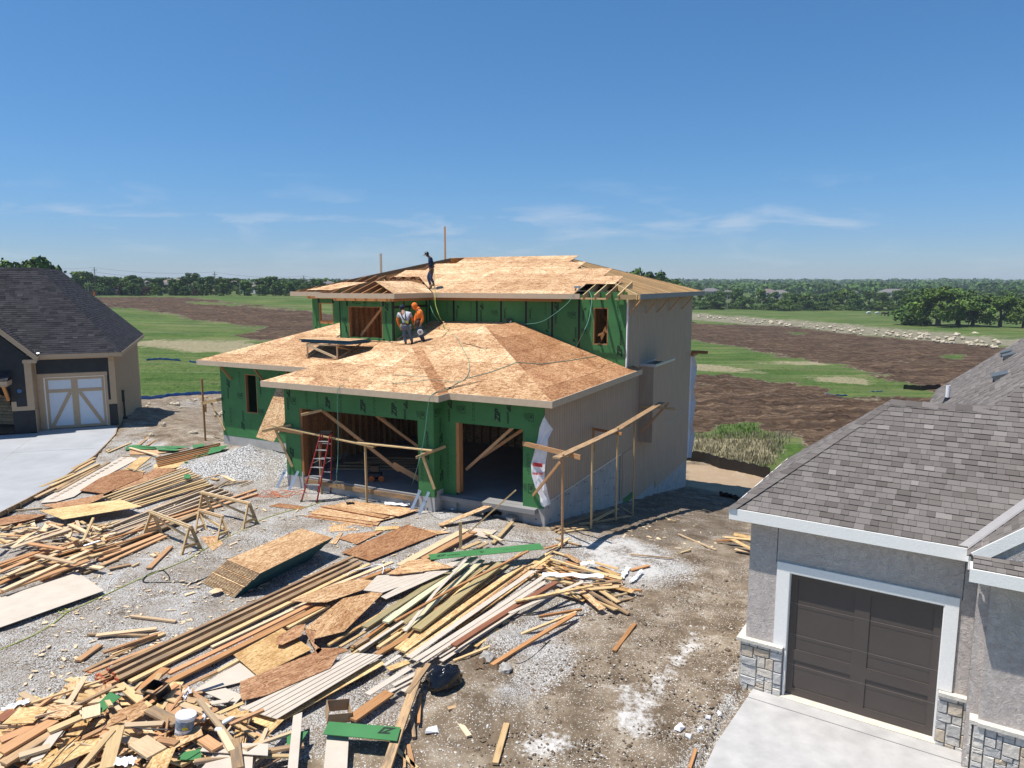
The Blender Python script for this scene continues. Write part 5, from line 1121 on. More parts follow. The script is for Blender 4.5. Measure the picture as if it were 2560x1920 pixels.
for k, (x, y, r) in enumerate([(1730, 412, .17), (1650, 468, .2), (1800, 395, .12)]):
    c = G(*P2('8', x, y), .1); mb = MB(); n = 22
    for i in range(n):
        a0, a1 = 2*pi*i/n, 2*pi*(i+1)/n; f = lambda a_, z_, rr: (cos(a_)*rr*1.25, sin(a_)*rr, z_+.03*sin(2*a_))
        mb.poly([f(a0, -.08, r), f(a1, -.08, r), f(a1, .03, r), f(a0, .03, r)]); mb.poly([f(a1, -.08, r-.012), f(a0, -.08, r-.012), f(a0, .03, r-.012), f(a1, .03, r-.012)]); mb.poly([f(a0, .03, r), f(a1, .03, r), f(a1, .03, r-.012), f(a0, .03, r-.012)])
    o = mb.build('strap_coil', MAT['green'], weld=True); o.location = c; tag(o, ['green coiled strap behind the other coils at the gravel heap', 'largest green coiled strap nearest the studs', 'small green coiled strap touching the gravel heap'][k], 'coil', 'green strap coils')
sheet('8', [(1120, 362), (1560, 362), (1640, 345), (1500, 372), (1330, 400), (1120, 402)], .012, .03, 'osb', 'thin sheet under the green scraps behind the beams')
for (a, b, c, d, w_, h, m, l) in [(1195, 318, 1290, 245, .14, .02, 'stained', 'short brown board pointing at the left house meter'), (1270, 322, 1440, 205, .09, .02, 'fir', 'longer stick beside the short brown board near the bare soil'), (930, 380, 1130, 298, .09, .02, 'pine', 'yellow stud lying alone beside the curve of the driveway'), (920, 372, 948, 352, .09, .02, 'pine', 'tiny yellow block at the driveway curve'), (1120, 340, 1380, 410, .10, .10, 'fresh', 'pale board lying across the green scraps'), (1055, 410, 1200, 415, .06, .05, 'fresh', 'pale stick at the head of the panel with squares'), (1110, 515, 1250, 552, .1, .08, 'pine', 'short pale board across the light sheet scrap'), (1150, 545, 1300, 470, .05, .1, 'fresh', 'thin pale stick over the light sheet scrap'), (100, 885, 360, 860, .06, .02, 'fresh', 'pale stick on gravel left of the yellow sheet'), (1900, 570, 2030, 630, .12, .02, 'fresh', 'short pale board at the right end of the studs'), (1760, 605, 1900, 572, .05, .04, 'fresh', 'thin pale stick at the right end of the studs'), (1940, 660, 2140, 625, .08, .02, 'stained', 'brown stick right of the stud bundle on gravel'), (2070, 668, 2185, 625, .04, .0, 'fresh', 'thin sliver right of the stud bundle on gravel'), (1830, 605, 1885, 615, .16, .0, 'pine', 'square yellow block at the toe of the gravel heap'), (1850, 690, 1980, 620, .08, .06, 'stained', 'brown stick over the right end of the thin strips'), (2190, 380, 2230, 370, .1, .3, 'fir', 'brown board tip on the gravel heap')]:
    plank('8', a, b, c, d, w_, .038, h, m, l)
# long boards at the left edge
for k, (a, b, c, d, w_, h, m) in enumerate([(612, 1040, 100, 1205, .19, .34, 'fresh'), (600, 1020, 40, 1185, .09, .28, 'fresh'), (760, 1228, 20, 1570, .14, .34, 'fresh'), (765, 1310, -20, 1590, .19, .26, 'fir'), (660, 1145, 250, 1290, .09, .30, 'fir'), (450, 1190, -20, 1345, .14, .22, 'fir'), (400, 1215, -20, 1370, .09, .24, 'orange'), (440, 1225, -20, 1420, .14, .18, 'fir'), (520, 1240, 60, 1440, .14, .26, 'fresh'), (480, 1290, -20, 1480, .12, .14, 'pine'), (620, 1300, 200, 1390, .12, .20, 'fir'), (700, 1330, 300, 1440, .09, .12, 'orange'), (600, 1380, 350, 1480, .12, .05, 'orange'), (520, 1420, 400, 1500, .14, .05, 'fir'), (350, 1340, -20, 1520, .14, .10, 'orange'), (740, 1390, 520, 1470, .09, .04, 'stained')]):
    plank('8', a, b, c, d, w_, .04, h, m, '%s long board from the back in the criss-cross heap at the left picture edge' % ORD[k], group='long boards in the left heap', h2=h*.7)
for (a, b, c, d, w_, h, m, l) in [(245, 1165, 560, 1215, .14, .40, 'fir', 'orange-tinted board lying crosswise on the left heap'), (305, 1265, 650, 1335, .12, .40, 'fresh', 'pale knotty board lying crosswise over the long boards'), (700, 1180, 805, 945, .07, .18, 'pine', 'stick poking steeply out of the offcut heap'), (700, 1350, 885, 1380, .14, .12, 'fresh', 'pale board end sticking out above the big beige panel'), (600, 1000, 760, 1075, .12, .36, 'fresh', 'short pale board on top of the offcut heap'), (945, 1385, 1130, 1345, .12, .0, 'stained', 'short brown board alone on gravel right of the left heap'), (1285, 1380, 1475, 1190, .14, .0, 'fir', 'single wide board on gravel below the front sawhorse'), (1140, 1365, 1200, 1335, .06, .0, 'fresh', 'small stick next to the short brown board on gravel'), (1305, 1260, 1345, 1275, .1, .0, 'fresh', 'pale block left of the single wide board'), (1340, 1240, 1375, 1270, .05, .0, 'pine', 'yellow chip touching the pale block')]:
    plank('8', a, b, c, d, w_, .04, h, m, l, h2=(.75 if 'steep' in l else None))
sheet('A', [(-560, 480), (605, 92), (825, 240), (-560, 730)], .012, .10, 'beige', 'large plain beige panel lying on gravel at the left picture edge', name='siding_sheet', cat='panel')
# ---- random offcut clusters ----
def cluster(v, poly, n, lr, wr, hmax, mats, where, grp, ang=None, spread=3.2, seed=1, tilt=.15, names=None):
    R = random.Random(seed); P = np.array([P2(v, *q) for q in poly]); x0, y0 = P.min(0); x1, y1 = P.max(0); cx, cy = P.mean(0); k = 0; its = []
    while k < n:
        x, y = R.uniform(x0, x1), R.uniform(y0, y1)
        if not inpoly(P, np.array([x]), np.array([y]))[0]: continue
        d = min(1, 1.5*(1-max(abs(x-cx)/(x1-x0), abs(y-cy)/(y1-y0))*1.25)); its.append((x, y, max(.0, d))); k += 1
    for i, (x, y, d) in enumerate(its):
        m = R.choice(mats); L = R.uniform(*lr)*(1 if R.random() < .8 else 1.5); w_ = R.choice(wr); t_ = R.choice((.038, .03, .02)) if m not in ('osb', 'osby', 'osbd', 'beige', 'green') else .012
        if t_ < .02: w_ = R.uniform(.12, .34)
        h = hmax*d*R.uniform(.25, 1); c = G(x, y, h+t_); th = (ang if ang is not None else R.uniform(0, pi))+R.gauss(0, spread if ang is not None else 0)
        u = Vector((cos(th), sin(th), R.uniform(-tilt, tilt)))*L/2
        lab = {'pine': 'yellow pine', 'fir': 'reddish fir', 'fresh': 'fresh pine', 'orange': 'orange-brown', 'stained': 'weathered', 'osb': 'strand-sheet', 'osby': 'yellow-strand', 'osbd': 'dark-strand', 'beige': 'beige siding', 'treated': 'green-tinged', 'red': 'dark red'}[m]
        px_ = ['left', 'middle', 'right'][min(2, int(3*(x-x0)/(x1-x0)))]; py_ = ['back', 'centre', 'front'][min(2, int(3*(y-y0)/(y1-y0)))]; ori = ['lying crosswise', 'slanting left', 'pointing away', 'slanting right'][int(((th % pi)/pi*4+.5)) % 4]
        size = 'small' if L < .38 else ('medium' if L < .7 else 'long')
        board_at(c-u, c+u, w_, t_, m, '%s %s %s %s, %s %s of %s' % (size, lab, 'lath' if max(wr) < .04 else 'offcut', ori, py_, px_, where), group=grp+', %s %s ones' % (size, lab), name='wood_lath' if max(wr) < .04 else 'wood_offcut', roll=R.uniform(-.25, .25), cat='lath' if max(wr) < .04 else 'offcut')
cluster('8', [(30, 1010), (380, 985), (700, 985), (960, 1010), (1010, 1080), (870, 1170), (760, 1230), (560, 1200), (300, 1150), (60, 1230), (-10, 1240)], 95, (.22, .66), (.089, .12, .14, .089), .34, ['pine', 'fir', 'fresh', 'fresh', 'pine', 'fresh'], 'the heap left of the sawhorses', 'offcuts left of the sawhorses', seed=4, tilt=.25)
cluster('A', [(-20, 1180), (300, 1110), (560, 1000), (900, 1010), (1250, 960), (1500, 1020), (1850, 1180), (2180, 1280), (2120, 1643), (1900, 1700), (-20, 1700)], 158, (.3, 1.2), (.05, .07, .089, .12, .15), .44, ['pine', 'fir', 'fresh', 'fresh', 'osb', 'osby', 'pine', 'stained', 'beige', 'pine', 'fresh', 'fir'], 'the big lower left heap', 'offcuts in the lower left heap', seed=9, tilt=.3)
cluster('D', [(1230, 700), (1420, 690), (1750, 790), (1900, 900), (1950, 1060), (1850, 1130), (1480, 1090), (1330, 960), (1180, 830)], 46, (.3, .95), (.05, .07, .089, .12), .22, ['pine', 'orange', 'osby', 'beige', 'osb', 'pine', 'stained'], 'the scrap by the white wrap', 'offcuts beside the white wrap', ang=-.35, spread=.5, seed=12, tilt=.15)
cluster('S', [(30, 1540), (110, 1500), (215, 1490), (222, 1640), (130, 1610)], 7, (.5, 1.0), (.1, .14), .25, ['pine', 'orange', 'fresh', 'osby'], 'the pile at the right house', 'offcuts at the right house corner', ang=-.6, spread=.35, seed=15)
cluster('A', [(-20, 1230), (300, 1150), (900, 1060), (1500, 1080), (2100, 1330), (2050, 1680), (-20, 1680)], 40, (.3, .8), (.018, .025, .03), .5, ['fresh', 'pine', 'fir'], 'the big lower left heap', 'laths in the lower left heap', seed=31, tilt=.35)
# chips too small and many to count
def chips(poly, n, seed):
    R = random.Random(seed); P = np.array(poly); x0, y0 = P.min(0); x1, y1 = P.max(0); mb = MB(); k = 0
    while k < n:
        x, y = R.uniform(x0, x1), R.uniform(y0, y1)
        if not inpoly(P, np.array([x]), np.array([y]))[0]: continue
        c = G(x, y, .03); a = R.uniform(0, 2*pi); l, w_ = R.uniform(.02, .07)*(1.0 if R.random() < .8 else 1.8), R.uniform(.012, .03)*(1 if R.random() < .8 else 1.5); u = Vector((cos(a), sin(a), R.uniform(-.2, .2)))*l; v_ = Vector((-sin(a), cos(a), R.uniform(-.2, .2)))*w_
        mb.hexa([c-u-v_-Vector((0, 0, .012)), c+u-v_-Vector((0, 0, .012)), c+u+v_-Vector((0, 0, .012)), c-u+v_-Vector((0, 0, .012)), c-u-v_, c+u-v_, c+u*.8+v_, c-u*.7+v_]); k += 1
    o = mb.build('wood_chips', MAT['fresh']); o['kind'] = 'stuff'; o['label'] = 'tiny pale wood chips and slivers strewn over the gravel'
chips([(1600, 1290), (1690, 1280), (1800, 1330), (1790, 1380), (1650, 1370), (1550, 1340)], 40, 8)
chips([(60, 1400), (420, 1250), (640, 1230), (900, 1260), (1250, 1330), (1100, 1450), (700, 1480), (560, 1560), (300, 1680), (60, 1760)], 420, 3)
def lumps(poly, n, seed, s0, s1, name, label, mat):
    R = random.Random(seed); P = np.array(poly); x0, y0 = P.min(0); x1, y1 = P.max(0); mb = MB(); k = 0
    while k < n:
        x, y = R.uniform(x0, x1), R.uniform(y0, y1)
        if not inpoly(P, np.array([x]), np.array([y]))[0]: continue
        c = G(x, y, .005); s = R.uniform(s0, s1)*(1 if R.random() < .88 else 1.9); q = [Vector((R.uniform(.6, 1)*s*dx, R.uniform(.6, 1)*s*dy, R.uniform(.4, .8)*s*dz)) for dx, dy, dz in ((1, 0, .3), (.2, 1, .2), (-1, .1, .3), (0, -1, .2), (0, 0, 1))]
        q[0] += Vector((0, R.uniform(-.3, .3)*s, 0)); q = [c+v_ for v_ in q]
        for i in range(4): mb.poly([q[i], q[(i+1) % 4], q[4]])
        for i in range(4): mb.poly([q[(i+1) % 4], q[i], c-Vector((0, 0, s*.3))])
        k += 1
    o = mb.build(name, mat); o['kind'] = 'stuff'; o['label'] = label
lumps([(1150, 1640), (1500, 1480), (1840, 1420), (1870, 1600), (1760, 1920), (1150, 1920)], 1500, 61, .012, .04, 'soil_clods', 'brown soil clods on the bare ground between pile and driveway', m_plain('clod_soil', (.17, .125, .085), .95, .1, .35, 3))
lumps([(1450, 1500), (1700, 1400), (1870, 1560), (1760, 1920), (1000, 1920), (1150, 1760)], 1300, 63, .010, .024, 'loose_stones', 'loose pale stones scattered over the bare soil', m_plain('stone_pale', (.58, .55, .50), .95, .1, .3, 5))
lumps([(-20, 1560), (300, 1420), (700, 1330), (1000, 1300), (1200, 1330), (900, 1460), (500, 1620), (300, 1760), (-20, 1800)], 1800, 65, .010, .024, 'loose_gravel', 'loose grey stones lying on top of the gravel', m_plain('stone_grey', (.52, .50, .475), .95, .1, .35, 5))
for (px, py, s_) in ((1255, 1600, .11), (1300, 1585, .09), (1215, 1660, .10), (1170, 1770, .12), (1230, 1740, .13), (1270, 1755, .1), (1330, 1560, .09), (1500, 1770, .06), (1520, 1790, .07), (1200, 1800, .1)): lumps([(px-28, py-14), (px+28, py-14), (px+28, py+14), (px-28, py+14)], 45, px, .03, s_*.8, 'soil_lumps', 'heaped brown lumps of soil beside the timber pile', MAT.get('clodm') or MAT.setdefault('clodm', m_plain('lump_soil', (.15, .105, .07), .95, .1, .35, 4)))
# ---- teal edged stack ----
def W8(v, x, y, h): return G(*P2(v, x, y), h)
top = [W8('B', *q, .56) for q in ((800, 382), (1050, 455), (470, 740), (210, 630))]; bot3, bot4 = W8('B', 265, 940, .02), W8('B', 10, 800, .02)
NS = 24; sh = ((bot3-top[2])+(bot4-top[3]))/2; sh.z = 0; gaps = {5: 1.0, 6: 1.0, 12: 1, 13: 1}
tot = 0; cum = [0]
for k in range(1, NS):
    tot += 2.6 if k in (7, 13) else 1; cum.append(tot)
for k in range(NS):
    f = cum[k]/tot; z_ = .56-(.54)*k/(NS-1); off = sh*f*.97; ps = [Vector((q.x, q.y, 0))+off for q in top]; zz = zg(ps[0].x, ps[0].y)+z_
    c = sum(ps, Vector())/4; x = (ps[0]-ps[3]).normalized(); y = Vector((0, 0, 1)).cross(x); M = Matrix((x, y, Vector((0, 0, 1)))).transposed().to_4x4(); M.translation = (c.x, c.y, zz); Mi = M.inverted()
    L = [Mi @ Vector((q.x, q.y, zz)) for q in ps]; 
    if sum(L[i].x*L[(i+1) % 4].y-L[(i+1) % 4].x*L[i].y for i in range(4)) < 0: L = L[::-1]
    mb = MB(); mb.poly(L); mb.poly([q+Vector((0, 0, -.016)) for q in L][::-1]); o = mb.build('osb_sheet', MAT['osb']); o.matrix_world = M
    tag(o, ('topmost full sheet of the slanting teal-edged stack right of the sawhorses' if k == 0 else '%s sheet from the top of the slanting teal-edged stack' % (ORD[k] if k < 20 else ['twenty-first', 'twenty-second', 'twenty-third', 'twenty-fourth'][k-20])), 'sheet', 'sheets in the teal-edged stack')
    eb = MB()
    for i in range(4): a, b = L[i], L[(i+1) % 4]; dn = Vector((0, 0, -.0165)); eb.poly([a+dn, b+dn, b, a])
    e = eb.build('painted_edge', MAT['teal']); e.parent = o
mb = MB(); c = G(*P2('B', 125, 875), .1); R = random.Random(2); ring = [Vector((cos(i*.42)*.13*(1+.3*R.random()), sin(i*.42)*.13*(1+.3*R.random()), R.uniform(-.01, .02))) for i in range(15)]
for i in range(15): mb.poly([ring[i], ring[(i+1) % 15], (0, 0, .05)]); mb.poly([ring[(i+1) % 15], ring[i], (0, 0, -.01)])
o = mb.build('torn_scrap', MAT['fresh']); o.location = c; tag(o, 'ragged pale scrap leaning on the low end of the teal-edged stack', 'scrap')
# ---- red edged sheets in front of the garage ----
def redsheet(v, pts, h, label, hs=None):
    o, M, c = sheet(v, pts, .016, h, 'osb', label, group='red-edged sheets before the garage', hs=hs)
    Mi = M.inverted(); W_ = [Mi @ G(*P2(v, x, y), h+.016+(hs[i] if hs else 0)) for i, (x, y) in enumerate(pts)]; eb = MB(); n = len(W_); cc = sum(W_, Vector())/n
    for i in range(n):
        a, b = W_[i], W_[(i+1) % n]; ou = (a+b)/2-cc; nn = (b-a).cross(Vector((0, 0, 1))).normalized()*.002
        if nn.dot(ou) < 0: nn = -nn
        q = [a+nn+Vector((0, 0, -.017)), b+nn+Vector((0, 0, -.017)), b+nn+Vector((0, 0, .0005)), a+nn+Vector((0, 0, .0005))]; eb.poly(q)
    e = eb.build('painted_edge', MAT['redpaint']); e.parent = o
redsheet('B', [(820, 285), (900, 272), (1420, 345), (1350, 372)], .0, 'lowest red-edged sheet in front of the garage')
redsheet('B', [(855, 283), (950, 240), (1430, 320), (1400, 358)], .025, 'red-edged sheet second from the ground before the garage')
redsheet('B', [(860, 262), (960, 215), (1540, 290), (1390, 330)], .05, 'red-edged sheet third from the ground before the garage')
redsheet('B', [(940, 205), (1030, 195), (1500, 285), (1450, 300)], .09, 'narrow red-edged sheet near the top of the pile before the garage')
redsheet('B', [(1015, 205), (1190, 163), (1735, 232), (1570, 285)], .085, 'topmost red-edged sheet carrying the black glove')
mb = MB(); c = G(*P2('B', 1180, 182), .14)
for k, (dx, dy, r) in enumerate([(0, 0, .07), (.09, .02, .05), (.15, -.02, .035), (-.09, .04, .035), (-.05, -.05, .04)]): mb.lathe((dx, dy, -.03), [(r*.6, 0), (r, .02), (r*.8, .05), (r*.2, .07)], 8)
o = mb.build('black_glove', MAT['black'], smooth=True); o.location = c; tag(o, 'crumpled black glove on the red-edged sheets', 'glove')
# ---- loose sheets in the middle ----
for a in [('B', [(1115, 570), (1640, 350), (1880, 425), (1340, 638)], .012, .05, 'osbd', 'large brown sheet lying on gravel right of the teal-edged stack'), ('B', [(1095, 460), (1180, 425), (1450, 400), (1240, 505)], .012, .03, 'osbd', 'thin brown sheet half under the large brown sheet'), ('B', [(1390, 370), (1580, 360), (1570, 385), (1380, 400)], .012, .02, 'osby', 'pale dusty sheet piece behind the large brown sheet'), ('B', [(1620, 372), (1990, 410), (1850, 432)], .012, .03, 'osb', 'pointed sheet piece at the right tip of the large brown sheet'), ('B', [(1005, 340), (1190, 335), (1230, 395), (1020, 410)], .012, .0, 'osb', 'small four-sided sheet piece on gravel before the red-edged sheets'), ('B', [(545, 205), (620, 182), (850, 210), (790, 235)], .012, .0, 'osbd', 'narrow brown sheet piece on gravel beside the ladder foot'), ('B', [(0, 450), (130, 440), (185, 500), (100, 560)], .012, .0, 'osb', 'sheet piece under the middle sawhorse'), ('B', [(1020, 500), (1110, 415), (1130, 415), (1075, 505)], .012, .02, 'osb', 'thin slanting sheet piece at the right end of the teal-edged stack'),
          ('B', [(700, 955), (880, 965), (1000, 965), (1480, 800), (1240, 782), (1030, 830)], .012, .24, 'osb', 'long pointed sheet lying over the middle of the long beams'), ('B', [(1495, 845), (1140, 1195), (900, 1255), (920, 1190), (830, 1170), (1130, 935), (1300, 900)], .012, .26, 'osb', 'large triangular sheet right of the long beams'), ('B', [(265, 1380), (650, 1170), (885, 1335), (460, 1550)], .012, .12, 'osby', 'light rectangular sheet under the arrow-shaped piece'), ('B', [(835, 1135), (800, 1230), (650, 1300), (600, 1295), (610, 1240), (760, 1150)], .012, .22, 'osbd', 'brown arrow-shaped piece on the light rectangular sheet'), ('B', [(820, 1180), (925, 1190), (900, 1290), (965, 1340), (930, 1375)], .012, .24, 'osbd', 'curved brown cut-out piece beside the arrow-shaped piece'),
          ('C', [(0, 1050), (0, 960), (150, 900), (560, 740), (620, 695), (830, 695), (860, 715), (780, 740), (715, 850), (200, 1070), (20, 1110)], .012, .24, 'osbd', 'long curved brown sheet above the grooved beige panel'), ('C', [(30, 1250), (230, 1325), (1140, 822), (1110, 780), (290, 1262), (60, 1200)], .014, .12, 'osby', 'yellow sheet peeking out under the grooved beige panel'), ('B', [(1480, 740), (1640, 640), (1780, 618), (2010, 690), (1560, 745)], .012, .34, 'osb', 'leaf-shaped sheet piece below the green strip'), ('A', [(15, 1295), (160, 1165), (395, 1160), (260, 1285)], .012, .48, 'osby', 'yellow sheet piece at the left picture edge on the lower heap'), ('A', [(400, 1140), (655, 1150), (510, 1250), (350, 1235)], .012, .5, 'osb', 'sheet piece beside the green scrap on the lower heap'), ('A', [(860, 1215), (1130, 1110), (1190, 1190), (1010, 1290), (880, 1280)], .012, .45, 'osb', 'five-sided sheet piece in the middle of the lower heap'), ('A', [(260, 1643), (560, 1440), (820, 1400), (870, 1450), (600, 1560), (330, 1680)], .012, .42, 'osby', 'long yellow sheet strip low in the lower heap'), ('A', [(1240, 1500), (1390, 1480), (1320, 1643), (1150, 1643)], .012, .5, 'osby', 'yellow sheet piece below the white bucket')]:
    sheet(*a)
for a in [('A', [(1530, 1030), (1885, 805), (2040, 915), (1900, 965), (1560, 1050)], .012, .06, 'beige', 'plain beige panel below the ends of the long beams'), ('A', [(1620, 1045), (1780, 1010), (1920, 1070), (1850, 1145)], .012, .10, 'beige', 'small beige panel left of the grooved panel'), ('B', [(1290, 870), (1400, 755), (1850, 720), (2110, 600), (1990, 690), (1440, 890)], .012, .28, 'beige_groove', 'beige grooved panel below the leaf-shaped sheet'), ('B', [(1430, 920), (1800, 720), (1970, 715), (1470, 940)], .012, .31, 'beige_groove', 'narrow beige grooved panel left of the olive boards'), ('D', [(590, 470), (830, 495), (740, 560), (640, 540)], .012, .02, 'beige_groove', 'small grooved beige panel before the right garage door'), ('C', [(690, 1345), (862, 1345), (845, 1660), (660, 1660)], .012, .20, 'beige', 'upright-looking beige panel with a red chalk line at the bottom edge'), ('C', [(420, 1230), (492, 1200), (455, 1660), (375, 1660)], .012, .30, 'beige', 'narrow beige panel left of the one with the red line'), ('A', [(1620, 1440), (2120, 1450), (2115, 1545), (1580, 1510)], .012, .38, 'beige', 'beige panel piece right of the white bucket'), ('A', [(1700, 1520), (2000, 1530), (1990, 1680), (1560, 1680)], .012, .34, 'beige', 'beige panel with chalk lines at the bottom edge'), ('A', [(215, 1610), (430, 1340), (500, 1345), (340, 1560)], .012, .48, 'beige', 'slanting beige strip on the left of the lower heap')]:
    sheet(*a, name='siding_sheet', cat='panel')
o, M, c = sheet('C', [(0, 1170), (720, 850), (850, 740), (940, 735), (1130, 750), (290, 1255)], .012, .22, 'beige', 'big curved beige panel with parallel grooves in the middle of the pile', name='siding_sheet', cat='panel')
mb = MB(); Mi = M.inverted()
for (xa, ya, xb, yb) in ((60, 1186, 900, 737), (110, 1200, 960, 741), (160, 1215, 1010, 744), (200, 1228, 1060, 748), (245, 1242, 1100, 752)):
    p, q = Mi @ G(*P2('C', xa, ya), .234), Mi @ G(*P2('C', xb, yb), .234); mb.bar(p+Vector((0, 0, .0015)), q+Vector((0, 0, .0015)), .012, .003)
build_each(mb, 'groove', m_plain('groove_shade', (.20, .165, .13), .9), o)
# green strips with lettering
def strip_text(v, pts, h, label, body, p, q, size):
    o, M, c = sheet(v, pts, .011, h, 'green', label, name='sheathing_strip', cat='strip'); Mi = M.inverted(); a, b = Mi @ G(*P2(v, *p), h+.011), Mi @ G(*P2(v, *q), h+.011); ux = (b-a).normalized(); uy = Vector((0, 0, 1)).cross(ux)
    mb = MB()
    if body == 'zip':
        vs, fs, w_ = ziplogo()['z']; s_ = size/.3
        for f in fs: mb.poly([a+ux*vs[i].x*s_+uy*vs[i].y*s_+Vector((0, 0, .002)) for i in f])
        for kind, off, s2 in (('s', 2.1, .55), ('l', 3.2, .8)):
            vs, fs, w_ = ZT[kind]
            for f in fs: mb.poly([a+ux*(off*s_+vs[i].x*s2*s_)+uy*(.1+vs[i].y*s2)*s_+Vector((0, 0, .002)) for i in f])
    else:
        vs, fs = textmesh(body, size, .35, .012)
        for f in fs: mb.poly([a+ux*vs[i].x+uy*vs[i].y+Vector((0, 0, .002)) for i in f])
    mb.build('printed_lettering', MAT['ink'], o)
strip_text('D', [(243, 700), (1190, 605), (1225, 655), (258, 745)], .40, 'long green sheathing strip with black lettering on top of the right pile', 'zip', (310, 722), (1190, 637), .17)
strip_text('C', [(700, 1275), (1270, 1320), (1240, 1428), (655, 1375)], .30, 'green sheathing strip at the bottom of the picture with two black letters', 'ZI', (1225, 1330), (700, 1290), .22)
sheet('A', [(870, 1040), (955, 1080), (770, 1228), (690, 1215)], .011, .50, 'green', 'green scrap on the lower left heap', name='sheathing_scrap', cat='scrap')
sheet('A', [(1440, 1520), (1590, 1490), (1590, 1580), (1400, 1575)], .011, .34, 'green', 'green scrap under the beige panel by the white bucket', name='sheathing_scrap', cat='scrap')
sheet('C', [(370, 1380), (540, 1350), (480, 1440), (370, 1500)], .011, .22, 'green', 'green scrap behind the narrow beige panel', name='sheathing_scrap', cat='scrap')
# ---- long beams, centre ----
for k, (va, a, b, vb, c, d, w_, t_, h, m, red) in enumerate([('A', 660, 875, 'A', 1290, 565, .10, .04, .0, 'stained', 0), ('A', 700, 885, 'A', 1290, 650, .10, .04, .0, 'fir', 1), ('A', 850, 860, 'B', 1215, 598, .09, .04, .16, 'stained', 1), ('A', 895, 893, 'B', 1245, 622, .09, .04, .16, 'stained', 1), ('A', 790, 905, 'B', 1180, 640, .14, .04, .08, 'fir', 1), ('A', 770, 950, 'B', 1240, 660, .19, .04, .0, 'fir', 1), ('A', 920, 935, 'B', 1275, 645, .14, .04, .12, 'stained', 1), ('A', 1025, 955, 'B', 1335, 660, .12, .04, .06, 'pine', 0), ('A', 860, 965, 'A', 1500, 690, .14, .04, .04, 'orange', 1), ('A', 1330, 890, 'B', 880, 975, .12, .04, .12, 'fir', 0), ('A', 1300, 975, 'B', 975, 985, .16, .04, .10, 'orange', 0), ('A', 1240, 1000, 'B', 990, 1000, .16, .04, .05, 'fir', 0), ('A', 1590, 945, 'A', 1880, 785, .09, .04, .08, 'pine', 0), ('B', 1035, 838, 'B', 1520, 645, .12, .04, .16, 'fresh', 0), ('B', 1040, 870, 'B', 1500, 700, .14, .04, .10, 'orange', 0), ('B', 690, 1160, 'B', 1010, 985, .12, .04, .08, 'pine', 0), ('B', 850, 1180, 'B', 1060, 1040, .19, .04, .14, 'fresh', 0)]):
    o = board_at(G(*P2(va, a, b), h+t_), G(*P2(vb, c, d), h+t_), w_, t_, m, '%s long beam from the left in the big bundle crossing the middle of the yard' % ORD[k], group='long beams in the middle bundle', red=bool(red))
for k in range(8):
    x, y = 760+18*(k % 4)*1.6, 905+30*(k//4)+14*(k % 4); plank('A', x, y, x+90, y-35, .09, .04, .02+.05*(k % 3), 'fir', '%s short red-ended beam stub at the near end of the middle bundle' % ORD[k], group='red-ended beam stubs', red=True)
# ---- right hand bundle ----
RB = [('C', 700, 665, 'C', 1430, 215, .07, .04, .14, 'osby'), ('C', 790, 680, 'C', 1500, 250, .07, .03, .10, 'pine'), ('C', 985, 525, 'C', 1650, 92, .17, .04, .20, 'treated'), ('C', 1150, 485, 'D', 640, 715, .17, .04, .18, 'pale_green'), ('C', 1300, 548, 'D', 700, 745, .15, .04, .14, 'pale_green'), ('C', 1395, 540, 'D', 860, 770, .22, .05, .22, 'treated'), ('C', 940, 712, 'C', 1290, 480, .08, .02, .16, 'beige'), ('C', 905, 672, 'C', 1010, 612, .1, .04, .12, 'stained'), ('C', 1090, 685, 'C', 1260, 570, .09, .04, .12, 'pine'), ('C', 1080, 740, 'C', 1400, 555, .14, .04, .08, 'orange'), ('C', 1240, 700, 'D', 800, 880, .14, .03, .12, 'osby'), ('D', 20, 1520, 'D', 1030, 800, .16, .04, .14, 'osby'), ('D', 60, 1560, 'D', 1090, 835, .12, .04, .13, 'osby'), ('D', 420, 1330, 'D', 1120, 800, .08, .03, .16, 'osb'), ('C', 1170, 860, 'C', 1330, 800, .16, .03, .16, 'osby'), ('C', 1140, 830, 'C', 1265, 752, .09, .02, .20, 'beige'), ('D', 75, 1575, 'D', 1150, 830, .14, .014, .24, 'beige'), ('D', 125, 1600, 'D', 1220, 890, .13, .014, .22, 'beige'), ('D', 180, 1612, 'D', 1250, 925, .12, .014, .19, 'beige'), ('D', 350, 1605, 'D', 1000, 1180, .10, .014, .08, 'beige'), ('D', 330, 1570, 'D', 480, 1480, .08, .014, .12, 'beige'), ('D', 455, 1470, 'D', 1330, 930, .14, .04, .24, 'red'), ('D', 985, 1095, 'D', 1640, 960, .09, .03, .34, 'osby'), ('D', 930, 1200, 'D', 1550, 935, .10, .014, .28, 'beige'), ('C', 1005, 1058, 'C', 1340, 850, .14, .014, .20, 'beige'), ('C', 1210, 988, 'C', 1400, 890, .09, .014, .18, 'beige'), ('C', 1165, 1048, 'C', 1400, 925, .08, .014, .14, 'beige'), ('C', 880, 1250, 'C', 1180, 1040, .22, .04, .12, 'orange'), ('C', 1285, 1035, 'C', 1400, 950, .12, .012, .10, 'beige'), ('D', 640, 1480, 'D', 840, 1330, .09, .02, .06, 'osby'), ('D', 870, 1280, 'D', 1135, 1195, .07, .03, .06, 'pine'), ('D', 180, 1230, 'D', 800, 860, .05, .03, .12, 'orange')]
wd = {'treated': 'olive treated', 'pale_green': 'pale green treated', 'osby': 'yellow strand', 'osb': 'strand', 'beige': 'beige siding', 'pine': 'pine', 'orange': 'orange-brown', 'stained': 'weathered', 'red': 'dark red'}; cnt = {}
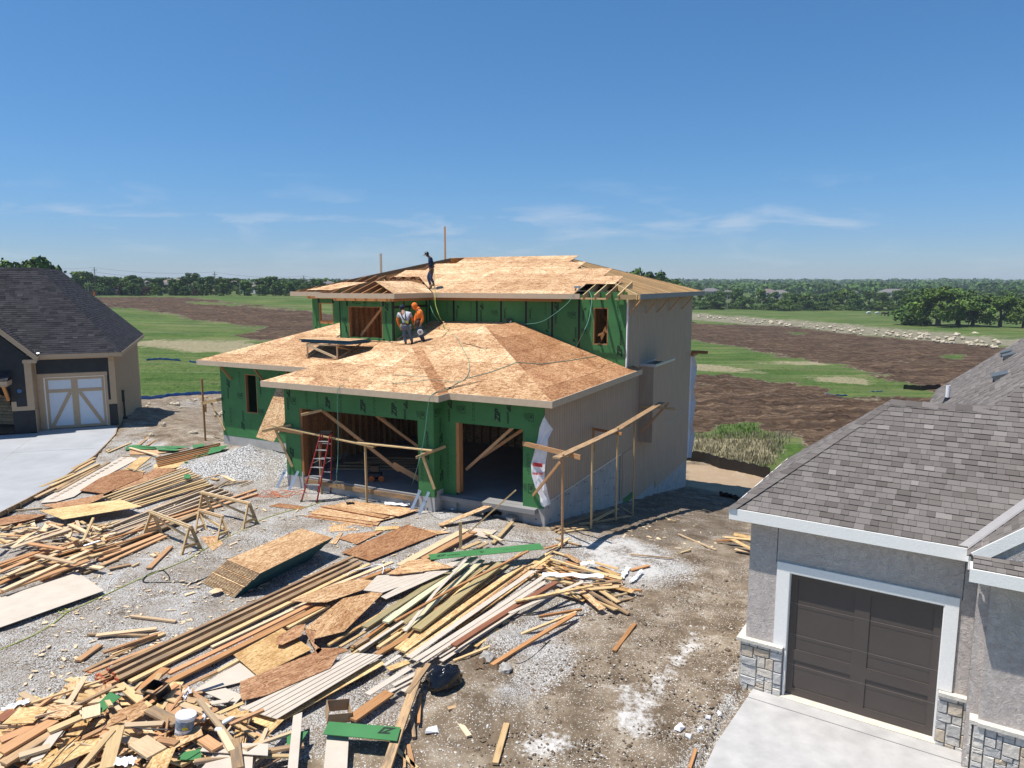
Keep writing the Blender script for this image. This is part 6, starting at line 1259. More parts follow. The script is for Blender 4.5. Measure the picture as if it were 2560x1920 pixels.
for va, a, b, vb, c, d, w_, t_, h, m in RB:
    cnt[m] = cnt.get(m, 0)+1; o = board_at(G(*P2(va, a, b), h+t_), G(*P2(vb, c, d), h+t_), w_, t_, m, '%s %s strip from the left in the right-hand bundle below the green strip' % (ORD[cnt[m]-1], wd[m]) if m != 'red' else 'dark red-brown board in the right-hand bundle', group='strips in the right-hand bundle, %s' % wd[m])
for (v, a, b, c, d, w_, t_, h, h2, m, l) in [('D', -40, 1262, 450, 985, .06, .035, .34, .40, 'orange', 'near half of the long orange stick lying over the right bundle'), ('D', 450, 985, 1090, 668, .06, .035, .40, .44, 'orange', 'far half of the long orange stick lying over the right bundle'), ('D', 40, 1350, 300, 1020, .08, .014, .30, .36, 'beige', 'near half of the beige strip crossing the olive boards'), ('D', 300, 1020, 560, 745, .08, .014, .36, .40, 'beige', 'far half of the beige strip crossing the olive boards'), ('D', 455, 1600, 1500, 1185, .06, .04, .02, .16, 'pine', 'thin long stick lowest on the right of the bundle'), ('D', 780, 1635, 1490, 1200, .10, .04, .05, .16, 'orange', 'thick brown board resting alone at the right edge of the pile'), ('D', 1180, 1222, 1545, 1160, .06, .05, .10, .12, 'orange', 'short brown stick at the tip of the thick brown board'), ('C', 1150, 1650, 1430, 850, .15, .06, .18, .26, 'stained', 'old cracked timber running to the bottom edge'), ('C', 1320, 1050, 1490, 815, .10, .05, .26, .3, 'stained', 'second old timber beside the cracked one'), ('C', 1375, 1395, 1355, 1190, .06, .04, .0, .04, 'stained', 'grey stick below the black bag'), ('C', 1410, 1285, 1425, 1050, .05, .04, .02, .04, 'orange', 'brown stick right of the old timber'), ('C', 1300, 1640, 1300, 1470, .04, .03, .0, .0, 'stained', 'thin grey stick at the bottom edge'), ('C', 1370, 1640, 1330, 1455, .07, .03, .0, .0, 'fir', 'tapered stick at the bottom edge'), ('C', 1240, 1490, 1400, 1640, .06, .03, .0, .0, 'pine', 'slanting stick at the bottom edge'), ('C', 1725, 1265, 1810, 1385, .09, .03, .0, .0, 'fresh', 'pale wedge on bare soil right of the old timber'), ('C', 1640, 1170, 1790, 1130, .09, .03, .06, .08, 'stained', 'muddy board piece below the thick brown board'), ('E', 120, 1600, 210, 1285, .10, .04, .02, .02, 'pine', 'yellow board with bent nails near the bottom edge'), ('E', 1060, 712, 1222, 498, .09, .03, .0, .0, 'orange', 'single brown board on bare soil in the middle right'), ('E', 1655, 1640, 1705, 1490, .05, .03, .0, .0, 'orange', 'small brown stick beside the right driveway'),
        ('D', 340, 450, 870, 240, .24, .02, .06, .55, 'osb', 'wide strand plank leaning on the right garage sill'), ('D', 830, 305, 990, 235, .12, .02, .2, .45, 'osby', 'short yellow strand plank at the right garage sill'), ('D', 560, 530, 980, 150, .05, .04, .05, 1.6, 'pine', 'long thin pole leaning towards the side scaffold'), ('D', 0, 790, 560, 485, .24, .04, .16, .12, 'fresh', 'broad pale beam left of the upright stake'), ('D', 190, 735, 630, 505, .22, .04, .12, .10, 'fir', 'broad beam right of the pale one, by the upright stake'), ('D', 790, 600, 955, 420, .12, .04, .05, .08, 'pine', 'yellow board pointing at the right garage pier'), ('D', 720, 505, 865, 580, .09, .04, .10, .12, 'fresh', 'pale board lying across the yellow one before the garage'), ('D', 530, 650, 680, 590, .14, .04, .14, .14, 'pine', 'yellow board end left of the green strip'), ('D', 660, 640, 745, 600, .1, .03, .12, .12, 'stained', 'dull board end behind the green strip'), ('D', 1225, 650, 1340, 615, .07, .03, .2, .15, 'orange', 'stick poking out right of the green strip'), ('D', 1260, 730, 1770, 880, .07, .04, .26, .22, 'pine', 'long stick slanting over the scrap towards the white wrap'), ('D', 1120, 815, 1290, 705, .11, .02, .30, .3, 'osby', 'yellow strand strip at the head of the right bundle'), ('D', 1640, 960, 1860, 1105, .12, .02, .16, .14, 'pine', 'yellow strip pointing down at the beige tile'), ('D', 1680, 900, 1940, 990, .05, .03, .14, .1, 'stained', 'brown stick under the hanging white wrap'), ('D', 1240, 745, 1500, 860, .14, .02, .16, .14, 'osby', 'wide strand strip under the long slanting stick'), ('D', 1965, 830, 2120, 790, .1, .03, .0, .0, 'orange', 'brown block on gravel beyond the white wrap'), ('D', 1320, 560, 1545, 625, .05, .03, .0, .0, 'pine', 'stick on gravel by the first scaffold post'), ('D', 1960, 695, 2330, 730, .05, .03, .0, .0, 'stained', 'long grey stick on gravel right of the scaffold shadow'), ('R', 1875, 1412, 2180, 1540, .05, .03, .0, .0, 'fresh', 'long pale lath on bare soil left of the small pile'), ('R', 1890, 1565, 1972, 1540, .06, .03, .0, .0, 'pine', 'short stick on bare soil below the pale lath'), ('R', 1758, 1278, 1850, 1308, .04, .02, .0, .0, 'pine', 'short lath in the house shadow edge'), ('R', 845, 1366, 1300, 1230, .14, .04, .04, .04, 'stained', 'longest board lying along the side foundation'), ('R', 870, 1385, 1130, 1350, .09, .04, .0, .0, 'stained', 'lowest board at the side foundation'), ('R', 900, 1400, 1140, 1365, .09, .04, .02, .0, 'pine', 'yellow board at the side foundation'), ('R', 1080, 1330, 1480, 1265, .14, .04, .06, .02, 'stained', 'dark board reaching to the far scaffold post'), ('R', 1190, 1300, 1380, 1205, .12, .04, .10, .08, 'pine', 'yellow board end crossing the foundation boards'), ('R', 1400, 1190, 1500, 1250, .03, .03, .05, .02, 'fresh', 'thin stick at the far scaffold post'), ('A', 1030, 435, 1390, 480, .08, .04, .0, .0, 'fresh', 'pale bent stick alone on gravel in the left middle'), ('A', 760, 590, 1240, 535, .12, .04, .06, .06, 'fresh', 'pale board with red end above the long bundle'), ('A', 695, 580, 1170, 590, .07, .04, .0, .0, 'stained', 'dark board under the pale red-ended one'), ('A', 815, 725, 1240, 580, .09, .04, .08, .1, 'fir', 'reddish board touching the long bundle'), ('A', 880, 740, 1300, 575, .09, .04, .02, .02, 'pine', 'yellow board under the reddish one at the bundle'), ('A', 615, 790, 790, 665, .14, .04, .0, .0, 'fir', 'short wide board on gravel left of the bundle end'), ('A', 530, 935, 800, 1000, .12, .04, .2, .22, 'pine', 'yellow board at the head of the lower heap'), ('A', 525, 985, 790, 1060, .12, .04, .22, .25, 'pine', 'second yellow board at the head of the lower heap'), ('A', 945, 975, 1170, 1160, .14, .03, .38, .4, 'pine', 'yellow plank pointing down at the five-sided sheet'), ('A', 1370, 990, 1370, 1230, .24, .04, .30, .42, 'fir', 'wide upright-lying board behind the white bucket'), ('A', 1080, 1040, 1310, 850, .19, .04, .2, .24, 'orange', 'brown plank beside the open black box'), ('A', 1450, 990, 1650, 1140, .08, .04, .3, .36, 'fir', 'stick right of the wide upright-lying board'), ('A', 1430, 1140, 1790, 1260, .09, .04, .42, .4, 'fresh', 'pale stick slanting to the bottles'), ('A', 1820, 1290, 2085, 1175, .07, .04, .42, .5, 'fir', 'reddish stick lying on the grooved panel corner'), ('A', 1180, 1170, 1400, 1280, .2, .04, .46, .46, 'stained', 'dark-stained wide board left of the white bucket'), ('A', 980, 1300, 1290, 1285, .12, .04, .5, .48, 'fresh', 'pale board in the middle of the lower heap'), ('A', 840, 1640, 930, 1310, .2, .04, .44, .6, 'pine', 'tall wedge board standing out of the lower heap'), ('A', 630, 1643, 890, 1340, .1, .04, .46, .6, 'pine', 'long stick beside the tall wedge board'), ('A', 0, 1510, 430, 1255, .24, .04, .36, .42, 'fir', 'broad reddish board at the left of the lower heap'), ('A', 20, 1600, 450, 1330, .2, .04, .3, .36, 'stained', 'dark broad board below the reddish one'), ('A', 380, 1345, 640, 1235, .15, .04, .5, .52, 'pine', 'bright knotty board on the left of the lower heap'), ('A', 150, 1540, 395, 1465, .14, .04, .52, .52, 'fresh', 'pale red-ended board at the lower left'), ('A', 0, 1420, 300, 1290, .19, .04, .38, .4, 'fir', 'reddish plank at the left picture edge'), ('A', -20, 1270, 100, 1180, .2, .02, .3, .3, 'red', 'dark red shard at the left picture edge'), ('A', 720, 1240, 720, 1150, .26, .03, .5, .56, 'fresh', 'small upright block beside the green scrap'), ('A', 1740, 1340, 1830, 1500, .1, .04, .46, .4, 'fresh', 'pale board right of the bottles'), ('A', 1850, 1410, 1880, 1640, .16, .04, .42, .36, 'stained', 'grey wedge board right of the white bucket'), ('A', 1600, 1400, 1720, 1480, .18, .04, .42, .42, 'fir', 'reddish block below the bottles'), ('A', 1090, 1420, 1240, 1520, .3, .04, .5, .5, 'fresh', 'wide pale block left of the bucket foot'), ('A', 1250, 1410, 1400, 1440, .12, .04, .5, .5, 'fir', 'reddish block at the bucket foot')]:
    plank(v, a, b, c, d, w_, t_, h, m, l, h2=h2)
st_ = G(*P2('D', 516, 655), .0)
mb = MB(); mb.box(-.045, .045, -.02, .02, -.1, .80); o = mb.build('upright_stake', MAT['pine']); o.location = st_; tag(o, 'upright yellow stake standing in the pile left of the green strip', 'stake')
q4 = [onpl(*P2('G', x, y), F1.o+F1.B*bb_, F1.B) for x, y, bb_ in ((210, 290, 3.1), (350, 305, 3.1), (350, 540, 2.6), (180, 838, 2.0))]+[onpl(*P2('G', 0, 790), F1.o+F1.B*2.0, F1.B)]
mb = MB(); mb.prism([tuple(q) for q in q4], tuple(F1.B*.014)); o = mb.build('osb_sheet', MAT['osb']); tag(o, 'tall narrow sheet leaning on the green wing beside the garage corner', 'sheet')
xk = 0
for k in range(22):
    R = random.Random(k+900); f = R.random(); x1, y1 = 300+f*560+R.uniform(-30, 30), 1655+f*-95+R.uniform(-12, 12); L = R.uniform(.35, .8); x2, y2 = x1+(560)*L, y1-(262)*L
    if x2 > 930 or x1 < 260: continue
    board_at(G(x1, y1, .03+.04*(k % 2)), G(x2, y2, .03+.04*(k % 2)), R.choice([.07, .09, .14]), .03, R.choice(['fir', 'pine', 'fresh', 'orange', 'stained']), '%s loose board slipped under the sheets of the middle bundle' % ORD[xk], group='loose boards under the middle bundle'); xk += 1
xk = 0
for k in range(30):
    R = random.Random(k+1300); f = R.random(); x1, y1 = 830+f*330+R.uniform(-30, 30), 1640-f*80+R.uniform(-20, 25); L = R.uniform(.3, .9); x2, y2 = x1+330*L, y1-235*L
    board_at(G(x1, y1, .03+.04*(k % 3)), G(x2, y2, .03+.04*(k % 3)), R.choice([.05, .07, .09]), .025, R.choice(['beige', 'pine', 'osby', 'orange', 'stained', 'treated']), '%s loose strip low down in the right-hand bundle' % ORD[xk], group='loose strips low in the right-hand bundle'); xk += 1
xk = 0
for k in range(24):
    R = random.Random(k+1700); f = R.random(); x1, y1 = -20+f*190+R.uniform(-20, 20), 1450-f*60+R.uniform(-22, 18); L = R.uniform(.4, .9); x2, y2 = x1+250*L, y1-78*L
    h = R.uniform(.04, .2); board_at(G(x1, y1, h), G(x2, y2, h), R.choice([.07, .09, .14]), .035, R.choice(['fir', 'pine', 'fresh', 'orange']), '%s stray board among the long boards of the left heap' % ORD[xk], group='stray boards in the left heap'); xk += 1
# ---- small objects ----
def crumple(c, L, w_, hh, ang, seed, name, mat, label, cat, n=16, fold=.5):
    R = random.Random(seed); mb = MB(); m_ = 6; rows = []
    ctr = 0
    for i in range(n+1):
        f = i/n; ctr += R.uniform(-.06, .06)*L*.3; row = []
        for j in range(m_+1):
            g = j/m_-.5; x = (f-.5)*L+R.uniform(-1, 1)*.012; y = ctr+g*w_*(1-.45*abs(sin(f*5+seed)))+R.uniform(-1, 1)*.01; z_ = hh*(.35+.65*abs(sin(f*9+g*5+seed)))*(1-.5*abs(2*g))+R.uniform(0, .02)
            row.append((x, y, z_))
        rows.append(row)
    for i in range(n):
        for j in range(m_): mb.poly([rows[i][j], rows[i+1][j], rows[i+1][j+1], rows[i][j+1]])
    o = mb.build(name, MAT[mat], smooth=True, weld=True); o.location = c; o.rotation_euler = (0, 0, ang); return tag(o, label, cat)
crumple(G(*P2('D', 1470, 905), .30), 1.5, .22, .12, -.12, 3, 'torn_wrap', 'white', 'crumpled white wrap draped over the right scrap', 'wrap')
crumple(G(*P2('D', 1590, 790), .22), .4, .18, .1, .3, 5, 'torn_wrap', 'white', 'small crumpled white wrap behind the longer one', 'wrap')
crumple(G(*P2('D', 1910, 870), .03), .75, .16, .08, 1.25, 7, 'torn_wrap', 'white', 'left of two white wrap tails on gravel', 'wrap'); crumple(G(*P2('D', 2010, 900), .03), .8, .13, .09, 1.0, 8, 'torn_wrap', 'white', 'right of two white wrap tails on gravel', 'wrap')
crumple(G(*P2('D', 560, 310), .05), 1.1, .35, .14, .35, 9, 'plastic_sheet', 'wrap', 'crumpled pale plastic in front of the right garage door', 'plastic'); crumple(G(*P2('D', 770, 375), .05), .7, .4, .16, .2, 10, 'plastic_sheet', 'black', 'crumpled black plastic in front of the right garage door', 'plastic')
crumple(G(*P2('B', 1560, 200), .03), .9, .25, .1, -.2, 11, 'cloth_rag', 'wrap', 'grey-white rag between red-edged sheets and metal straps', 'rag')
crumple(G(*P2('A', 1000, 1620), .5), .28, .24, .14, .2, 13, 'plastic_bag', 'white', 'round white bag at the bottom edge', 'bag'); crumple(G(*P2('A', 120, 1170), .25), .4, .14, .1, .8, 14, 'plastic_bag', 'white', 'thin clear bag at the left edge of the lower heap', 'bag'); crumple(G(*P2('A', 1470, 1080), .38), .3, .14, .1, 1.5, 15, 'plastic_bag', 'wrap', 'bluish clear bag right of the open black box', 'bag')
def blackbag():
    mb = MB(); n, m_ = 22, 12; rows = []
    for j in range(m_+1):
        ph = pi*j/m_*.5+.0; row = []
        for i in range(n):
            th = 2*pi*i/n; d = Vector((cos(th)*cos(ph), sin(th)*cos(ph), sin(ph))); r = 1+.35*(noise.noise(d*2.6+Vector((3, 1, 7))))+.16*abs(noise.noise(d*7)); row.append((d.x*.36*r, d.y*.24*r, d.z*.30*r-.02))
        rows.append(row)
    for j in range(m_):
        for i in range(n): mb.poly([rows[j][i], rows[j][(i+1) % n], rows[j+1][(i+1) % n], rows[j+1][i]])
    o = mb.build('rubbish_bag', m_plain('shiny_black_bag', (.008, .008, .01), .18, .6, .2), smooth=True, weld=True); o.location = G(*P2('C', 1600, 960), .12); o.rotation_euler = (0, 0, .5); tag(o, 'shiny black rubbish bag at the right edge of the pile', 'bag')
blackbag()
# bucket
bk = thing('plastic_bucket', 'white plastic bucket with blue label and yellow badge on the lower heap', 'bucket', G(*P2('A', 1445, 1400), .30)); bk.rotation_euler = (-.10, .16, 0)
mb = MB(); mb.lathe((0, 0, 0), [(.125, 0), (.148, .36)], 28); mb.build('bucket_body', MAT['white'], bk, smooth=False)
mb = MB(); mb.lathe((0, 0, .34), [(.155, 0), (.160, .03), (.150, .05), (.02, .045)], 28); mb.build('lid', MAT['white'], bk)
mb = MB(); mb.lathe((0, 0, .17), [(.1385, 0), (.1475, .14)], 28); lb = mb.build('label_band', m_plain('slate_blue_print', (.22, .27, .33), .5, var=.5, scale=14), bk)
mb = MB()
for k in range(20): a = -pi/2+.3+.5*cos(2*pi*k/20); 
ring = [(.1495*cos(-pi/2+.42+.30*cos(2*pi*k/20)), .1495*sin(-pi/2+.42+.30*cos(2*pi*k/20)), .215+.028*sin(2*pi*k/20)) for k in range(20)]; mb.poly(ring); mb.build('yellow_badge', m_plain('yellow_print', (.75, .62, .05), .5), bk)
vs, fs = textmesh('SUPERIOR DRYWALL', .034, 0, .001); mb = MB()
for f in fs: mb.poly([(.1445*cos(-pi/2-.95+vs[i].x/.145), .1445*sin(-pi/2-.95+vs[i].x/.145), .10+vs[i].y) for i in f])
mb.build('label_text', MAT['black'], bk)
for k in range(3): mb = MB(); mb.lathe((0, 0, .02+.03*k), [(.1275+.0025*k, 0), (.128+.0025*k, .01)], 28); mb.build('grey_ring', m_plain('grey_print', (.45, .46, .48), .5), bk)
# open black box
bx_ = thing('open_box', 'open black cardboard box lying on the long beams', 'box', G(*P2('A', 1255, 1080), .34)); bx_.rotation_euler = (.25, -.1, -.5)
for nm, bb_ in (('box_side', (-.2, .2, -.14, -.13, 0, .22)), ('box_side', (-.2, .2, .13, .14, 0, .22)), ('box_side', (-.2, -.19, -.13, .13, 0, .22)), ('box_side', (.19, .2, -.13, .13, 0, .22)), ('box_base', (-.19, .19, -.13, .13, 0, .01))): mb = MB(); mb.box(*bb_); mb.build(nm, MAT['black'], bx_)
mb = MB(); mb.prism([(.2, -.14, .22), (.2, .14, .22), (.36, .16, .30), (.36, -.10, .30)], (0, 0, -.006)); mb.build('box_flap', m_plain('brown_card', (.30, .19, .11), .9), bx_)
cb_ = thing('cardboard_box', 'torn open cardboard box above the bottom green strip', 'box', G(*P2('C', 770, 1240), .10)); cb_.rotation_euler = (.2, .15, .4)
for bb_ in ((-.2, .2, -.15, -.144, 0, .2), (-.2, .2, .144, .15, 0, .24), (-.2, -.194, -.144, .144, 0, .26), (.194, .2, -.144, .144, 0, .18)): mb = MB(); mb.box(*bb_); mb.build('box_side', m_plain('tan_card', (.40, .27, .16), .9), cb_)
for k, (x, y) in enumerate([(1710, 1340), (1760, 1290), (1600, 1270)]):
    mb = MB(); mb.lathe((0, 0, 0), [(.035, 0), (.036, .13), (.015, .17), (.015, .20)], 12); o = mb.build('plastic_bottle', MAT['white'], smooth=True); o.location = G(*P2('A', x, y), .42); o.rotation_euler = (1.2, .3*k, .9+k); tag(o, ['white plastic bottle nearest the bucket label', 'white plastic bottle lying highest by the sticks', 'small white bottle just behind the bucket'][k], 'bottle', 'white plastic bottles')
for k, (v, x, y) in enumerate([('C', 1520, 1350), ('C', 1945, 1300), ('E', 1800, 1250), ('E', 1580, 1330), ('E', 1650, 1400), ('E', 1740, 1345), ('E', 1890, 1220)]):
    R = random.Random(k); s_ = [.12, .12, .05, .1, .06, .05, .05][k]; mb = MB(); mb.hexa([(-s_, -s_*.6, 0), (s_, -s_*.5, 0), (s_*.8, s_*.6, 0), (-s_*.9, s_*.5, 0), (-s_*.9, -s_*.5, .05), (s_*.7, -s_*.6, .03), (s_*.6, s_*.4, .07), (-s_*.6, s_*.6, .02)]); o = mb.build('white_fragment', MAT['white']); o.location = G(*P2(v, x, y), .0); o.rotation_euler = (0, 0, k*1.3); tag(o, ['white fragment nearest the old timber', 'white fragment on soil near the yellow nailed board', 'white fragment highest beside the right driveway', 'flat white fragment in the dusty patch', 'white fragment at the edge of the dusty patch', 'white fragment right of the dusty patch', 'white fragment touching the right driveway'][k], 'fragment', 'white fragments on the soil')
# hoses and cords
def cord(pts, r, mat, name, label, cat='hose', dz=.012, world=False, n=6):
    P = [Vector(p) if world else G(*p[:2], p[2] if len(p) > 2 else dz) for p in pts]; Q = []
    for i in range(len(P)-1):
        p0, p1, p2, p3 = P[max(i-1, 0)], P[i], P[i+1], P[min(i+2, len(P)-1)]
        for s_ in range(n):
            t_ = s_/n; Q.append(.5*((2*p1)+(p2-p0)*t_+(2*p0-5*p1+4*p2-p3)*t_*t_+(3*p1-p0-3*p2+p3)*t_**3))
    Q.append(P[-1]); mb = MB(); mb.tube(Q, r, 6); o = mb.build(name, mat if not isinstance(mat, str) else MAT[mat], smooth=True, weld=True); return tag(o, label, cat)
MAT['lime'] = m_plain('lime_hose', (.42, .46, .10), .5); MAT['gh'] = m_plain('grey_green_hose', (.13, .30, .24), .5); MAT['og'] = m_plain('orange_string', (.60, .14, .04), .7)
A_ = lambda x, y: P2('A', x, y)
cord([(-30, 1640), A_(0, 710), A_(250, 600), A_(420, 500), A_(520, 420), A_(555, 400), A_(800, 290), A_(1100, 150), A_(1460, 5), P2('8', 1750, 1230), P2('8', 2000, 1100), P2('8', 2212, 1000), P2('G', 60, 1630), P2('G', 350, 1540), P2('G', 560, 1490), P2('G', 700, 1440)], .011, 'lime', 'air_hose', 'lime green air hose snaking across the gravel from the lower left')
cord([A_(540, 400), A_(520, 388), A_(480, 392), A_(462, 405), A_(490, 420), A_(535, 412)], .010, 'lime', 'hose_loop', 'small lime loop lying on the green hose', 'hose')
cord([A_(1290, 80), A_(1180, 110), A_(1130, 170), A_(1250, 175), A_(1400, 172), A_(1520, 182), A_(1650, 130)], .016, 'black', 'black_cable', 'thick black cable bent to a point left of the teal-edged stack', 'cable')
cord([A_(1290, 80), A_(1330, 120), A_(1340, 155)], .014, 'black', 'cable_end', 'black cable end with plug left of the teal-edged stack', 'cable')
cord([P2('8', 930, 1570), P2('8', 960, 1480), P2('8', 1100, 1390), P2('8', 1160, 1310), P2('8', 1320, 1305)], .006, 'white', 'white_wire', 'thin white cord on gravel right of the big beige panel', 'cord')
cord([P2('E', 550, 635), P2('E', 420, 760), P2('E', 300, 820), P2('E', 230, 780), P2('E', 200, 700), P2('E', 60, 710), P2('E', 20, 800)], .010, 'black', 'black_cable', 'thin black cable trailing on soil right of the pile', 'cable')
cord([P2('A', 950, 1290, ), P2('A', 1100, 1330), P2('A', 1350, 1340)], .012, 'black', 'strapping_band', 'black band curving left of the white bucket', 'band', dz=.52)
cord([P2('A', 380, 1643), P2('A', 520, 1480), P2('A', 700, 1330), P2('A', 860, 1210)], .009, 'black', 'strapping_band', 'black band rising from the lower heap towards the green scrap', 'band', dz=.55)
cord([P2('A', 900, 1555), P2('A', 1250, 1560), P2('A', 1420, 1520), P2('A', 1560, 1440)], .012, 'black', 'strapping_band', 'black band passing below the white bucket', 'band', dz=.5)
for k in range(5):
    R = random.Random(k+3); cord([P2('G', 150+110*R.random()+60*i*cos(i+k), 1370+40*sin(i*2.1+k)) for i in range(7)], .006, 'og', 'orange_string', 'tangled orange string on gravel left of the ladder', 'string', dz=.02)['group'] = 'orange string tangle'
cord([P2('B', 1165, 755), P2('B', 1200, 720), P2('B', 1300, 698), P2('B', 1400, 668), P2('B', 1450, 690), P2('B', 1440, 740)], .012, 'white', 'white_strap', 'white strap looped over the far end of the long beams', 'strap', dz=.22)
mb = MB(); q = G(*P2('8', 795, 1180), .3); mb.tube([(-.16, -.12, 0), (.16, .12, .06)], .03, 10); o = mb.build('metal_pipe', MAT['metal'], smooth=False); o.location = q; tag(o, 'short grey pipe piece in the heap left of the sawhorses', 'pipe')
# rocks and lumps of concrete
MAT['rock'] = m_plain('grey_rock', (.36, .34, .31), .95, .2, .25, 5, bmp=.6, bscale=14); MAT['rockw'] = m_plain('pale_rock', (.50, .43, .32), .95, .2, .3, 2, bmp=.6, bscale=6)
def rock(c, s, seed, mat, label, cat='rock', group=None, flat=.6):
    mb = MB(); n, m_ = 10, 6; rows = []
    for j in range(m_+1):
        ph = -pi/2+pi*j/m_; row = []
        for i in range(n):
            th = 2*pi*i/n; d = Vector((cos(th)*cos(ph), sin(th)*cos(ph), sin(ph))); r = s*(1+.45*noise.noise(d*1.3+Vector((seed*3.1, seed, 2)))+.2*noise.noise(d*3+Vector((seed, 0, 5)))); row.append((d.x*r, d.y*r*.8, d.z*r*flat))
        rows.append(row)
    for j in range(m_):
        for i in range(n): mb.poly([rows[j][i], rows[j][(i+1) % n], rows[j+1][(i+1) % n], rows[j+1][i]])
    o = mb.build('rock', MAT[mat], weld=True); o.location = c; o.rotation_euler = (0, 0, seed); tag(o, label, cat, group); return o
rock(G(*P2('D', 960, 395), .05), .26, 1, 'rock', 'grey concrete lump at the right garage sill')
rock(G(*P2('E', 200, 860), .02), .18, 2, 'rock', 'grey rock on soil right of the pile'); rock(G(*P2('E', 60, 770), .03), .2, 3, 'rock', 'grey rock beside the thick brown board')
for k in range(16):
    R = random.Random(k+40); x = 360+200*R.random(); y = 1000+22*R.random() if k < 11 else 1030+60*R.random(); rock(G(x, y, .12), R.uniform(.12, .35), k, 'rockw', 'pale limestone rock on the spoil ridge left of the green wing', group='rocks on the spoil ridge')
# ================= temporary works, ladder, people =================
from mathutils.bvhtree import BVHTree
MI = Matrix.Translation(F1.o) @ Matrix.Rotation(F1.rz, 4, 'Z'); MII = MI.inverted()
BV = [BVHTree.FromPolygons(b_.v, b_.f) for b_ in (LR, UR, LR2)]
def RP(px, py, up=0.0, which=None):
    """photo pixel -> point on the bare sheet roofs"""
    o = MII @ CAMP; d = (MII.to_3x3() @ ray(px, py)).normalized(); best = None
    for k, t in enumerate(BV):
        if which is not None and k != which: continue
        h = t.ray_cast(o, d)
        if h[0] is not None and (best is None or h[3] < best[1]): best = (h[0], h[3])
    if best is None:
        print('RPMISS', px, py); return W(px, py, 5.0)
    q = MI @ best[0]; q.z += up; return q
def wl(F, l): return F.w(l[0], l[1], l[2])
def nb(parent, p, q, w_, t_, mat, name, up=(0, 0, 1)):
    """a bar part with its own grain axis, given in world space"""
    o = board_at(Vector(p)+Vector((0, 0, 0)), Vector(q), w_, t_, mat, None, name=name, cat=None); M = o.matrix_world.copy(); o.parent = parent
    o.matrix_parent_inverse = Matrix.Identity(4); o.matrix_basis = Matrix.Translation(-parent.location) @ M; return o
GP = lambda x, y: (640+x/4.096, 900+y/4.096)
RPX = lambda x, y: (1120+x/3.253, 900+y/3.253)
# scaffold before the wide garage door
pf = G(*GP(1135, 1458)); bp = F1.l(pf)[1]
sc = thing('front_scaffold', 'timber scaffold of thin boards across the wide garage opening', 'scaffold', pf)
def onb(x, y, b): return wl(F1, F1.fr(*GP(x, y), b))
for (a, b) in (((175, 662), (1222, 882)), ((1040, 838), (1812, 918))): nb(sc, onb(*a, bp), onb(*b, bp), .20, .04, 'pine', 'walk_board')
nb(sc, onb(60, 716, bp-.35), onb(357, 655, -.05), .04, .09, 'pine', 'ledger'); nb(sc, onb(1636, 988, bp-.35), onb(1936, 872, .35), .04, .09, 'pine', 'ledger'); nb(sc, onb(1690, 955, bp-.1), onb(1810, 912, -.1), .05, .09, 'pine', 'ledger'); nb(sc, onb(220, 700, bp), onb(480, 740, -.05), .04, .09, 'fir', 'ledger')
nb(sc, onb(205, 700, bp), onb(383, 1090, -.04), .04, .09, 'pine', 'brace'); nb(sc, onb(1712, 955, bp), onb(1842, 1320, -.04), .04, .09, 'pine', 'brace')
def post(parent, foot, ztop, mat='pine', w_=.09):
    mb = MB(); mb.box(-.02, .02, -w_/2, w_/2, -.2, ztop-foot.z); o = mb.build('post', MAT[mat], parent); o.location = foot-parent.location; o.rotation_euler = (0, 0, F1.rz); return o
post(sc, pf, onb(1145, 880, bp).z); p2 = F1.w(*F1.fr(*GP(672, 1380), bp)[:2], 0); p2.z = zg(p2.x, p2.y); post(sc, p2, onb(690, 850, bp).z)
tag(board_at(onb(460, 550, -.55), onb(670, 502, -.03), .05, .09, 'pine', 'short pale board sticking out above the wide garage opening'), cat='board')
# scaffold along the side wall
f1_ = F1.w(4.9, -.60, 0); f1_.z = zg(f1_.x, f1_.y)
ss = thing('side_scaffold', 'long timber scaffold plank on posts along the beige side wall', 'scaffold', f1_)
def ona(x, y, a=4.9): return wl(F1, F1.sd(*RPX(x, y), a))
nb(ss, ona(880, 790), ona(1460, 520), .24, .05, 'stained', 'walk_board'); nb(ss, ona(1390, 552), ona(1742, 342), .24, .05, 'stained', 'walk_board')
for (x0, y0, x1, y1) in ((935, 800, 935, 1482), (1175, 675, 1152, 1402), (1380, 575, 1388, 1335), (1520, 500, 1485, 1240)):
    t_ = ona(x0, y0, 4.98); ft = Vector((t_.x, t_.y, 0)); l_ = F1.l(ft); ft.z = zg(ft.x, ft.y); post(ss, ft, t_.z+(.12 if x0 in (935, 1380) else 0), 'fir' if x0 == 935 else 'pine', .10)
nb(ss, F1.w(3.02, .42, 2.62), F1.w(5.3, .42-.9, 2.62), .04, .14, 'fir', 'ledger'); q_ = ona(1190, 552, 3.8); nb(ss, q_, ona(1415, 590, 5.2), .04, .09, 'orange', 'ledger'); nb(ss, ona(1562, 368, 3.8), ona(1850, 388, 5.4), .04, .09, 'pine', 'ledger')
nb(ss, q_+Vector((0, 0, .02)), q_+Vector((0.01, 0, -.9)), .04, .09, 'orange', 'wall_post')
nb(ss, ona(905, 822, 4.8), ona(690, 1090, 3.3), .04, .09, 'fir', 'brace'); nb(ss, ona(1787, 343, 5.0), ona(1560, 587, 4.0), .04, .09, 'fir', 'brace')
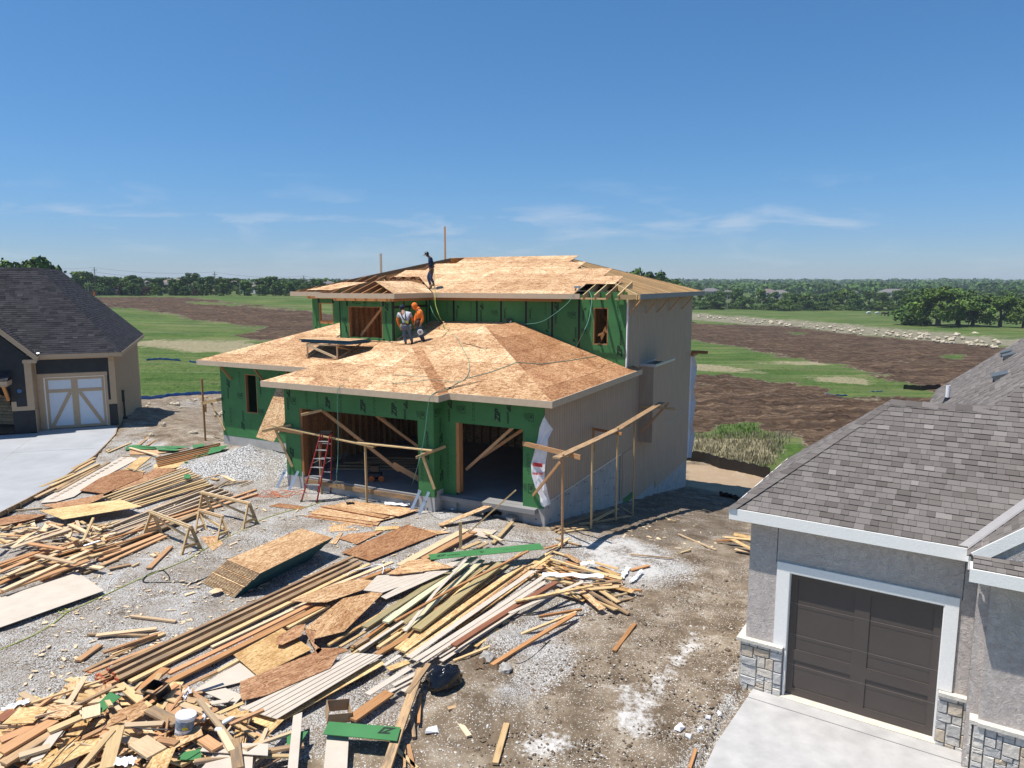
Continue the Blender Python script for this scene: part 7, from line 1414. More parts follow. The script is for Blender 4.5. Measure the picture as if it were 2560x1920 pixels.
# scaffold at the far left corner of the green wing
lp = G(*P2('8', 1775, 285)); ls = thing('corner_scaffold', 'small timber scaffold at the left corner of the green wing', 'scaffold', lp)
R1X = lambda x, y: (480+x/3.456, 600+y/3.456)
def onl(x, y, b): return wl(F1, F1.fr(*R1X(x, y), b))
lb_ = F1.l(lp)[1]; post(ls, lp, onl(78, 1198, lb_).z, 'fir')
nb(ls, onl(78, 1400, lb_), onl(250, 1362, 3.2), .05, .14, 'pine', 'ledger'); nb(ls, onl(165, 1395, lb_+.2), onl(285, 1640, 3.2), .04, .09, 'stained', 'brace'); nb(ls, onl(110, 1385, lb_+.1), onl(112, 1485, lb_+.1), .05, .09, 'fir', 'cleat'); nb(ls, onl(30, 1350, lb_+.3), onl(180, 1358, 3.4), .04, .06, 'pine', 'ledger')
# step ladder
def ladder():
    fl, fr_, bl, br = [G(*GP(*q)) for q in ((465, 1448), (622, 1460), (520, 1432), (680, 1452))]
    mid = (fl+fr_)/2; z_ = 2.05; cp = None
    for k in range(60):
        cp = W(*GP(722, 742), 1.7+.02*k)
        if cp.y <= mid.y+.55: break
    d = (fr_-fl); d.z = 0; d.normalize(); back = Vector((0, 0, 1)).cross(d)
    if back.y < 0: back = -back
    H_ = thing('step_ladder', 'red fibreglass step ladder with black top standing before the wide garage opening', 'ladder', mid)
    tl, tr = cp-d*.17-back*.06, cp+d*.17-back*.06; tl2, tr2 = cp-d*.17+back*.06, cp+d*.17+back*.06
    # rear feet stand on the ground behind
    bl = mid+back*1.15-d*.22; br = mid+back*1.15+d*.26
    for q in (bl, br): q.z = zg(q.x, q.y)
    RDM = m_plain('red_fibreglass', (.36, .035, .03), .5, .4, .15)
    def bar(p, q, w_, t_, name, mat, up=(0, 1, 0)):
        mb = MB(); mb.bar(Vector(p)-mid, Vector(q)-mid, w_, t_, up); return mb.build(name, mat, H_)
    for p, q in ((fl, tl), (fr_, tr)): bar(p, q, .03, .075, 'rail', RDM, tuple(back))
    for p, q in ((bl, tl2), (br, tr2)): bar(p, q, .025, .05, 'rear_rail', RDM, tuple(back))
    for k in range(1, 8):
        f = k/8.0; a, b = fl.lerp(tl, f), fr_.lerp(tr, f); bar(a, b, .085, .02, 'step', MAT['metal'], (0, 0, 1))
    for k in (1, 3, 5, 7): f = k/8.6; bar(bl.lerp(tl2, f), br.lerp(tr2, f), .02, .03, 'rear_spreader', MAT['metal'], (0, 0, 1))
    bar(fl.lerp(tl, .55), bl.lerp(tl2, .55), .015, .02, 'side_spreader', MAT['metal']); bar(fr_.lerp(tr, .55), br.lerp(tr2, .55), .015, .02, 'side_spreader', MAT['metal'])
    mb = MB(); x, y = d, back; c = cp-mid; mb.hexa([c+x*sx*.2+y*sy*.12+Vector((0, 0, z)) for z in (-.03, .04) for sx, sy in ((-1, -1), (1, -1), (1, 1), (-1, 1))]); mb.build('top_cap', MAT['black'], H_)
    for q in (fl, fr_, bl, br): mb = MB(); c = q-mid; mb.box(c.x-.03, c.x+.03, c.y-.05, c.y+.05, c.z-.01, c.z+.05); mb.build('rubber_foot', MAT['black'], H_)
ladder()
# sawhorses
def sawhorse(r0, r1, feet, label, hgt):
    a, b = G(*P2('8', *r0), hgt), G(*P2('8', *r1), hgt); F = [G(*P2('8', *q)) for q in feet]; c = (a+b)/2; c.z = 0
    t = thing('sawhorse', label, 'sawhorse', c, group='timber sawhorses on the gravel'); d = (b-a).normalized(); s_ = d.cross(Vector((0, 0, 1))).normalized()
    nb(t, a, b, .045, .10, 'fresh', 'top_rail'); nb(t, a-Vector((0, 0, .02))+s_*.06, b-Vector((0, 0, .02))+s_*.06, .04, .05, 'pine', 'side_rail')
    for k, f in enumerate(F):
        e = a.lerp(b, .03) if k < 2 else a.lerp(b, .97); top_ = e+(s_ if (f-e).dot(s_) > 0 else -s_)*.045; nb(t, f, top_, .04, .09, 'pine', 'leg')
    for i, j in ((0, 1), (2, 3)): nb(t, F[i].lerp(a if i == 0 else b, .32), F[j].lerp(a if i == 0 else b, .32), .04, .08, 'pine', 'brace')
    nb(t, a-Vector((0, 0, .12)), F[3].lerp(b, .3), .03, .07, 'pine', 'long_brace')
sawhorse((1305, 885), (1655, 1018), ((1220, 1130), (1408, 1090), (1560, 1276), (1748, 1218)), 'sawhorse nearest the camera, with a long slanting brace', .72)
sawhorse((1722, 872), (1932, 930), ((1680, 1100), (1790, 1058), (1872, 1156), (1990, 1116)), 'short low sawhorse in the middle of the three', .55)
sawhorse((1742, 718), (2165, 815), ((1705, 930), (1848, 886), (2094, 1054), (2236, 999)), 'longest sawhorse, farthest to the back and right', .72)
# sheets on a timber frame on the lower roof
R2X = lambda x, y: (740+x/6.1444, 680+y/6.1444)
fa = RP(*R2X(172, 1322)); fb2 = RP(*R2X(628, 1350)); fc = RP(*R2X(1000, 1150)); up = Vector((0, 0, .62))
fc = fb2+F1.B*1.55; fc.z = fb2.z+.35*1.55; fd = fa+F1.B*1.55; fd.z = fa.z+.35*1.55
fr = thing('roof_trestle', 'low timber frame carrying teal-edged sheets on the lower left roof', 'trestle', fa)
ta, tb = fa+up, fb2+up; td, tc_ = fd+Vector((0, 0, ta.z-fd.z)), fc+Vector((0, 0, tb.z-fc.z))
for p, q in ((fa, ta), (fb2, tb)): nb(fr, p, q+Vector((.001, 0, 0)), .09, .05, 'fresh', 'leg')
nb(fr, ta-Vector((0, 0, .02)), fb2+Vector((0, 0, .12)), .04, .09, 'fresh', 'brace'); nb(fr, ta, tb, .04, .06, 'fresh', 'rail'); nb(fr, tb, tc_, .04, .06, 'fresh', 'rail'); nb(fr, ta, td, .04, .06, 'fresh', 'rail'); nb(fr, fb2+Vector((0, 0, .08)), tc_-Vector((0, 0, .05)), .04, .09, 'pine', 'brace'); nb(fr, fa+Vector((0, 0, .06)), td-Vector((0, 0, .05)), .04, .09, 'pine', 'brace'); nb(fr, tb-Vector((0, 0, .05)), fc.lerp(fb2, .5)+Vector((0, 0, .12)), .04, .07, 'pine', 'brace')
BLT = m_plain('dark_teal_sheet_paint', (.012, .045, .075), .5, var=.3)
zt_ = max(ta.z, tb.z)
for k in range(6):
    R = random.Random(k+9); ox, oy = R.uniform(-.25, .25), R.uniform(-.12, .12); c = (ta+tb)/2+F1.B*.6+F1.A*(.25+ox)+F1.B*oy; c.z = zt_+.03+.024*k
    mb = MB(); mb.box(-1.35, 1.35, -.6, .6, 0, .017); o = mb.build('osb_sheet', BLT); o.location = c; o.rotation_euler = (0, 0, F1.rz+R.uniform(-.07, .07))
    tag(o, ['lowest', 'second lowest', 'third lowest', 'third from the top', 'second from the top', 'topmost'][k]+' teal-edged sheet stacked on the frame on the lower roof', 'sheet', 'sheets stacked on the roof frame')
    if k == 5: m2 = MB(); m2.box(-1.345, 1.345, -.595, .595, .017, .0185); e = m2.build('top_face', MAT['osb'], o)
# hoses and small tools on the roofs
def rc(pts, r=.011, up=.02, mat='gh', name='air_hose', label='', cat='hose'):
    Q = []
    for p in pts:
        if len(p) == 3: Q.append(Vector(p))
        else:
            q = RP(*p, up)
            if q: Q.append(q)
    return cord(Q, r, mat, name, label, cat, world=True)
R1Z = lambda x, y: (980+x/6.1444, 780+y/6.1444); R2Z = lambda x, y: (1080+x/3.16, 600+y/3.16); R8 = lambda x, y: (960+x/5.925, 600+y/5.925)
def at3(px, py, pl_b): return tuple(wl(F1, F1.fr(px, py, pl_b)))
rc([R1Z(780, 180), R1Z(800, 240), R1Z(865, 275), R1Z(830, 330), R1Z(765, 392)], label='short grey-green hose on the roof below the orange worker')
rc([R1Z(870, 268), R1Z(1000, 272), R1Z(1160, 270)], label='straight grey hose piece on the roof towards the peak', r=.006)
rc([R1Z(920, 345), R1Z(990, 400), R1Z(1060, 520), R1Z(1150, 690), R1Z(1190, 800), R1Z(1180, 930), R1Z(1120, 1040), R1Z(1000, 1100), R1Z(880, 1180), R1Z(700, 1235), R1Z(610, 1278)], label='curved grey-green hose looping down the front roof slope')
rc([R1Z(1150, 1025), R1Z(1500, 935), R1Z(1880, 795), R1Z(1920, 785), R1Z(2212, 800), R2Z(840, 985), R2Z(1050, 960), R2Z(1300, 920)], label='grey-green hose crossing the roof towards the right eave')
rc([R1Z(0, 1110), R1Z(300, 1080), R1Z(600, 1050), R1Z(900, 1080), R1Z(1030, 1075)], r=.008, label='thin hose across the left half of the front slope')
rc([R1Z(0, 970), R1Z(250, 985), R1Z(560, 1000)], r=.006, label='faint cord on the left part of the front slope')
rc([R1Z(1095, 487), R1Z(1250, 520), R1Z(1420, 575), R1Z(1465, 552)], r=.008, mat='black', name='black_wire', label='short black cord on the roof below the peak', cat='cord')
mb = MB(); a, b = RP(*R1Z(810, 1182), .02), RP(*R1Z(1380, 1066), .02); mb.prism([a-Vector((.02, .05, 0)), a+Vector((.06, .05, .02)), b], (0, 0, -.012)); o = mb.build('black_flashing', MAT['black']); tag(o, 'black flashing strip tapering to a point on the front roof slope', 'strip')
# drops over the eaves
e1 = F1.fr(*GP(840, 290), -.56); 
cord([tuple(RP(*GP(900, 262), .03)), at3(*GP(845, 290), -.56), at3(*GP(832, 420), -.58), at3(*GP(842, 700), -.62), at3(*GP(838, 1000), -.7), at3(*GP(825, 1200), -.8), tuple(G(*GP(830, 1330), .02)), tuple(G(*GP(870, 1420), .02))], .010, 'gh', 'air_hose', 'hose hanging from the left eave down past the ladder', 'hose', world=True)
cord([tuple(RP(*GP(1850, 335), .03)), at3(*GP(1795, 365), -.58), at3(*GP(1765, 450), -.6), at3(*GP(1735, 700), -.65), at3(*GP(1700, 900), -.7), at3(*GP(1640, 1140), -.8), tuple(G(*GP(1560, 1380), .02)), tuple(G(*GP(1520, 1460), .02))], .010, 'gh', 'air_hose', 'hose hanging from the eave at the middle pier', 'hose', world=True)
cord([at3(*R8(615, 790), 7.6), at3(*R8(680, 960), 7.3), at3(*R8(740, 1110), 7.0), tuple(RP(*R8(826, 1225), .03))], .010, 'gh', 'air_hose', 'hose hanging off the upper eave right of the orange worker', 'hose', world=True)
cord([tuple(wl(F1, mainpt(*R8(722, 700)))+Vector((.06, .05, .85))), tuple(wl(F1, mainpt(*R8(745, 690)))+Vector((0, 0, .06))), at3(*R8(755, 790), 7.65), at3(*R8(765, 960), 7.3), at3(*R8(820, 1130), 7.0), tuple(RP(*R8(862, 1215), .03)), tuple(RP(*R8(905, 1300), .02)), tuple(RP(*R8(948, 1330), .02))], .011, 'lime', 'air_hose', 'safety line running from the roof worker over the upper eave', 'rope', world=True)
cord([at3(*R2Z(1240, 400), 7.8), at3(*R2Z(1262, 470), 7.6), at3(*R2Z(1240, 620), 6.9), at3(*R2Z(1200, 720), 6.0), tuple(RP(*R2Z(1140, 850), .05)), tuple(RP(*R2Z(1100, 910), .02))], .011, 'gh', 'air_hose', 'hose hanging from the right end of the upper eave onto the lower roof', 'hose', world=True)
cord([at3(*R2Z(1115, 425), 7.7), at3(*R2Z(1080, 490), 7.5), at3(*R2Z(960, 590), 7.2), at3(*R2Z(850, 650), 7.5), tuple(RP(*R2Z(715, 672), .03))], .011, 'gh', 'air_hose', 'hose sagging across the green upper wall', 'hose', world=True)
def tool(pos, label, col):
    t = thing('nail_gun', label, 'tool', pos)
    mb = MB(); mb.box(-.14, .12, -.04, .04, .08, .16); mb.build('gun_body', MAT[col] if col in MAT else MAT['black'], t); mb = MB(); mb.bar((-.05, 0, .1), (-.1, 0, -.02), .035, .04, (1, 0, 0)); mb.build('grip', MAT['black'], t); mb = MB(); mb.bar((.1, 0, .1), (.02, .0, -.02), .03, .05, (1, 0, 0)); mb.build('magazine', MAT['metal'], t)
tool(RP(*R2Z(610, 655), .02), 'black nail gun on the ridge against the green upper wall', 'black'); tool(RP(*R2X(740, 1022), .03), 'nail gun at the foot of the green bay wall', 'teal'); tool(F1.w(1.75, 7.95, 7.2), 'nail gun among the bare rafters at the upper eave', 'metal')
tag(board_at(RP(*R8(198, 1485), .06), RP(*R8(290, 1440), .12), .09, .04, 'pine', 'short board on the lower roof behind the worker in white'), cat='board')
# compressor and things inside the garage
cpz = F1.w(-3.0, .75, .5); cm = thing('air_compressor', 'small orange-wheeled compressor just inside the wide garage door', 'compressor', cpz)
mb = MB(); mb.lathe((0, 0, 0), [(.0, 0), (.12, 0), (.14, .05), (.14, .45), (.12, .5), (0, .5)], 14); o = mb.build('tank', MAT['black'], cm); o.rotation_euler = (0, pi/2, 0); o.location = (-.25, 0, .2)
for x in (-.1, .25): mb = MB(); mb.lathe((0, 0, 0), [(.05, 0), (.11, .01), (.11, .06), (.05, .07)], 14); o = mb.build('wheel', m_plain('orange_wheel', (.5, .12, .03), .6), cm); o.rotation_euler = (pi/2, 0, 0); o.location = (x, -.12, .11)
mb = MB(); mb.box(-.15, .15, -.08, .08, .35, .55); mb.build('motor', MAT['black'], cm)
for k in range(6):
    p = F1.w(-5.6+.1*k, 1.2+.35*k, .56+.05*(k % 3)); q = F1.w(-2.2, 3.0+.25*k, .56+.05*(k % 3)); board_at(p, q, .14, .05, 'stained', '%s dark board from the door on the slab inside the wide garage' % ORD[k], group='boards on the garage slab')
# ---------------- people ----------------
def skin_mesh(verts, edges, radii, name, mat, parent, sub=1, root=0):
    me = bpy.data.meshes.new(name); me.from_pydata([tuple(v) for v in verts], edges, []); o = bpy.data.objects.new(name+'_tmp', me); COL.objects.link(o)
    m_ = o.modifiers.new('s', 'SKIN'); m_.use_smooth_shade = True
    if not me.skin_vertices: pass
    for k, r in enumerate(radii):
        sv = me.skin_vertices[0].data[k]; sv.radius = r if isinstance(r, tuple) else (r, r); sv.use_root = (k == root)
    if sub: s_ = o.modifiers.new('u', 'SUBSURF'); s_.levels = sub; s_.render_levels = sub
    dg = bpy.context.evaluated_depsgraph_get(); ev = o.evaluated_get(dg); m2 = bpy.data.meshes.new_from_object(ev); bpy.data.objects.remove(o)
    m2.name = name; m2.materials.clear(); m2.materials.append(mat); m2.polygons.foreach_set('use_smooth', [True]*len(m2.polygons))
    r = bpy.data.objects.new(name, m2); COL.objects.link(r); r.parent = parent; return r
SKIN = m_plain('skin_tone', (.28, .15, .09), .6, .3, .08)
def ell(mb, c, rx, ry, rz, n=12, m_=8, f=None, M=None):
    rows = []
    for j in range(m_+1):
        ph = -pi/2+pi*j/m_; rows.append([Vector((cos(2*pi*i/n)*cos(ph)*rx, sin(2*pi*i/n)*cos(ph)*ry, sin(ph)*rz)) for i in range(n)])
    if M: rows = [[M @ q for q in r] for r in rows]
    c = Vector(c)
    for j in range(m_):
        for i in range(n):
            q = [rows[j][i], rows[j][(i+1) % n], rows[j+1][(i+1) % n], rows[j+1][i]]
            if f and not f(sum(q, Vector())/4): continue
            mb.poly([c+k for k in q])
def person(pos, J, label, shirt, trousers, headgear, facing, sleeves=None, long_=True, group=None):
    P = thing('person', label, 'person', pos, group=group); J = {k: Vector(v) for k, v in J.items()}
    fw = Vector(facing).normalized()
    sd_ = fw.cross(Vector((0, 0, 1))).normalized()
    V, E, R = [], [], []
    def add(p, r, par=None):
        V.append(Vector(p)); R.append(r); i = len(V)-1
        if par is not None: E.append((par, i))
        return i
    pel = add(J['pelvis'], .125); wst = add(J['waist'], .11, pel); chs = add(J['chest'], .14, wst); nk = add(J['neck'], .058, chs); hb = add(J['head']-Vector((0, 0, .05)), .068, nk); hd = add(J['head']+Vector((0, 0, .03)), .088, hb); add(J['head']+Vector((0, 0, .085)), .06, hd)
    for s in 'LR':
        sh = add(J['sh'+s], .062, chs); el = add(J['el'+s], .045, sh); wr_ = add(J['wr'+s], .030, el); d = (J['wr'+s]-J['el'+s]).normalized(); pm = add(J['wr'+s]+d*.05, (.018, .034), wr_); kn_ = add(J['wr'+s]+d*.085, (.015, .036), pm)
        a1 = d.cross(fw); a1 = a1.normalized() if a1.length > .1 else sd_
        for k, (o_, L) in enumerate(((-.027, .062), (-.009, .075), (.009, .07), (.027, .055))):
            b0 = add(J['wr'+s]+d*.095+a1*o_, .0085, kn_); b1 = add(J['wr'+s]+d*(.095+L*.5)+a1*o_*1.05+fw*.008, .008, b0); add(J['wr'+s]+d*(.095+L*.85)+a1*o_+fw*.028, .007, b1)
        t0 = add(J['wr'+s]+d*.045+a1*.036, .010, pm); add(J['wr'+s]+d*.085+a1*.055+fw*.015, .009, t0)
        hp = add(J['hip'+s], .085, pel); kn = add(J['kn'+s], .058, hp); an = add(J['an'+s], .040, kn); add(J['an'+s]+fw*.05-Vector((0, 0, .03)), .035, an)
    skin_mesh(V, E, R, 'body', SKIN, P)
    mb = MB(); h = J['head']   # face: nose, ears, eyes, mouth
    for s in (-1, 1): ell(mb, h+sd_*.084*s+Vector((0, 0, .0)), .016, .022, .032)
    mb.tube([h+fw*.078+Vector((0, 0, .025)), h+fw*.105-Vector((0, 0, .012))], [.008, .015], 6); mb.build('face_features', SKIN, P, smooth=True)
    mb = MB()
    for s in (-1, 1): ell(mb, h+fw*.078+sd_*.032*s+Vector((0, 0, .015)), .011, .011, .008)
    mb.bar(h+fw*.084-sd_*.025-Vector((0, 0, .045)), h+fw*.084+sd_*.025-Vector((0, 0, .045)), .006, .008); mb.build('eyes_and_mouth', MAT['black'], P)
    # shirt
    V2, E2, R2_ = [], [], []
    def a2(p, r, par=None):
        V2.append(Vector(p)); R2_.append(r); i = len(V2)-1
        if par is not None: E2.append((par, i))
        return i
    w0 = a2(J['pelvis']+Vector((0, 0, .04)), .145); w1 = a2(J['waist'], .135, w0); c1 = a2(J['chest'], .165, w1); n1 = a2(J['chest'].lerp(J['neck'], .75), .085, c1)
    for s in 'LR':
        s1 = a2(J['sh'+s], .078, c1); e1 = a2(J['el'+s], .060, s1) if long_ else a2(J['sh'+s].lerp(J['el'+s], .62), .068, s1)
        if long_: a2(J['el'+s].lerp(J['wr'+s], .92), .043, e1)
    skin_mesh(V2, E2, R2_, 'shirt', shirt, P)
    if sleeves:
        for s in 'LR': skin_mesh([J['sh'+s].lerp(J['el'+s], .5), J['el'+s], J['el'+s].lerp(J['wr'+s], .95)], [(0, 1), (1, 2)], [.058, .054, .040], 'sleeve', sleeves, P)
    V3 = [J['pelvis'], J['waist'].lerp(J['pelvis'], .55)]; E3 = [(0, 1)]; R3 = [.145, .135]
    for s in 'LR':
        i = len(V3); V3 += [J['hip'+s], J['kn'+s], J['an'+s]+Vector((0, 0, .02))]; E3 += [(0, i), (i, i+1), (i+1, i+2)]; R3 += [.098, .074, .060]
    skin_mesh(V3, E3, R3, 'trousers', trousers, P)
    for s in 'LR':
        f = J.get('toe'+s); f = (f-J['an'+s]).normalized() if f else fw; a = J['an'+s]; mb = MB(); M = Matrix((f, f.cross(Vector((0, 0, 1))).normalized(), f.cross(Vector((0, 0, 1))).normalized().cross(f))).transposed()
        ell(mb, a+f*.07-Vector((0, 0, .045)), .14, .05, .048, M=M); ell(mb, a+Vector((0, 0, -.01)), .05, .048, .07); mb.build('boot', m_plain('tan_boot_leather', (.20, .125, .08), .7) if headgear == 'cap_black' else MAT['black'], P, smooth=True)
    # belt with pouches
    mb = MB(); c = J['pelvis']+Vector((0, 0, .09)); n = 18
    for i in range(n):
        a0, a1_ = 2*pi*i/n, 2*pi*(i+1)/n; q = lambda a_, z: c+sd_*cos(a_)*.165+fw*sin(a_)*.135+Vector((0, 0, z)); mb.poly([q(a0, -.025), q(a1_, -.025), q(a1_, .025), q(a0, .025)])
    mb.build('belt', m_plain('dark_belt_leather', (.05, .03, .02), .7), P)
    for s, cc in ((-1, .17), (1, .17)):
        mb = MB(); q = c+sd_*s*cc-Vector((0, 0, .13)); ell(mb, q, .075, .10, .13, 10, 6); mb.build('tool_pouch', m_plain('pouch_leather', (.075, .04, .03) if headgear != 'cap_navy' else (.20, .19, .16), .8), P, smooth=True)
    h = J['head']
    if headgear.startswith('cap'):
        mb = MB(); ell(mb, h+Vector((0, 0, .035)), .104, .104, .095, 16, 8, f=lambda q: q.z > -.01); pk = h+fw*.09+Vector((0, 0, .035)); mb.prism([pk-sd_*.07, pk+sd_*.07, pk+sd_*.055+fw*.085-Vector((0, 0, .025)), pk-sd_*.055+fw*.085-Vector((0, 0, .025))], (0, 0, -.01)); mb.build('cap', MAT['black'] if headgear == 'cap_black' else m_plain('navy_cloth', (.012, .02, .05), .8), P, smooth=True)
        mb = MB(); ell(mb, h-fw*.012+Vector((0, 0, -.0)), .094, .094, .09, 14, 8, f=lambda q: q.dot(fw) < .02); mb.build('hair', m_plain('black_hair', (.012, .009, .008), .6), P, smooth=True)
    else:
        mb = MB(); ell(mb, h-fw*.01+Vector((0, 0, .015)), .122, .122, .14, 16, 10, f=lambda q: q.dot(fw) < .085 or q.z > .09); ell(mb, J['neck']-fw*.02, .12, .12, .09); mb.build('hood', shirt, P, smooth=True)
    return P, J, fw, sd_
HIV = m_plain('orange_cloth', (.80, .19, .03), .8, .2, .06); GTS = m_plain('grey_shirt_cloth', (.52, .53, .58), .85, .2, .05); JN = m_plain('faded_denim', (.11, .14, .20), .85, .2, .25, 9); NV = m_plain('navy_hoodie_cloth', (.016, .03, .075), .85, .2, .2); JD = m_plain('dark_denim', (.055, .08, .14), .85, .2, .25, 9)
s1 = 362.0
def jj(ox, oy, s_, d): return {k: Vector(((v[0]-ox)/s_, v[2], (oy-v[1])/s_)) for k, v in d.items()}
p1_ = RP(*R8(368, 1548)); 
Pp, J, fw, sd_ = person(p1_, jj(368, 1552, s1, dict(pelvis=(332, 1290, 0), waist=(328, 1225, .03), chest=(305, 1140, .12), neck=(285, 1080, .2), head=(268, 1040, .27), shL=(228, 1118, .14), elL=(200, 1215, .2), wrL=(228, 1310, .3), shR=(382, 1118, .12), elR=(424, 1205, .15), wrR=(438, 1290, .25), hipL=(300, 1310, 0), knL=(308, 1425, .02), anL=(325, 1535, 0), hipR=(365, 1310, 0), knR=(392, 1420, .02), anR=(412, 1525, .05))), 'person in grey t-shirt, orange sleeves and navy cap, back turned on the lower roof', GTS, JN, 'cap_navy', (-.12, 1, 0), sleeves=HIV, long_=False)
mb = MB(); c = J['chest']
for s in (-1, 1): mb.tube([J['neck']+Vector((s*.09, -.07, .02)), c+Vector((s*.07, -.185, -.02)), J['waist']+Vector((.03, -.155, .0))], .018, 6)
mb.build('harness', MAT['black'], Pp); mb = MB(); q = J['waist']+Vector((.06, -.17, -.02)); mb.bar(q+Vector((-.05, 0, .06)), q+Vector((.06, 0, -.06)), .03, .03); mb.bar(q+Vector((.05, 0, .05)), q+Vector((-.02, 0, -.04)), .02, .03); mb.build('yellow_hook', m_plain('yellow_webbing', (.6, .6, .05), .6), Pp)
p2_ = RP(*R8(578, 1500))
Pp, J, fw, sd_ = person(p2_, jj(578, 1508, s1, dict(pelvis=(528, 1235, .0), waist=(532, 1180, .0), chest=(532, 1105, .02), neck=(498, 1050, .03), head=(462, 1015, .02), shL=(515, 1080, .18), elL=(470, 1165, .2), wrL=(462, 1240, .1), shR=(562, 1092, -.16), elR=(592, 1180, -.2), wrR=(562, 1255, -.22), hipL=(515, 1250, .09), knL=(505, 1360, .1), anL=(560, 1490, .08), hipR=(540, 1250, -.09), knR=(540, 1370, -.1), anR=(592, 1485, -.06))), 'person in bright orange hooded jacket holding a circular saw on the lower roof', HIV, JD, 'hood', (-1, .15, -.25))
sw = thing('circular_saw', 'teal and white circular saw in the hand of the person in orange', 'saw', p2_+J['wrR']+Vector((.0, -.02, -.10)))
mb = MB(); mb.lathe((0, 0, 0), [(.0, -.01), (.105, -.01), (.115, .0), (.115, .04), (.10, .05), (0, .05)], 20); o = mb.build('blade_guard', m_plain('light_alloy', (.62, .63, .62), .4, .5), sw); o.rotation_euler = (pi/2, 0, 0); o.location = (-.02, -.03, -.22)
mb = MB(); mb.lathe((0, 0, 0), [(.0, 0), (.05, 0), (.045, .14), (0, .14)], 14); o = mb.build('motor', m_plain('teal_plastic', (.02, .18, .2), .5), sw); o.rotation_euler = (-pi/2, 0, 0); o.location = (-.03, 0, -.18)
mb = MB(); mb.tube([(.05, 0, -.16), (.06, 0, -.05), (0, 0, -.02), (-.07, 0, -.06), (-.07, 0, -.14)], .018, 8); mb.build('handle', MAT['teal'], sw); mb = MB(); mb.bar((-.12, -.03, -.38), (.16, -.03, -.20), .13, .012, (0, 0, 1)); mb.build('base_plate', MAT['metal'], sw); mb = MB(); mb.lathe((0, 0, 0), [(0, 0), (.035, 0), (.035, .012), (0, .012)], 12); o = mb.build('blade_hub', m_plain('dark_red', (.15, .02, .05), .5), sw); o.rotation_euler = (pi/2, 0, 0); o.location = (-.02, -.07, -.22)
p3_ = wl(F1, mainpt(*R8(700, 728)))+Vector((0, 0, .03)); s3 = 332.0
Pp, J, fw, sd_ = person(p3_, jj(700, 742, s3, dict(pelvis=(712, 465, 0), waist=(708, 415, .0), chest=(702, 335, .0), neck=(675, 272, .0), head=(640, 240, .0), shL=(690, 300, .17), elL=(690, 385, .2), wrL=(655, 412, .10), shR=(708, 305, -.17), elR=(718, 385, -.2), wrR=(660, 415, -.10), hipL=(700, 480, .09), knL=(650, 570, .09), anL=(692, 712, .06), hipR=(722, 480, -.09), knR=(700, 580, -.1), anR=(738, 672, -.1))), 'person in dark navy hoodie, jeans and black cap walking on the upper roof', NV, JD, 'cap_black', (-1, 0, -.35))
hm = thing('hammer', 'hammer hanging behind the person on the upper roof', 'hammer', p3_+Vector((.15, -.05, .10)))
mb = MB(); mb.bar((-.05, 0, .0), (.22, 0, .07), .025, .025); mb.build('handle', MAT['pine'], hm); mb = MB(); mb.bar((.0, 0, -.07), (-.02, 0, .07), .03, .03); mb.build('hammer_head', MAT['metal'], hm)
# ================= distance: trees, poles, houses, rocks =================
def m_leaf(name, c):
    m, t, b = newmat(name, .75, .25); a = N(t, 'ShaderNodeAttribute'); a.attribute_name = 'tint'; s = N(t, 'ShaderNodeSeparateColor'); t.links.new(a.outputs['Color'], s.inputs[0])
    col = ramp(t, s.outputs[0], [(0, tuple(x*.55 for x in c)), (.5, c), (1, tuple(x*1.7 for x in c))]); r = objrand(t)
    col = mix(t, 1.0, col, ramp(t, r, [(0, (.72, .82, .8)), (.5, (1, 1, 1)), (1, (1.25, 1.12, .85))]), 'MULTIPLY'); t.links.new(col, b.inputs['Base Color'])
    b.inputs['Transmission Weight'].default_value = 0; return m
LEAF = m_leaf('leaf_green', (.074, .132, .027)); LEAFR = m_leaf('leaf_red_brown', (.050, .028, .018)); BARK = m_plain('bark', (.085, .065, .05), .95, var=.3)
def crown_mesh(seed, Hh, Wd, nleaf, ls, base=.18, clumps=26):
    R = np.random.default_rng(seed); C = []
    for k in range(clumps):
        z = R.uniform(base, 1.0)**.9; rad = (sin(min(1, (z-base)/(1-base)*1.15+.18)*pi*.86))*.5; a = R.uniform(0, 2*pi); rr = rad*sqrt(R.uniform(.1, 1)); C.append((cos(a)*rr*Wd, sin(a)*rr*Wd, z*Hh*.93, R.uniform(.11, .20)*Wd))
    v = []; f = []; tint = []; per = nleaf//clumps
    for cx, cy, cz, cr in C:
        ct = R.uniform(.2, .8)
        for i in range(per):
            d = R.normal(size=3); d /= np.linalg.norm(d); p = np.array([cx, cy, cz])+d*cr*R.uniform(.55, 1.05)*np.array([1, 1, .75])
            n = d+R.normal(size=3)*.6; n /= np.linalg.norm(n); u = np.cross(n, R.normal(size=3)); u /= np.linalg.norm(u); w_ = np.cross(n, u); s = ls*R.uniform(.6, 1.3); k = len(v)
            v += [tuple(p-u*s-w_*s*.7), tuple(p+u*s-w_*s*.5), tuple(p+u*s*.8+w_*s*.7), tuple(p-u*s*.7+w_*s*.6)]; f.append((k, k+1, k+2, k+3)); tint += [min(1, max(0, ct+R.normal()*.16))]*4
    me = bpy.data.meshes.new('crown'); me.from_pydata(v, [], f); ca = me.color_attributes.new('tint', 'FLOAT_COLOR', 'CORNER'); ca.data.foreach_set('color', [c for q in tint for c in (q, q, q, 1.0)]); me.materials.append(LEAF); return me
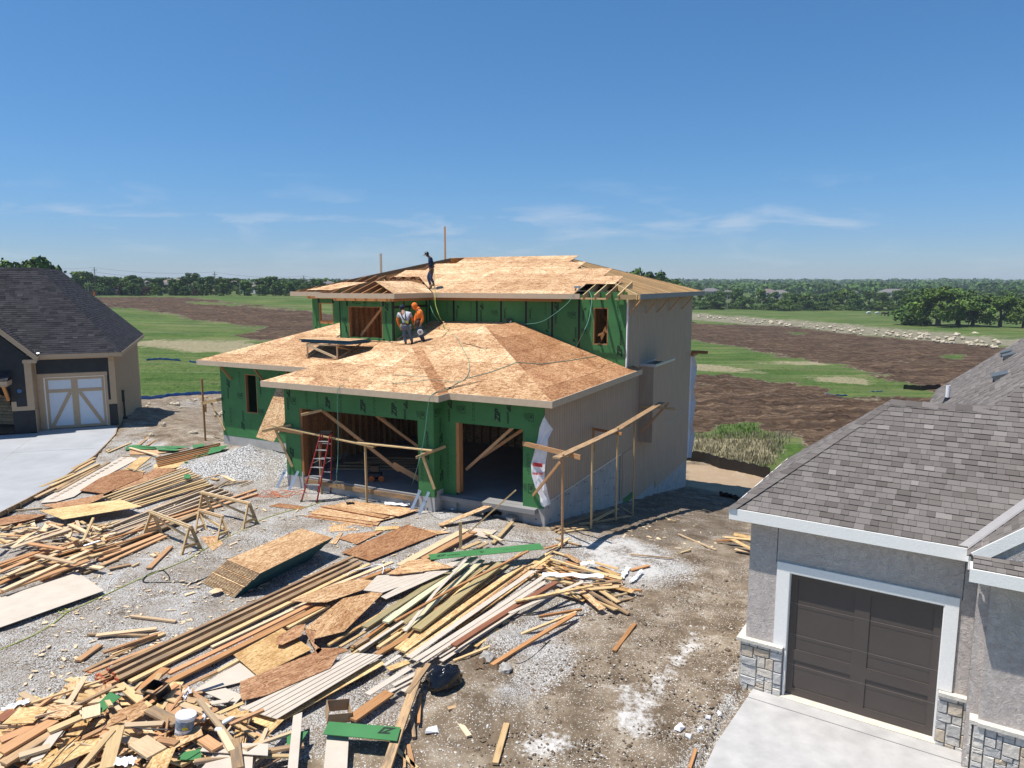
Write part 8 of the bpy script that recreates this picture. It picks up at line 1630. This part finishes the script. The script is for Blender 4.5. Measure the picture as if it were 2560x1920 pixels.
def trunk_mesh(seed, Hh, r):
    R = random.Random(seed); mb = MB(); mb.tube([(0, 0, -.5), (0, 0, Hh*.2), (R.uniform(-.2, .2), 0, Hh*.45), (R.uniform(-.4, .4), .2, Hh*.75)], [r*1.2, r, r*.7, r*.25], 7)
    for k in range(5):
        a = k*1.3+R.random(); z = Hh*R.uniform(.2, .5); L = Hh*R.uniform(.25, .4); mb.tube([(0, 0, z), (cos(a)*L*.5, sin(a)*L*.5, z+L*.45), (cos(a)*L*.8, sin(a)*L*.8, z+L*.95)], [r*.5, r*.3, r*.1], 5)
    o = mb.build('trunk', BARK); me = o.data; bpy.data.objects.remove(o); return me
VAR = [(crown_mesh(s, h, w_, n, l, b, c), trunk_mesh(s, h, r)) for s, h, w_, n, l, b, c, r in ((1, 9, 9, 2600, .28, .04, 26, .3), (2, 9, 7.5, 2400, .26, .03, 20, .28), (3, 9, 10.5, 3000, .28, .04, 32, .3), (4, 9, 6, 1900, .26, .05, 14, .25), (5, 9, 11, 3200, .26, .30, 26, .45), (6, 9, 8.5, 2400, .30, .06, 24, .25))]
def tree(px, pb, ptop, var, label, group, red=False, wscale=1.0, dist=None, nm='tree'):
    """base pixel (px,pb) on the terrain, top at pixel row ptop"""
    if dist is None: p = G(px, pb)
    else:
        d = ray(px, pb); p = CAMP+d*(dist/d.y); p.z = zg(p.x, p.y)
    q = ray(px, ptop); top = CAMP.z+q.z*(p.y/q.y); s = max(.25, (top-p.z)/9.0)
    t = thing(nm, label, 'tree', p-Vector((0, 0, .2)), random.uniform(0, 6.28), group); t.scale = (s*wscale, s*wscale, s)
    c = bpy.data.objects.new('crown', VAR[var][0]); COL.objects.link(c); c.parent = t
    k = bpy.data.objects.new('trunk', VAR[var][1]); COL.objects.link(k); k.parent = t
    if red: c.data = VAR[var][0].copy(); c.data.materials[0] = LEAFR
    return t
R = random.Random(77)
POS = ['far left', 'left', 'centre-left', 'centre', 'centre-right', 'right', 'far right']
tree(58, 735, 645, 1, 'tall wind-shaped tree rising behind the dark shingle roof', None, wscale=1.1, dist=120); tree(100, 735, 641, 0, 'tallest dark tree behind the ridge of the left house', None, dist=122, wscale=.9); tree(140, 738, 690, 3, 'small tree at the slope of the left roof', None, dist=150)
ltop = {150: 700, 190: 680, 230: 684, 270: 690, 310: 683, 350: 688, 390: 690, 430: 693, 470: 682, 500: 685, 540: 694, 560: 692, 600: 698, 640: 690, 680: 695, 720: 700, 760: 698, 800: 700, 830: 703, 860: 703}
xs = sorted(ltop)
for k, x in enumerate(range(150, 870, 17)):
    a = max(q for q in xs if q <= x); top_ = ltop[a]+R.uniform(-4, 8)
    tree(x+R.uniform(-5, 5), 742, top_, R.choice([0, 1, 2, 3, 5]), '%s bushy tree from the left in the left tree line' % ORD[k], 'trees in the left tree line', wscale=R.uniform(.9, 1.3), dist=262+R.uniform(-6, 26))
for k, (x, t_, red) in enumerate([(225, 708, 0), (305, 712, 1), (330, 705, 0), (368, 716, 1), (395, 712, 0), (440, 706, 0), (462, 712, 0), (490, 722, 1), (508, 710, 0), (560, 706, 0), (612, 702, 0), (655, 712, 0), (690, 709, 0), (725, 705, 0), (760, 712, 0)]):
    tree(x, 744, t_, R.choice([0, 2, 5]), '%s low bush from the left at the foot of the left tree line%s' % (ORD[k], ', red-brown' if red else ''), 'bushes before the left tree line', red=bool(red), wscale=1.25, dist=250+R.uniform(0, 8), nm='bush')
# small trees above the right end of the roof
for k, (x, t_) in enumerate([(1576, 668), (1632, 675), (1650, 692), (1665, 694), (1684, 697)]): tree(x, 780, t_, [0, 1, 2, 3, 0][k], '%s tree showing above the right end of the bare roof' % ORD[k], 'trees above the bare roof', dist=190+k*9, wscale=.75)
for k, x in enumerate(range(1655, 2640, 19)):
    tree(x+R.uniform(-5, 5), 782, R.uniform(719, 742)+(4 if x < 1800 else 0), R.choice([0, 1, 2, 3, 5]), '%s dense tree from the left in the right tree line' % ORD[k], 'trees in the right tree line', wscale=R.uniform(.95, 1.35), dist=330+(R.uniform(-8, 22) if k % 2 else R.uniform(20, 60)))
for k, x in enumerate(range(1662, 2300, 27)):
    tree(x+R.uniform(-8, 8), 784, R.uniform(748, 762), R.choice([0, 2, 5]), '%s low bush from the left before the right tree line' % ORD[k], 'bushes before the right tree line', wscale=1.8, dist=322+R.uniform(0, 6), nm='bush')
for k, (x, t_, v_, w_, d_) in enumerate([(2290, 738, 2, 1.2, 206), (2345, 718, 4, 1.2, 198), (2395, 722, 4, 1.15, 204), (2432, 735, 4, 1.0, 200), (2500, 738, 4, 1.1, 196), (2560, 742, 4, 1.1, 200), (2610, 748, 0, 1.0, 196)]):
    tree(x, 808, t_, v_, ['roundest tree at the left of the pasture group', 'tallest oak in the pasture group', 'second tallest oak in the pasture group', 'oak behind the wooden pole in the pasture', 'separate oak near the right picture edge', 'oak cut by the right picture edge', 'oak just outside the right pasture group'][k], 'oaks in the pasture', wscale=w_, dist=d_)
# far wood: one mass of crowns on the rising land
def far_wood():
    Rn = np.random.default_rng(5); V_ = []; F_ = []; T_ = []
    for k in range(2100):
        th = Rn.uniform(-.12, .80) if k < 1750 else Rn.uniform(-.72, -.1); d = Rn.uniform(560, 2600)**1.0 if k < 1750 else Rn.uniform(330, 1200)
        y = d; x = th*d; z0 = zg(x, y); s = Rn.uniform(.8, 1.3)*(9 if d < 1200 else 13)*(.62 if th < -.1 else 1); cl = Rn.uniform(.25, .75)
        for i in range(90 if d < 1000 else 34):
            dd = Rn.normal(size=3); dd /= np.linalg.norm(dd); p = np.array([x, y, z0+s*.55])+dd*np.array([s*.75, s*.75, s*.42]); n = dd+Rn.normal(size=3)*.5; n /= np.linalg.norm(n); u = np.cross(n, Rn.normal(size=3)); u /= np.linalg.norm(u); w_ = np.cross(n, u); q = max(s*.08, d*.0011)*1.25; b = len(V_)
            V_ += [tuple(p-u*q-w_*q), tuple(p+u*q-w_*q), tuple(p+u*q+w_*q), tuple(p-u*q+w_*q)]; F_.append((b, b+1, b+2, b+3)); T_ += [min(1, max(0, cl+Rn.normal()*.12))]*4
    me = bpy.data.meshes.new('far_wood'); me.from_pydata(V_, [], F_); ca = me.color_attributes.new('tint', 'FLOAT_COLOR', 'CORNER'); ca.data.foreach_set('color', [c for q in T_ for c in (q, q, q, 1.0)]); me.materials.append(LEAF)
    o = bpy.data.objects.new('far_wood', me); COL.objects.link(o); o['kind'] = 'stuff'; o['label'] = 'distant woodland covering the low hills to the horizon'
far_wood()
# far houses
ROOFS = [m_plain('far_roof_grey', (.16, .15, .15), .9), m_plain('far_roof_brown', (.20, .155, .13), .9)]; WLS = [m_plain('far_wall_tan', (.42, .37, .31), .9), m_plain('far_wall_grey', (.36, .38, .40), .9)]
def farhouse(px, py, d, w_, k, label, group):
    y = d; x = (px-1280)/FPX*d*1.0; z0 = zg(x, y); top = CAMH+ (ray(px, py).z/ray(px, py).y)*d; h = max(3, top-z0)
    t = thing('far_house', label, 'house', (x, y, z0), R.uniform(-.6, .6), group); e = h*.6; mb = MB(); mb.box(-w_/2, w_/2, -5, 5, 0, e); mb.build('wall', WLS[k % 2], t)
    mb = MB(); a = w_/2+.5; r_ = max(.5, a-5.5); mb.poly([(-a, -5.5, e), (a, -5.5, e), (r_, 0, h), (-r_, 0, h)]); mb.poly([(a, 5.5, e), (-a, 5.5, e), (-r_, 0, h), (r_, 0, h)]); mb.poly([(a, -5.5, e), (a, 5.5, e), (r_, 0, h)]); mb.poly([(-a, 5.5, e), (-a, -5.5, e), (-r_, 0, h)]); mb.poly([(-a, -5.5, e-.02), (-a, 5.5, e-.02), (a, 5.5, e-.02), (a, -5.5, e-.02)]); mb.build('roof', ROOFS[k % 2], t)
    mb = MB()
    for q in range(3): mb.box(-w_*.3+q*w_*.25, -w_*.3+q*w_*.25+1.2, -5.06, -5.0, e*.35, e*.75)
    build_each(mb, 'window', MAT['black'], t)
for k, (px, py, d, w_) in enumerate([(276, 726, 262, 6), (325, 710, 300, 12), (392, 698, 330, 12), (445, 697, 340, 17), (425, 716, 300, 9), (688, 704, 300, 16), (655, 703, 340, 14), (760, 706, 320, 14), (800, 700, 330, 18), (600, 700, 420, 16)]): farhouse(px, py, d, w_, k, ['small grey-roofed house low among the left trees', 'steep-roofed house behind the reddish bushes', 'small roof peeping over the left trees', 'wide brown-roofed house over the left trees', 'reddish house corner between the left trees', 'blue-grey house with several gables left of the roof', 'light house behind the tallest left trees', 'brown-roofed house nearest the bare roof', 'wide hipped house beside the pole at the bare roof', 'pale house far away on the left ridge'][k], 'far houses on the left')
for k, (px, py, d, w_) in enumerate([(1772, 720, 620, 16), (1795, 715, 900, 20), (1815, 726, 520, 14), (1915, 722, 560, 15), (1945, 725, 540, 14), (2100, 724, 700, 16), (2220, 722, 560, 18), (2250, 722, 570, 16), (1870, 712, 1100, 20), (2120, 712, 1200, 24), (2300, 712, 1300, 24), (2440, 711, 1250, 22), (2150, 724, 620, 16), (1835, 716, 1000, 22)]): farhouse(px, py, d, w_, k, 'small far house among the right-hand woods, %s counted from nearest the bare roof' % ORD[k], 'far houses on the right')
# poles and wires
MAT['polew'] = m_plain('weathered_pole', (.14, .10, .075), .9, var=.2); MAT['poleg'] = m_plain('grey_pole', (.38, .36, .33), .9, var=.1); MAT['wire'] = m_plain('wire', (.05, .05, .055), .6)
def pole(px, pb, pt, r, mat, label, dist=None):
    p = G(px, pb) if dist is None else Vector(((px-1280)/FPX*dist*1.008, dist, zg((px-1280)/FPX*dist, dist))); q = ray(px, pt); top = CAMP.z+q.z*(p.y/q.y); mb = MB(); mb.tube([(0, 0, -.5), (0, 0, top-p.z)], [r, r*.65], 8); mb.box(-.9, .9, -.06, .06, top-p.z-1.0, top-p.z-.85) if r > .14 else None
    o = mb.build('utility_pole', MAT[mat]); o.location = p; tag(o, label, 'pole', 'utility poles'); return Vector((p.x, p.y, top))
T1 = pole(257, 741, 668, .17, 'polew', 'dark utility pole nearest the left house', 246); T2 = pole(551, 740, 679, .17, 'polew', 'dark utility pole in the middle of the left field edge', 252); T3 = pole(769, 742, 689, .17, 'polew', 'dark utility pole beside the bare roof', 258); pole(238, 740, 702, .12, 'poleg', 'short grey pole by the orange marker', 240); pole(611, 741, 708, .12, 'poleg', 'short grey pole before the left tree line', 242)
pole(2410, 813, 753, .12, 'poleg', 'grey pole on the embankment at right', 200); pole(1811, 772, 737, .12, 'poleg', 'grey pole near the right end of the bare roof', 300)
def wire(a, b, sag, label):
    Q = [a.lerp(b, k/14)-Vector((0, 0, sag*4*(k/14)*(1-k/14))) for k in range(15)]; mb = MB(); mb.tube(Q, .028, 4); o = mb.build('power_line', MAT['wire']); tag(o, label, 'power line', 'power lines')
T0 = T1+(T1-T2)*1.0; T4 = T3+(T3-T2)*.9
for k, (a, b) in enumerate(((T0, T1), (T1, T2), (T2, T3), (T3, T4))):
    for j, dz in enumerate((-.1, -1.6)): wire(a+Vector((0, 0, dz)), b+Vector((0, 0, dz)), 1.1, '%s power line %s' % (['upper', 'lower'][j], ['running left from the first dark pole', 'between first and middle dark poles', 'between middle and last dark poles', 'running right from the last dark pole'][k]))
# boulders along the ditch at right
k = 0
nl = 0
for k in range(170):
    Rk = random.Random(k+500); t_ = Rk.random(); x = 1735+t_*(2500-1735); y = (787+t_*(860-787))+Rk.uniform(-7, 9)*(.5+t_*.7); s = Rk.uniform(.2, .62)*(1.5 if Rk.random() < .08 else 1)*(1.0 if x > 1900 else .8)
    rock(G(x, y, .3), s, k, 'rockw', ('%s boulder in the rubble belt, %s of it' % ('large flat' if s > .75 else 'medium-sized pale' if s > .45 else 'small pale', ['far left end', 'left part', 'left centre', 'middle', 'right centre', 'right part', 'far right end', 'far right end'][int(t_*7)])), group='boulders in the rubble belt, %s' % ('large' if s > .75 else 'medium' if s > .45 else 'small'), cat='boulder')
for x, y, s in ((1928, 806, 1.0), (1952, 808, 1.1), (2392, 837, .9), (2438, 835, .9), (2310, 838, .8), (1800, 795, .6)): rock(G(x, y, .3), s, int(x), 'rockw', 'big pale boulder in the rubble belt, %s' % {1928: 'left of the pair near the bare roof', 1952: 'right of the pair near the bare roof', 2392: 'left one below the grey pole', 2438: 'right one below the grey pole', 2310: 'middle of the belt', 1800: 'far left end of the belt'}[x], cat='boulder')
# cattle
CW = [m_plain('white_hide', (.6, .58, .55), .9), m_plain('black_hide', (.02, .018, .018), .8)]
for k, (px, c) in enumerate(((2171, 0), (2193, 0), (2208, 1), (2216, 1), (2225, 1), (2243, 1))):
    p = G(px, 788+k); t = thing('cow', '%s cow, %s from the left on the far pasture' % (['white', 'black'][c], ORD[k]), 'cow', p, R.uniform(-.5, .5)+(pi if k % 2 else 0), 'cows on the far pasture')
    V_ = [(-.8, 0, 1.15), (0, 0, 1.1), (.7, 0, 1.2), (1.05, 0, 1.1), (1.35, 0, .75)]; E_2 = [(0, 1), (1, 2), (2, 3), (3, 4)]; Rr = [(.3, .38), (.32, .42), (.26, .38), (.15, .2), (.1, .13)]
    for (x, y) in ((-.75, .18), (-.75, -.18), (.65, .18), (.65, -.18)): i = len(V_); V_ += [(x, y, .7), (x-.04, y, .38), (x, y, .02)]; E_2 += [((0 if x < 0 else 2), i), (i, i+1), (i+1, i+2)]; Rr += [.12, .08, .06]
    skin_mesh([Vector(v) for v in V_], E_2, Rr, 'body', CW[c], t)
# silt fences, blue sheet strips, marker
def siltfence(pts, h, mat, name, label, cat):
    mb = MB(); P = [G(*q) for q in pts]
    for k in range(len(P)-1):
        for s_ in range(6):
            a, b = P[k].lerp(P[k+1], s_/6), P[k].lerp(P[k+1], (s_+1)/6); j0, j1 = .05*sin(s_*2.2+k*3), .05*sin((s_+1)*2.2+k*3)
            n = Vector((b.y-a.y, a.x-b.x, 0)).normalized()*.02; z = Vector((0, 0, 1)); a.z = zg(a.x, a.y)-.05; b.z = zg(b.x, b.y)-.05
            mb.hexa([a-n, b-n, b+n, a+n, a-n+z*(h+j0)+n*3, b-n+z*(h+j1)+n*3, b+n+z*(h+j1)+n*3, a+n+z*(h+j0)+n*3])
    o = mb.build(name, MAT[mat]); tag(o, label, cat)
siltfence([(1715, 1152), (1760, 1156), (1800, 1170), (1860, 1182), (1925, 1198)], .75, 'black', 'silt_fence', 'black silt fence between the unfinished house and the right roof', 'silt fence')
siltfence([(1800, 1240), (1830, 1246), (1870, 1262)], .3, 'black', 'silt_fence', 'low black silt fence piece beside the right eave', 'silt fence'); siltfence([(2258, 974), (2300, 976), (2350, 973)], .6, 'black', 'silt_fence', 'black silt fence piece behind the white roof pipe', 'silt fence')
siltfence([(352, 998), (420, 991), (480, 987), (558, 984)], .35, 'blue', 'blue_barrier', 'blue plastic barrier along the spoil ridge at left', 'barrier'); siltfence([(366, 902), (400, 899), (452, 903)], .3, 'blue', 'blue_barrier', 'blue plastic strip in the grass behind the left house', 'barrier'); siltfence([(474, 905), (496, 908)], .25, 'blue', 'blue_barrier', 'short blue strip beside the green wing roof corner', 'barrier')
siltfence([(2066, 985), (2080, 988), (2118, 989)], .15, 'blue', 'blue_scrap', 'left blue plastic scrap in the grass behind the right roof', 'scrap'); siltfence([(2178, 980), (2204, 980)], .15, 'blue', 'blue_scrap', 'right blue plastic scrap in the grass behind the right roof', 'scrap')
mb = MB(); mb.bar((0, 0, 0), (0, .01, 1.6), .5, .5, (1, 0, 0)); o = mb.build('orange_marker', m_plain('orange_marker_paint', (.8, .14, .02), .6)); o.location = G(236, 741); tag(o, 'orange marker at the left field edge', 'marker')
# grass tufts around the bare yard edge
def tufts(polys, n, seed, hmin, hmax, name, label, col):
    m, t, b = newmat(name+'_material', .8, .2); a = N(t, 'ShaderNodeAttribute'); a.attribute_name = 'tint'; s = N(t, 'ShaderNodeSeparateColor'); t.links.new(a.outputs['Color'], s.inputs[0]); t.links.new(ramp(t, s.outputs[0], col), b.inputs['Base Color'])
    Rn = random.Random(seed); V_ = []; F_ = []; T_ = []
    for poly in polys:
        P = np.array(poly); x0, y0 = P.min(0); x1, y1 = P.max(0); k = 0
        while k < n:
            x, y = Rn.uniform(x0, x1), Rn.uniform(y0, y1)
            if not inpoly(P, np.array([x]), np.array([y]))[0]: continue
            c = G(x, y); k += 1; tt = Rn.random()
            for q in range(6):
                aa = Rn.uniform(0, 2*pi); h = Rn.uniform(hmin, hmax); w_ = h*.10; e = Vector((cos(aa), sin(aa), 0)); l = Vector((Rn.uniform(-.4, .4), Rn.uniform(-.4, .4), 0))*h; o_ = Vector((Rn.uniform(-.3, .3), Rn.uniform(-.3, .3), -.05)); b = len(V_)
                V_ += [tuple(c+o_-e*w_), tuple(c+o_+e*w_), tuple(c+o_+l+Vector((0, 0, h)))]; F_.append((b, b+1, b+2)); T_ += [min(1, max(0, tt+Rn.uniform(-.2, .2)))]*3
    me = bpy.data.meshes.new(name); me.from_pydata(V_, [], F_); ca = me.color_attributes.new('tint', 'FLOAT_COLOR', 'CORNER'); ca.data.foreach_set('color', [c for q in T_ for c in (q, q, q, 1.0)]); me.materials.append(m); o = bpy.data.objects.new(name, me); COL.objects.link(o); o['kind'] = 'stuff'; o['label'] = label
GC = [(0, (.06, .115, .02)), (.5, (.11, .19, .035)), (1, (.20, .27, .08))]
tufts([[(1726, 1090), (1990, 1080), (1960, 1120), (1920, 1170), (1800, 1155), (1726, 1140)]], 700, 3, .15, .45, 'rough_grass', 'rough dry grass right of the unfinished house', [(0, (.10, .10, .04)), (.5, (.25, .215, .13)), (1, (.42, .37, .26))])
tufts([[(1780, 1065), (1890, 1060), (1900, 1085), (1800, 1100)]], 160, 6, .12, .4, 'green_tufts', 'green weeds at the edge of the bare soil right of the house', GC)
tufts([[(1730, 930), (1900, 950), (2060, 966), (2060, 984), (2200, 980), (2330, 965), (2200, 945), (1980, 910), (1860, 880), (1726, 870)], [(355, 880), (600, 890), (560, 975), (355, 990)]], 1500, 4, .06, .2, 'tall_grass', 'tufts of long green grass on the fields', GC)
# air between here and the horizon
HZ = MB(); HZ.box(-2300, 2800, -25, 3300, -12, 42); o = HZ.build('haze', None); o['kind'] = 'stuff'; o['label'] = 'thin blue summer haze over the fields'
m = bpy.data.materials.new('haze_air'); m.use_nodes = True; t = m.node_tree; t.nodes.clear(); ou = N(t, 'ShaderNodeOutputMaterial'); pv = N(t, 'ShaderNodeVolumePrincipled'); pv.inputs['Density'].default_value = .00020; pv.inputs['Color'].default_value = (.78, .88, 1, 1); pv.inputs['Anisotropy'].default_value = .1; t.links.new(pv.outputs[0], ou.inputs['Volume']); o.data.materials.append(m)
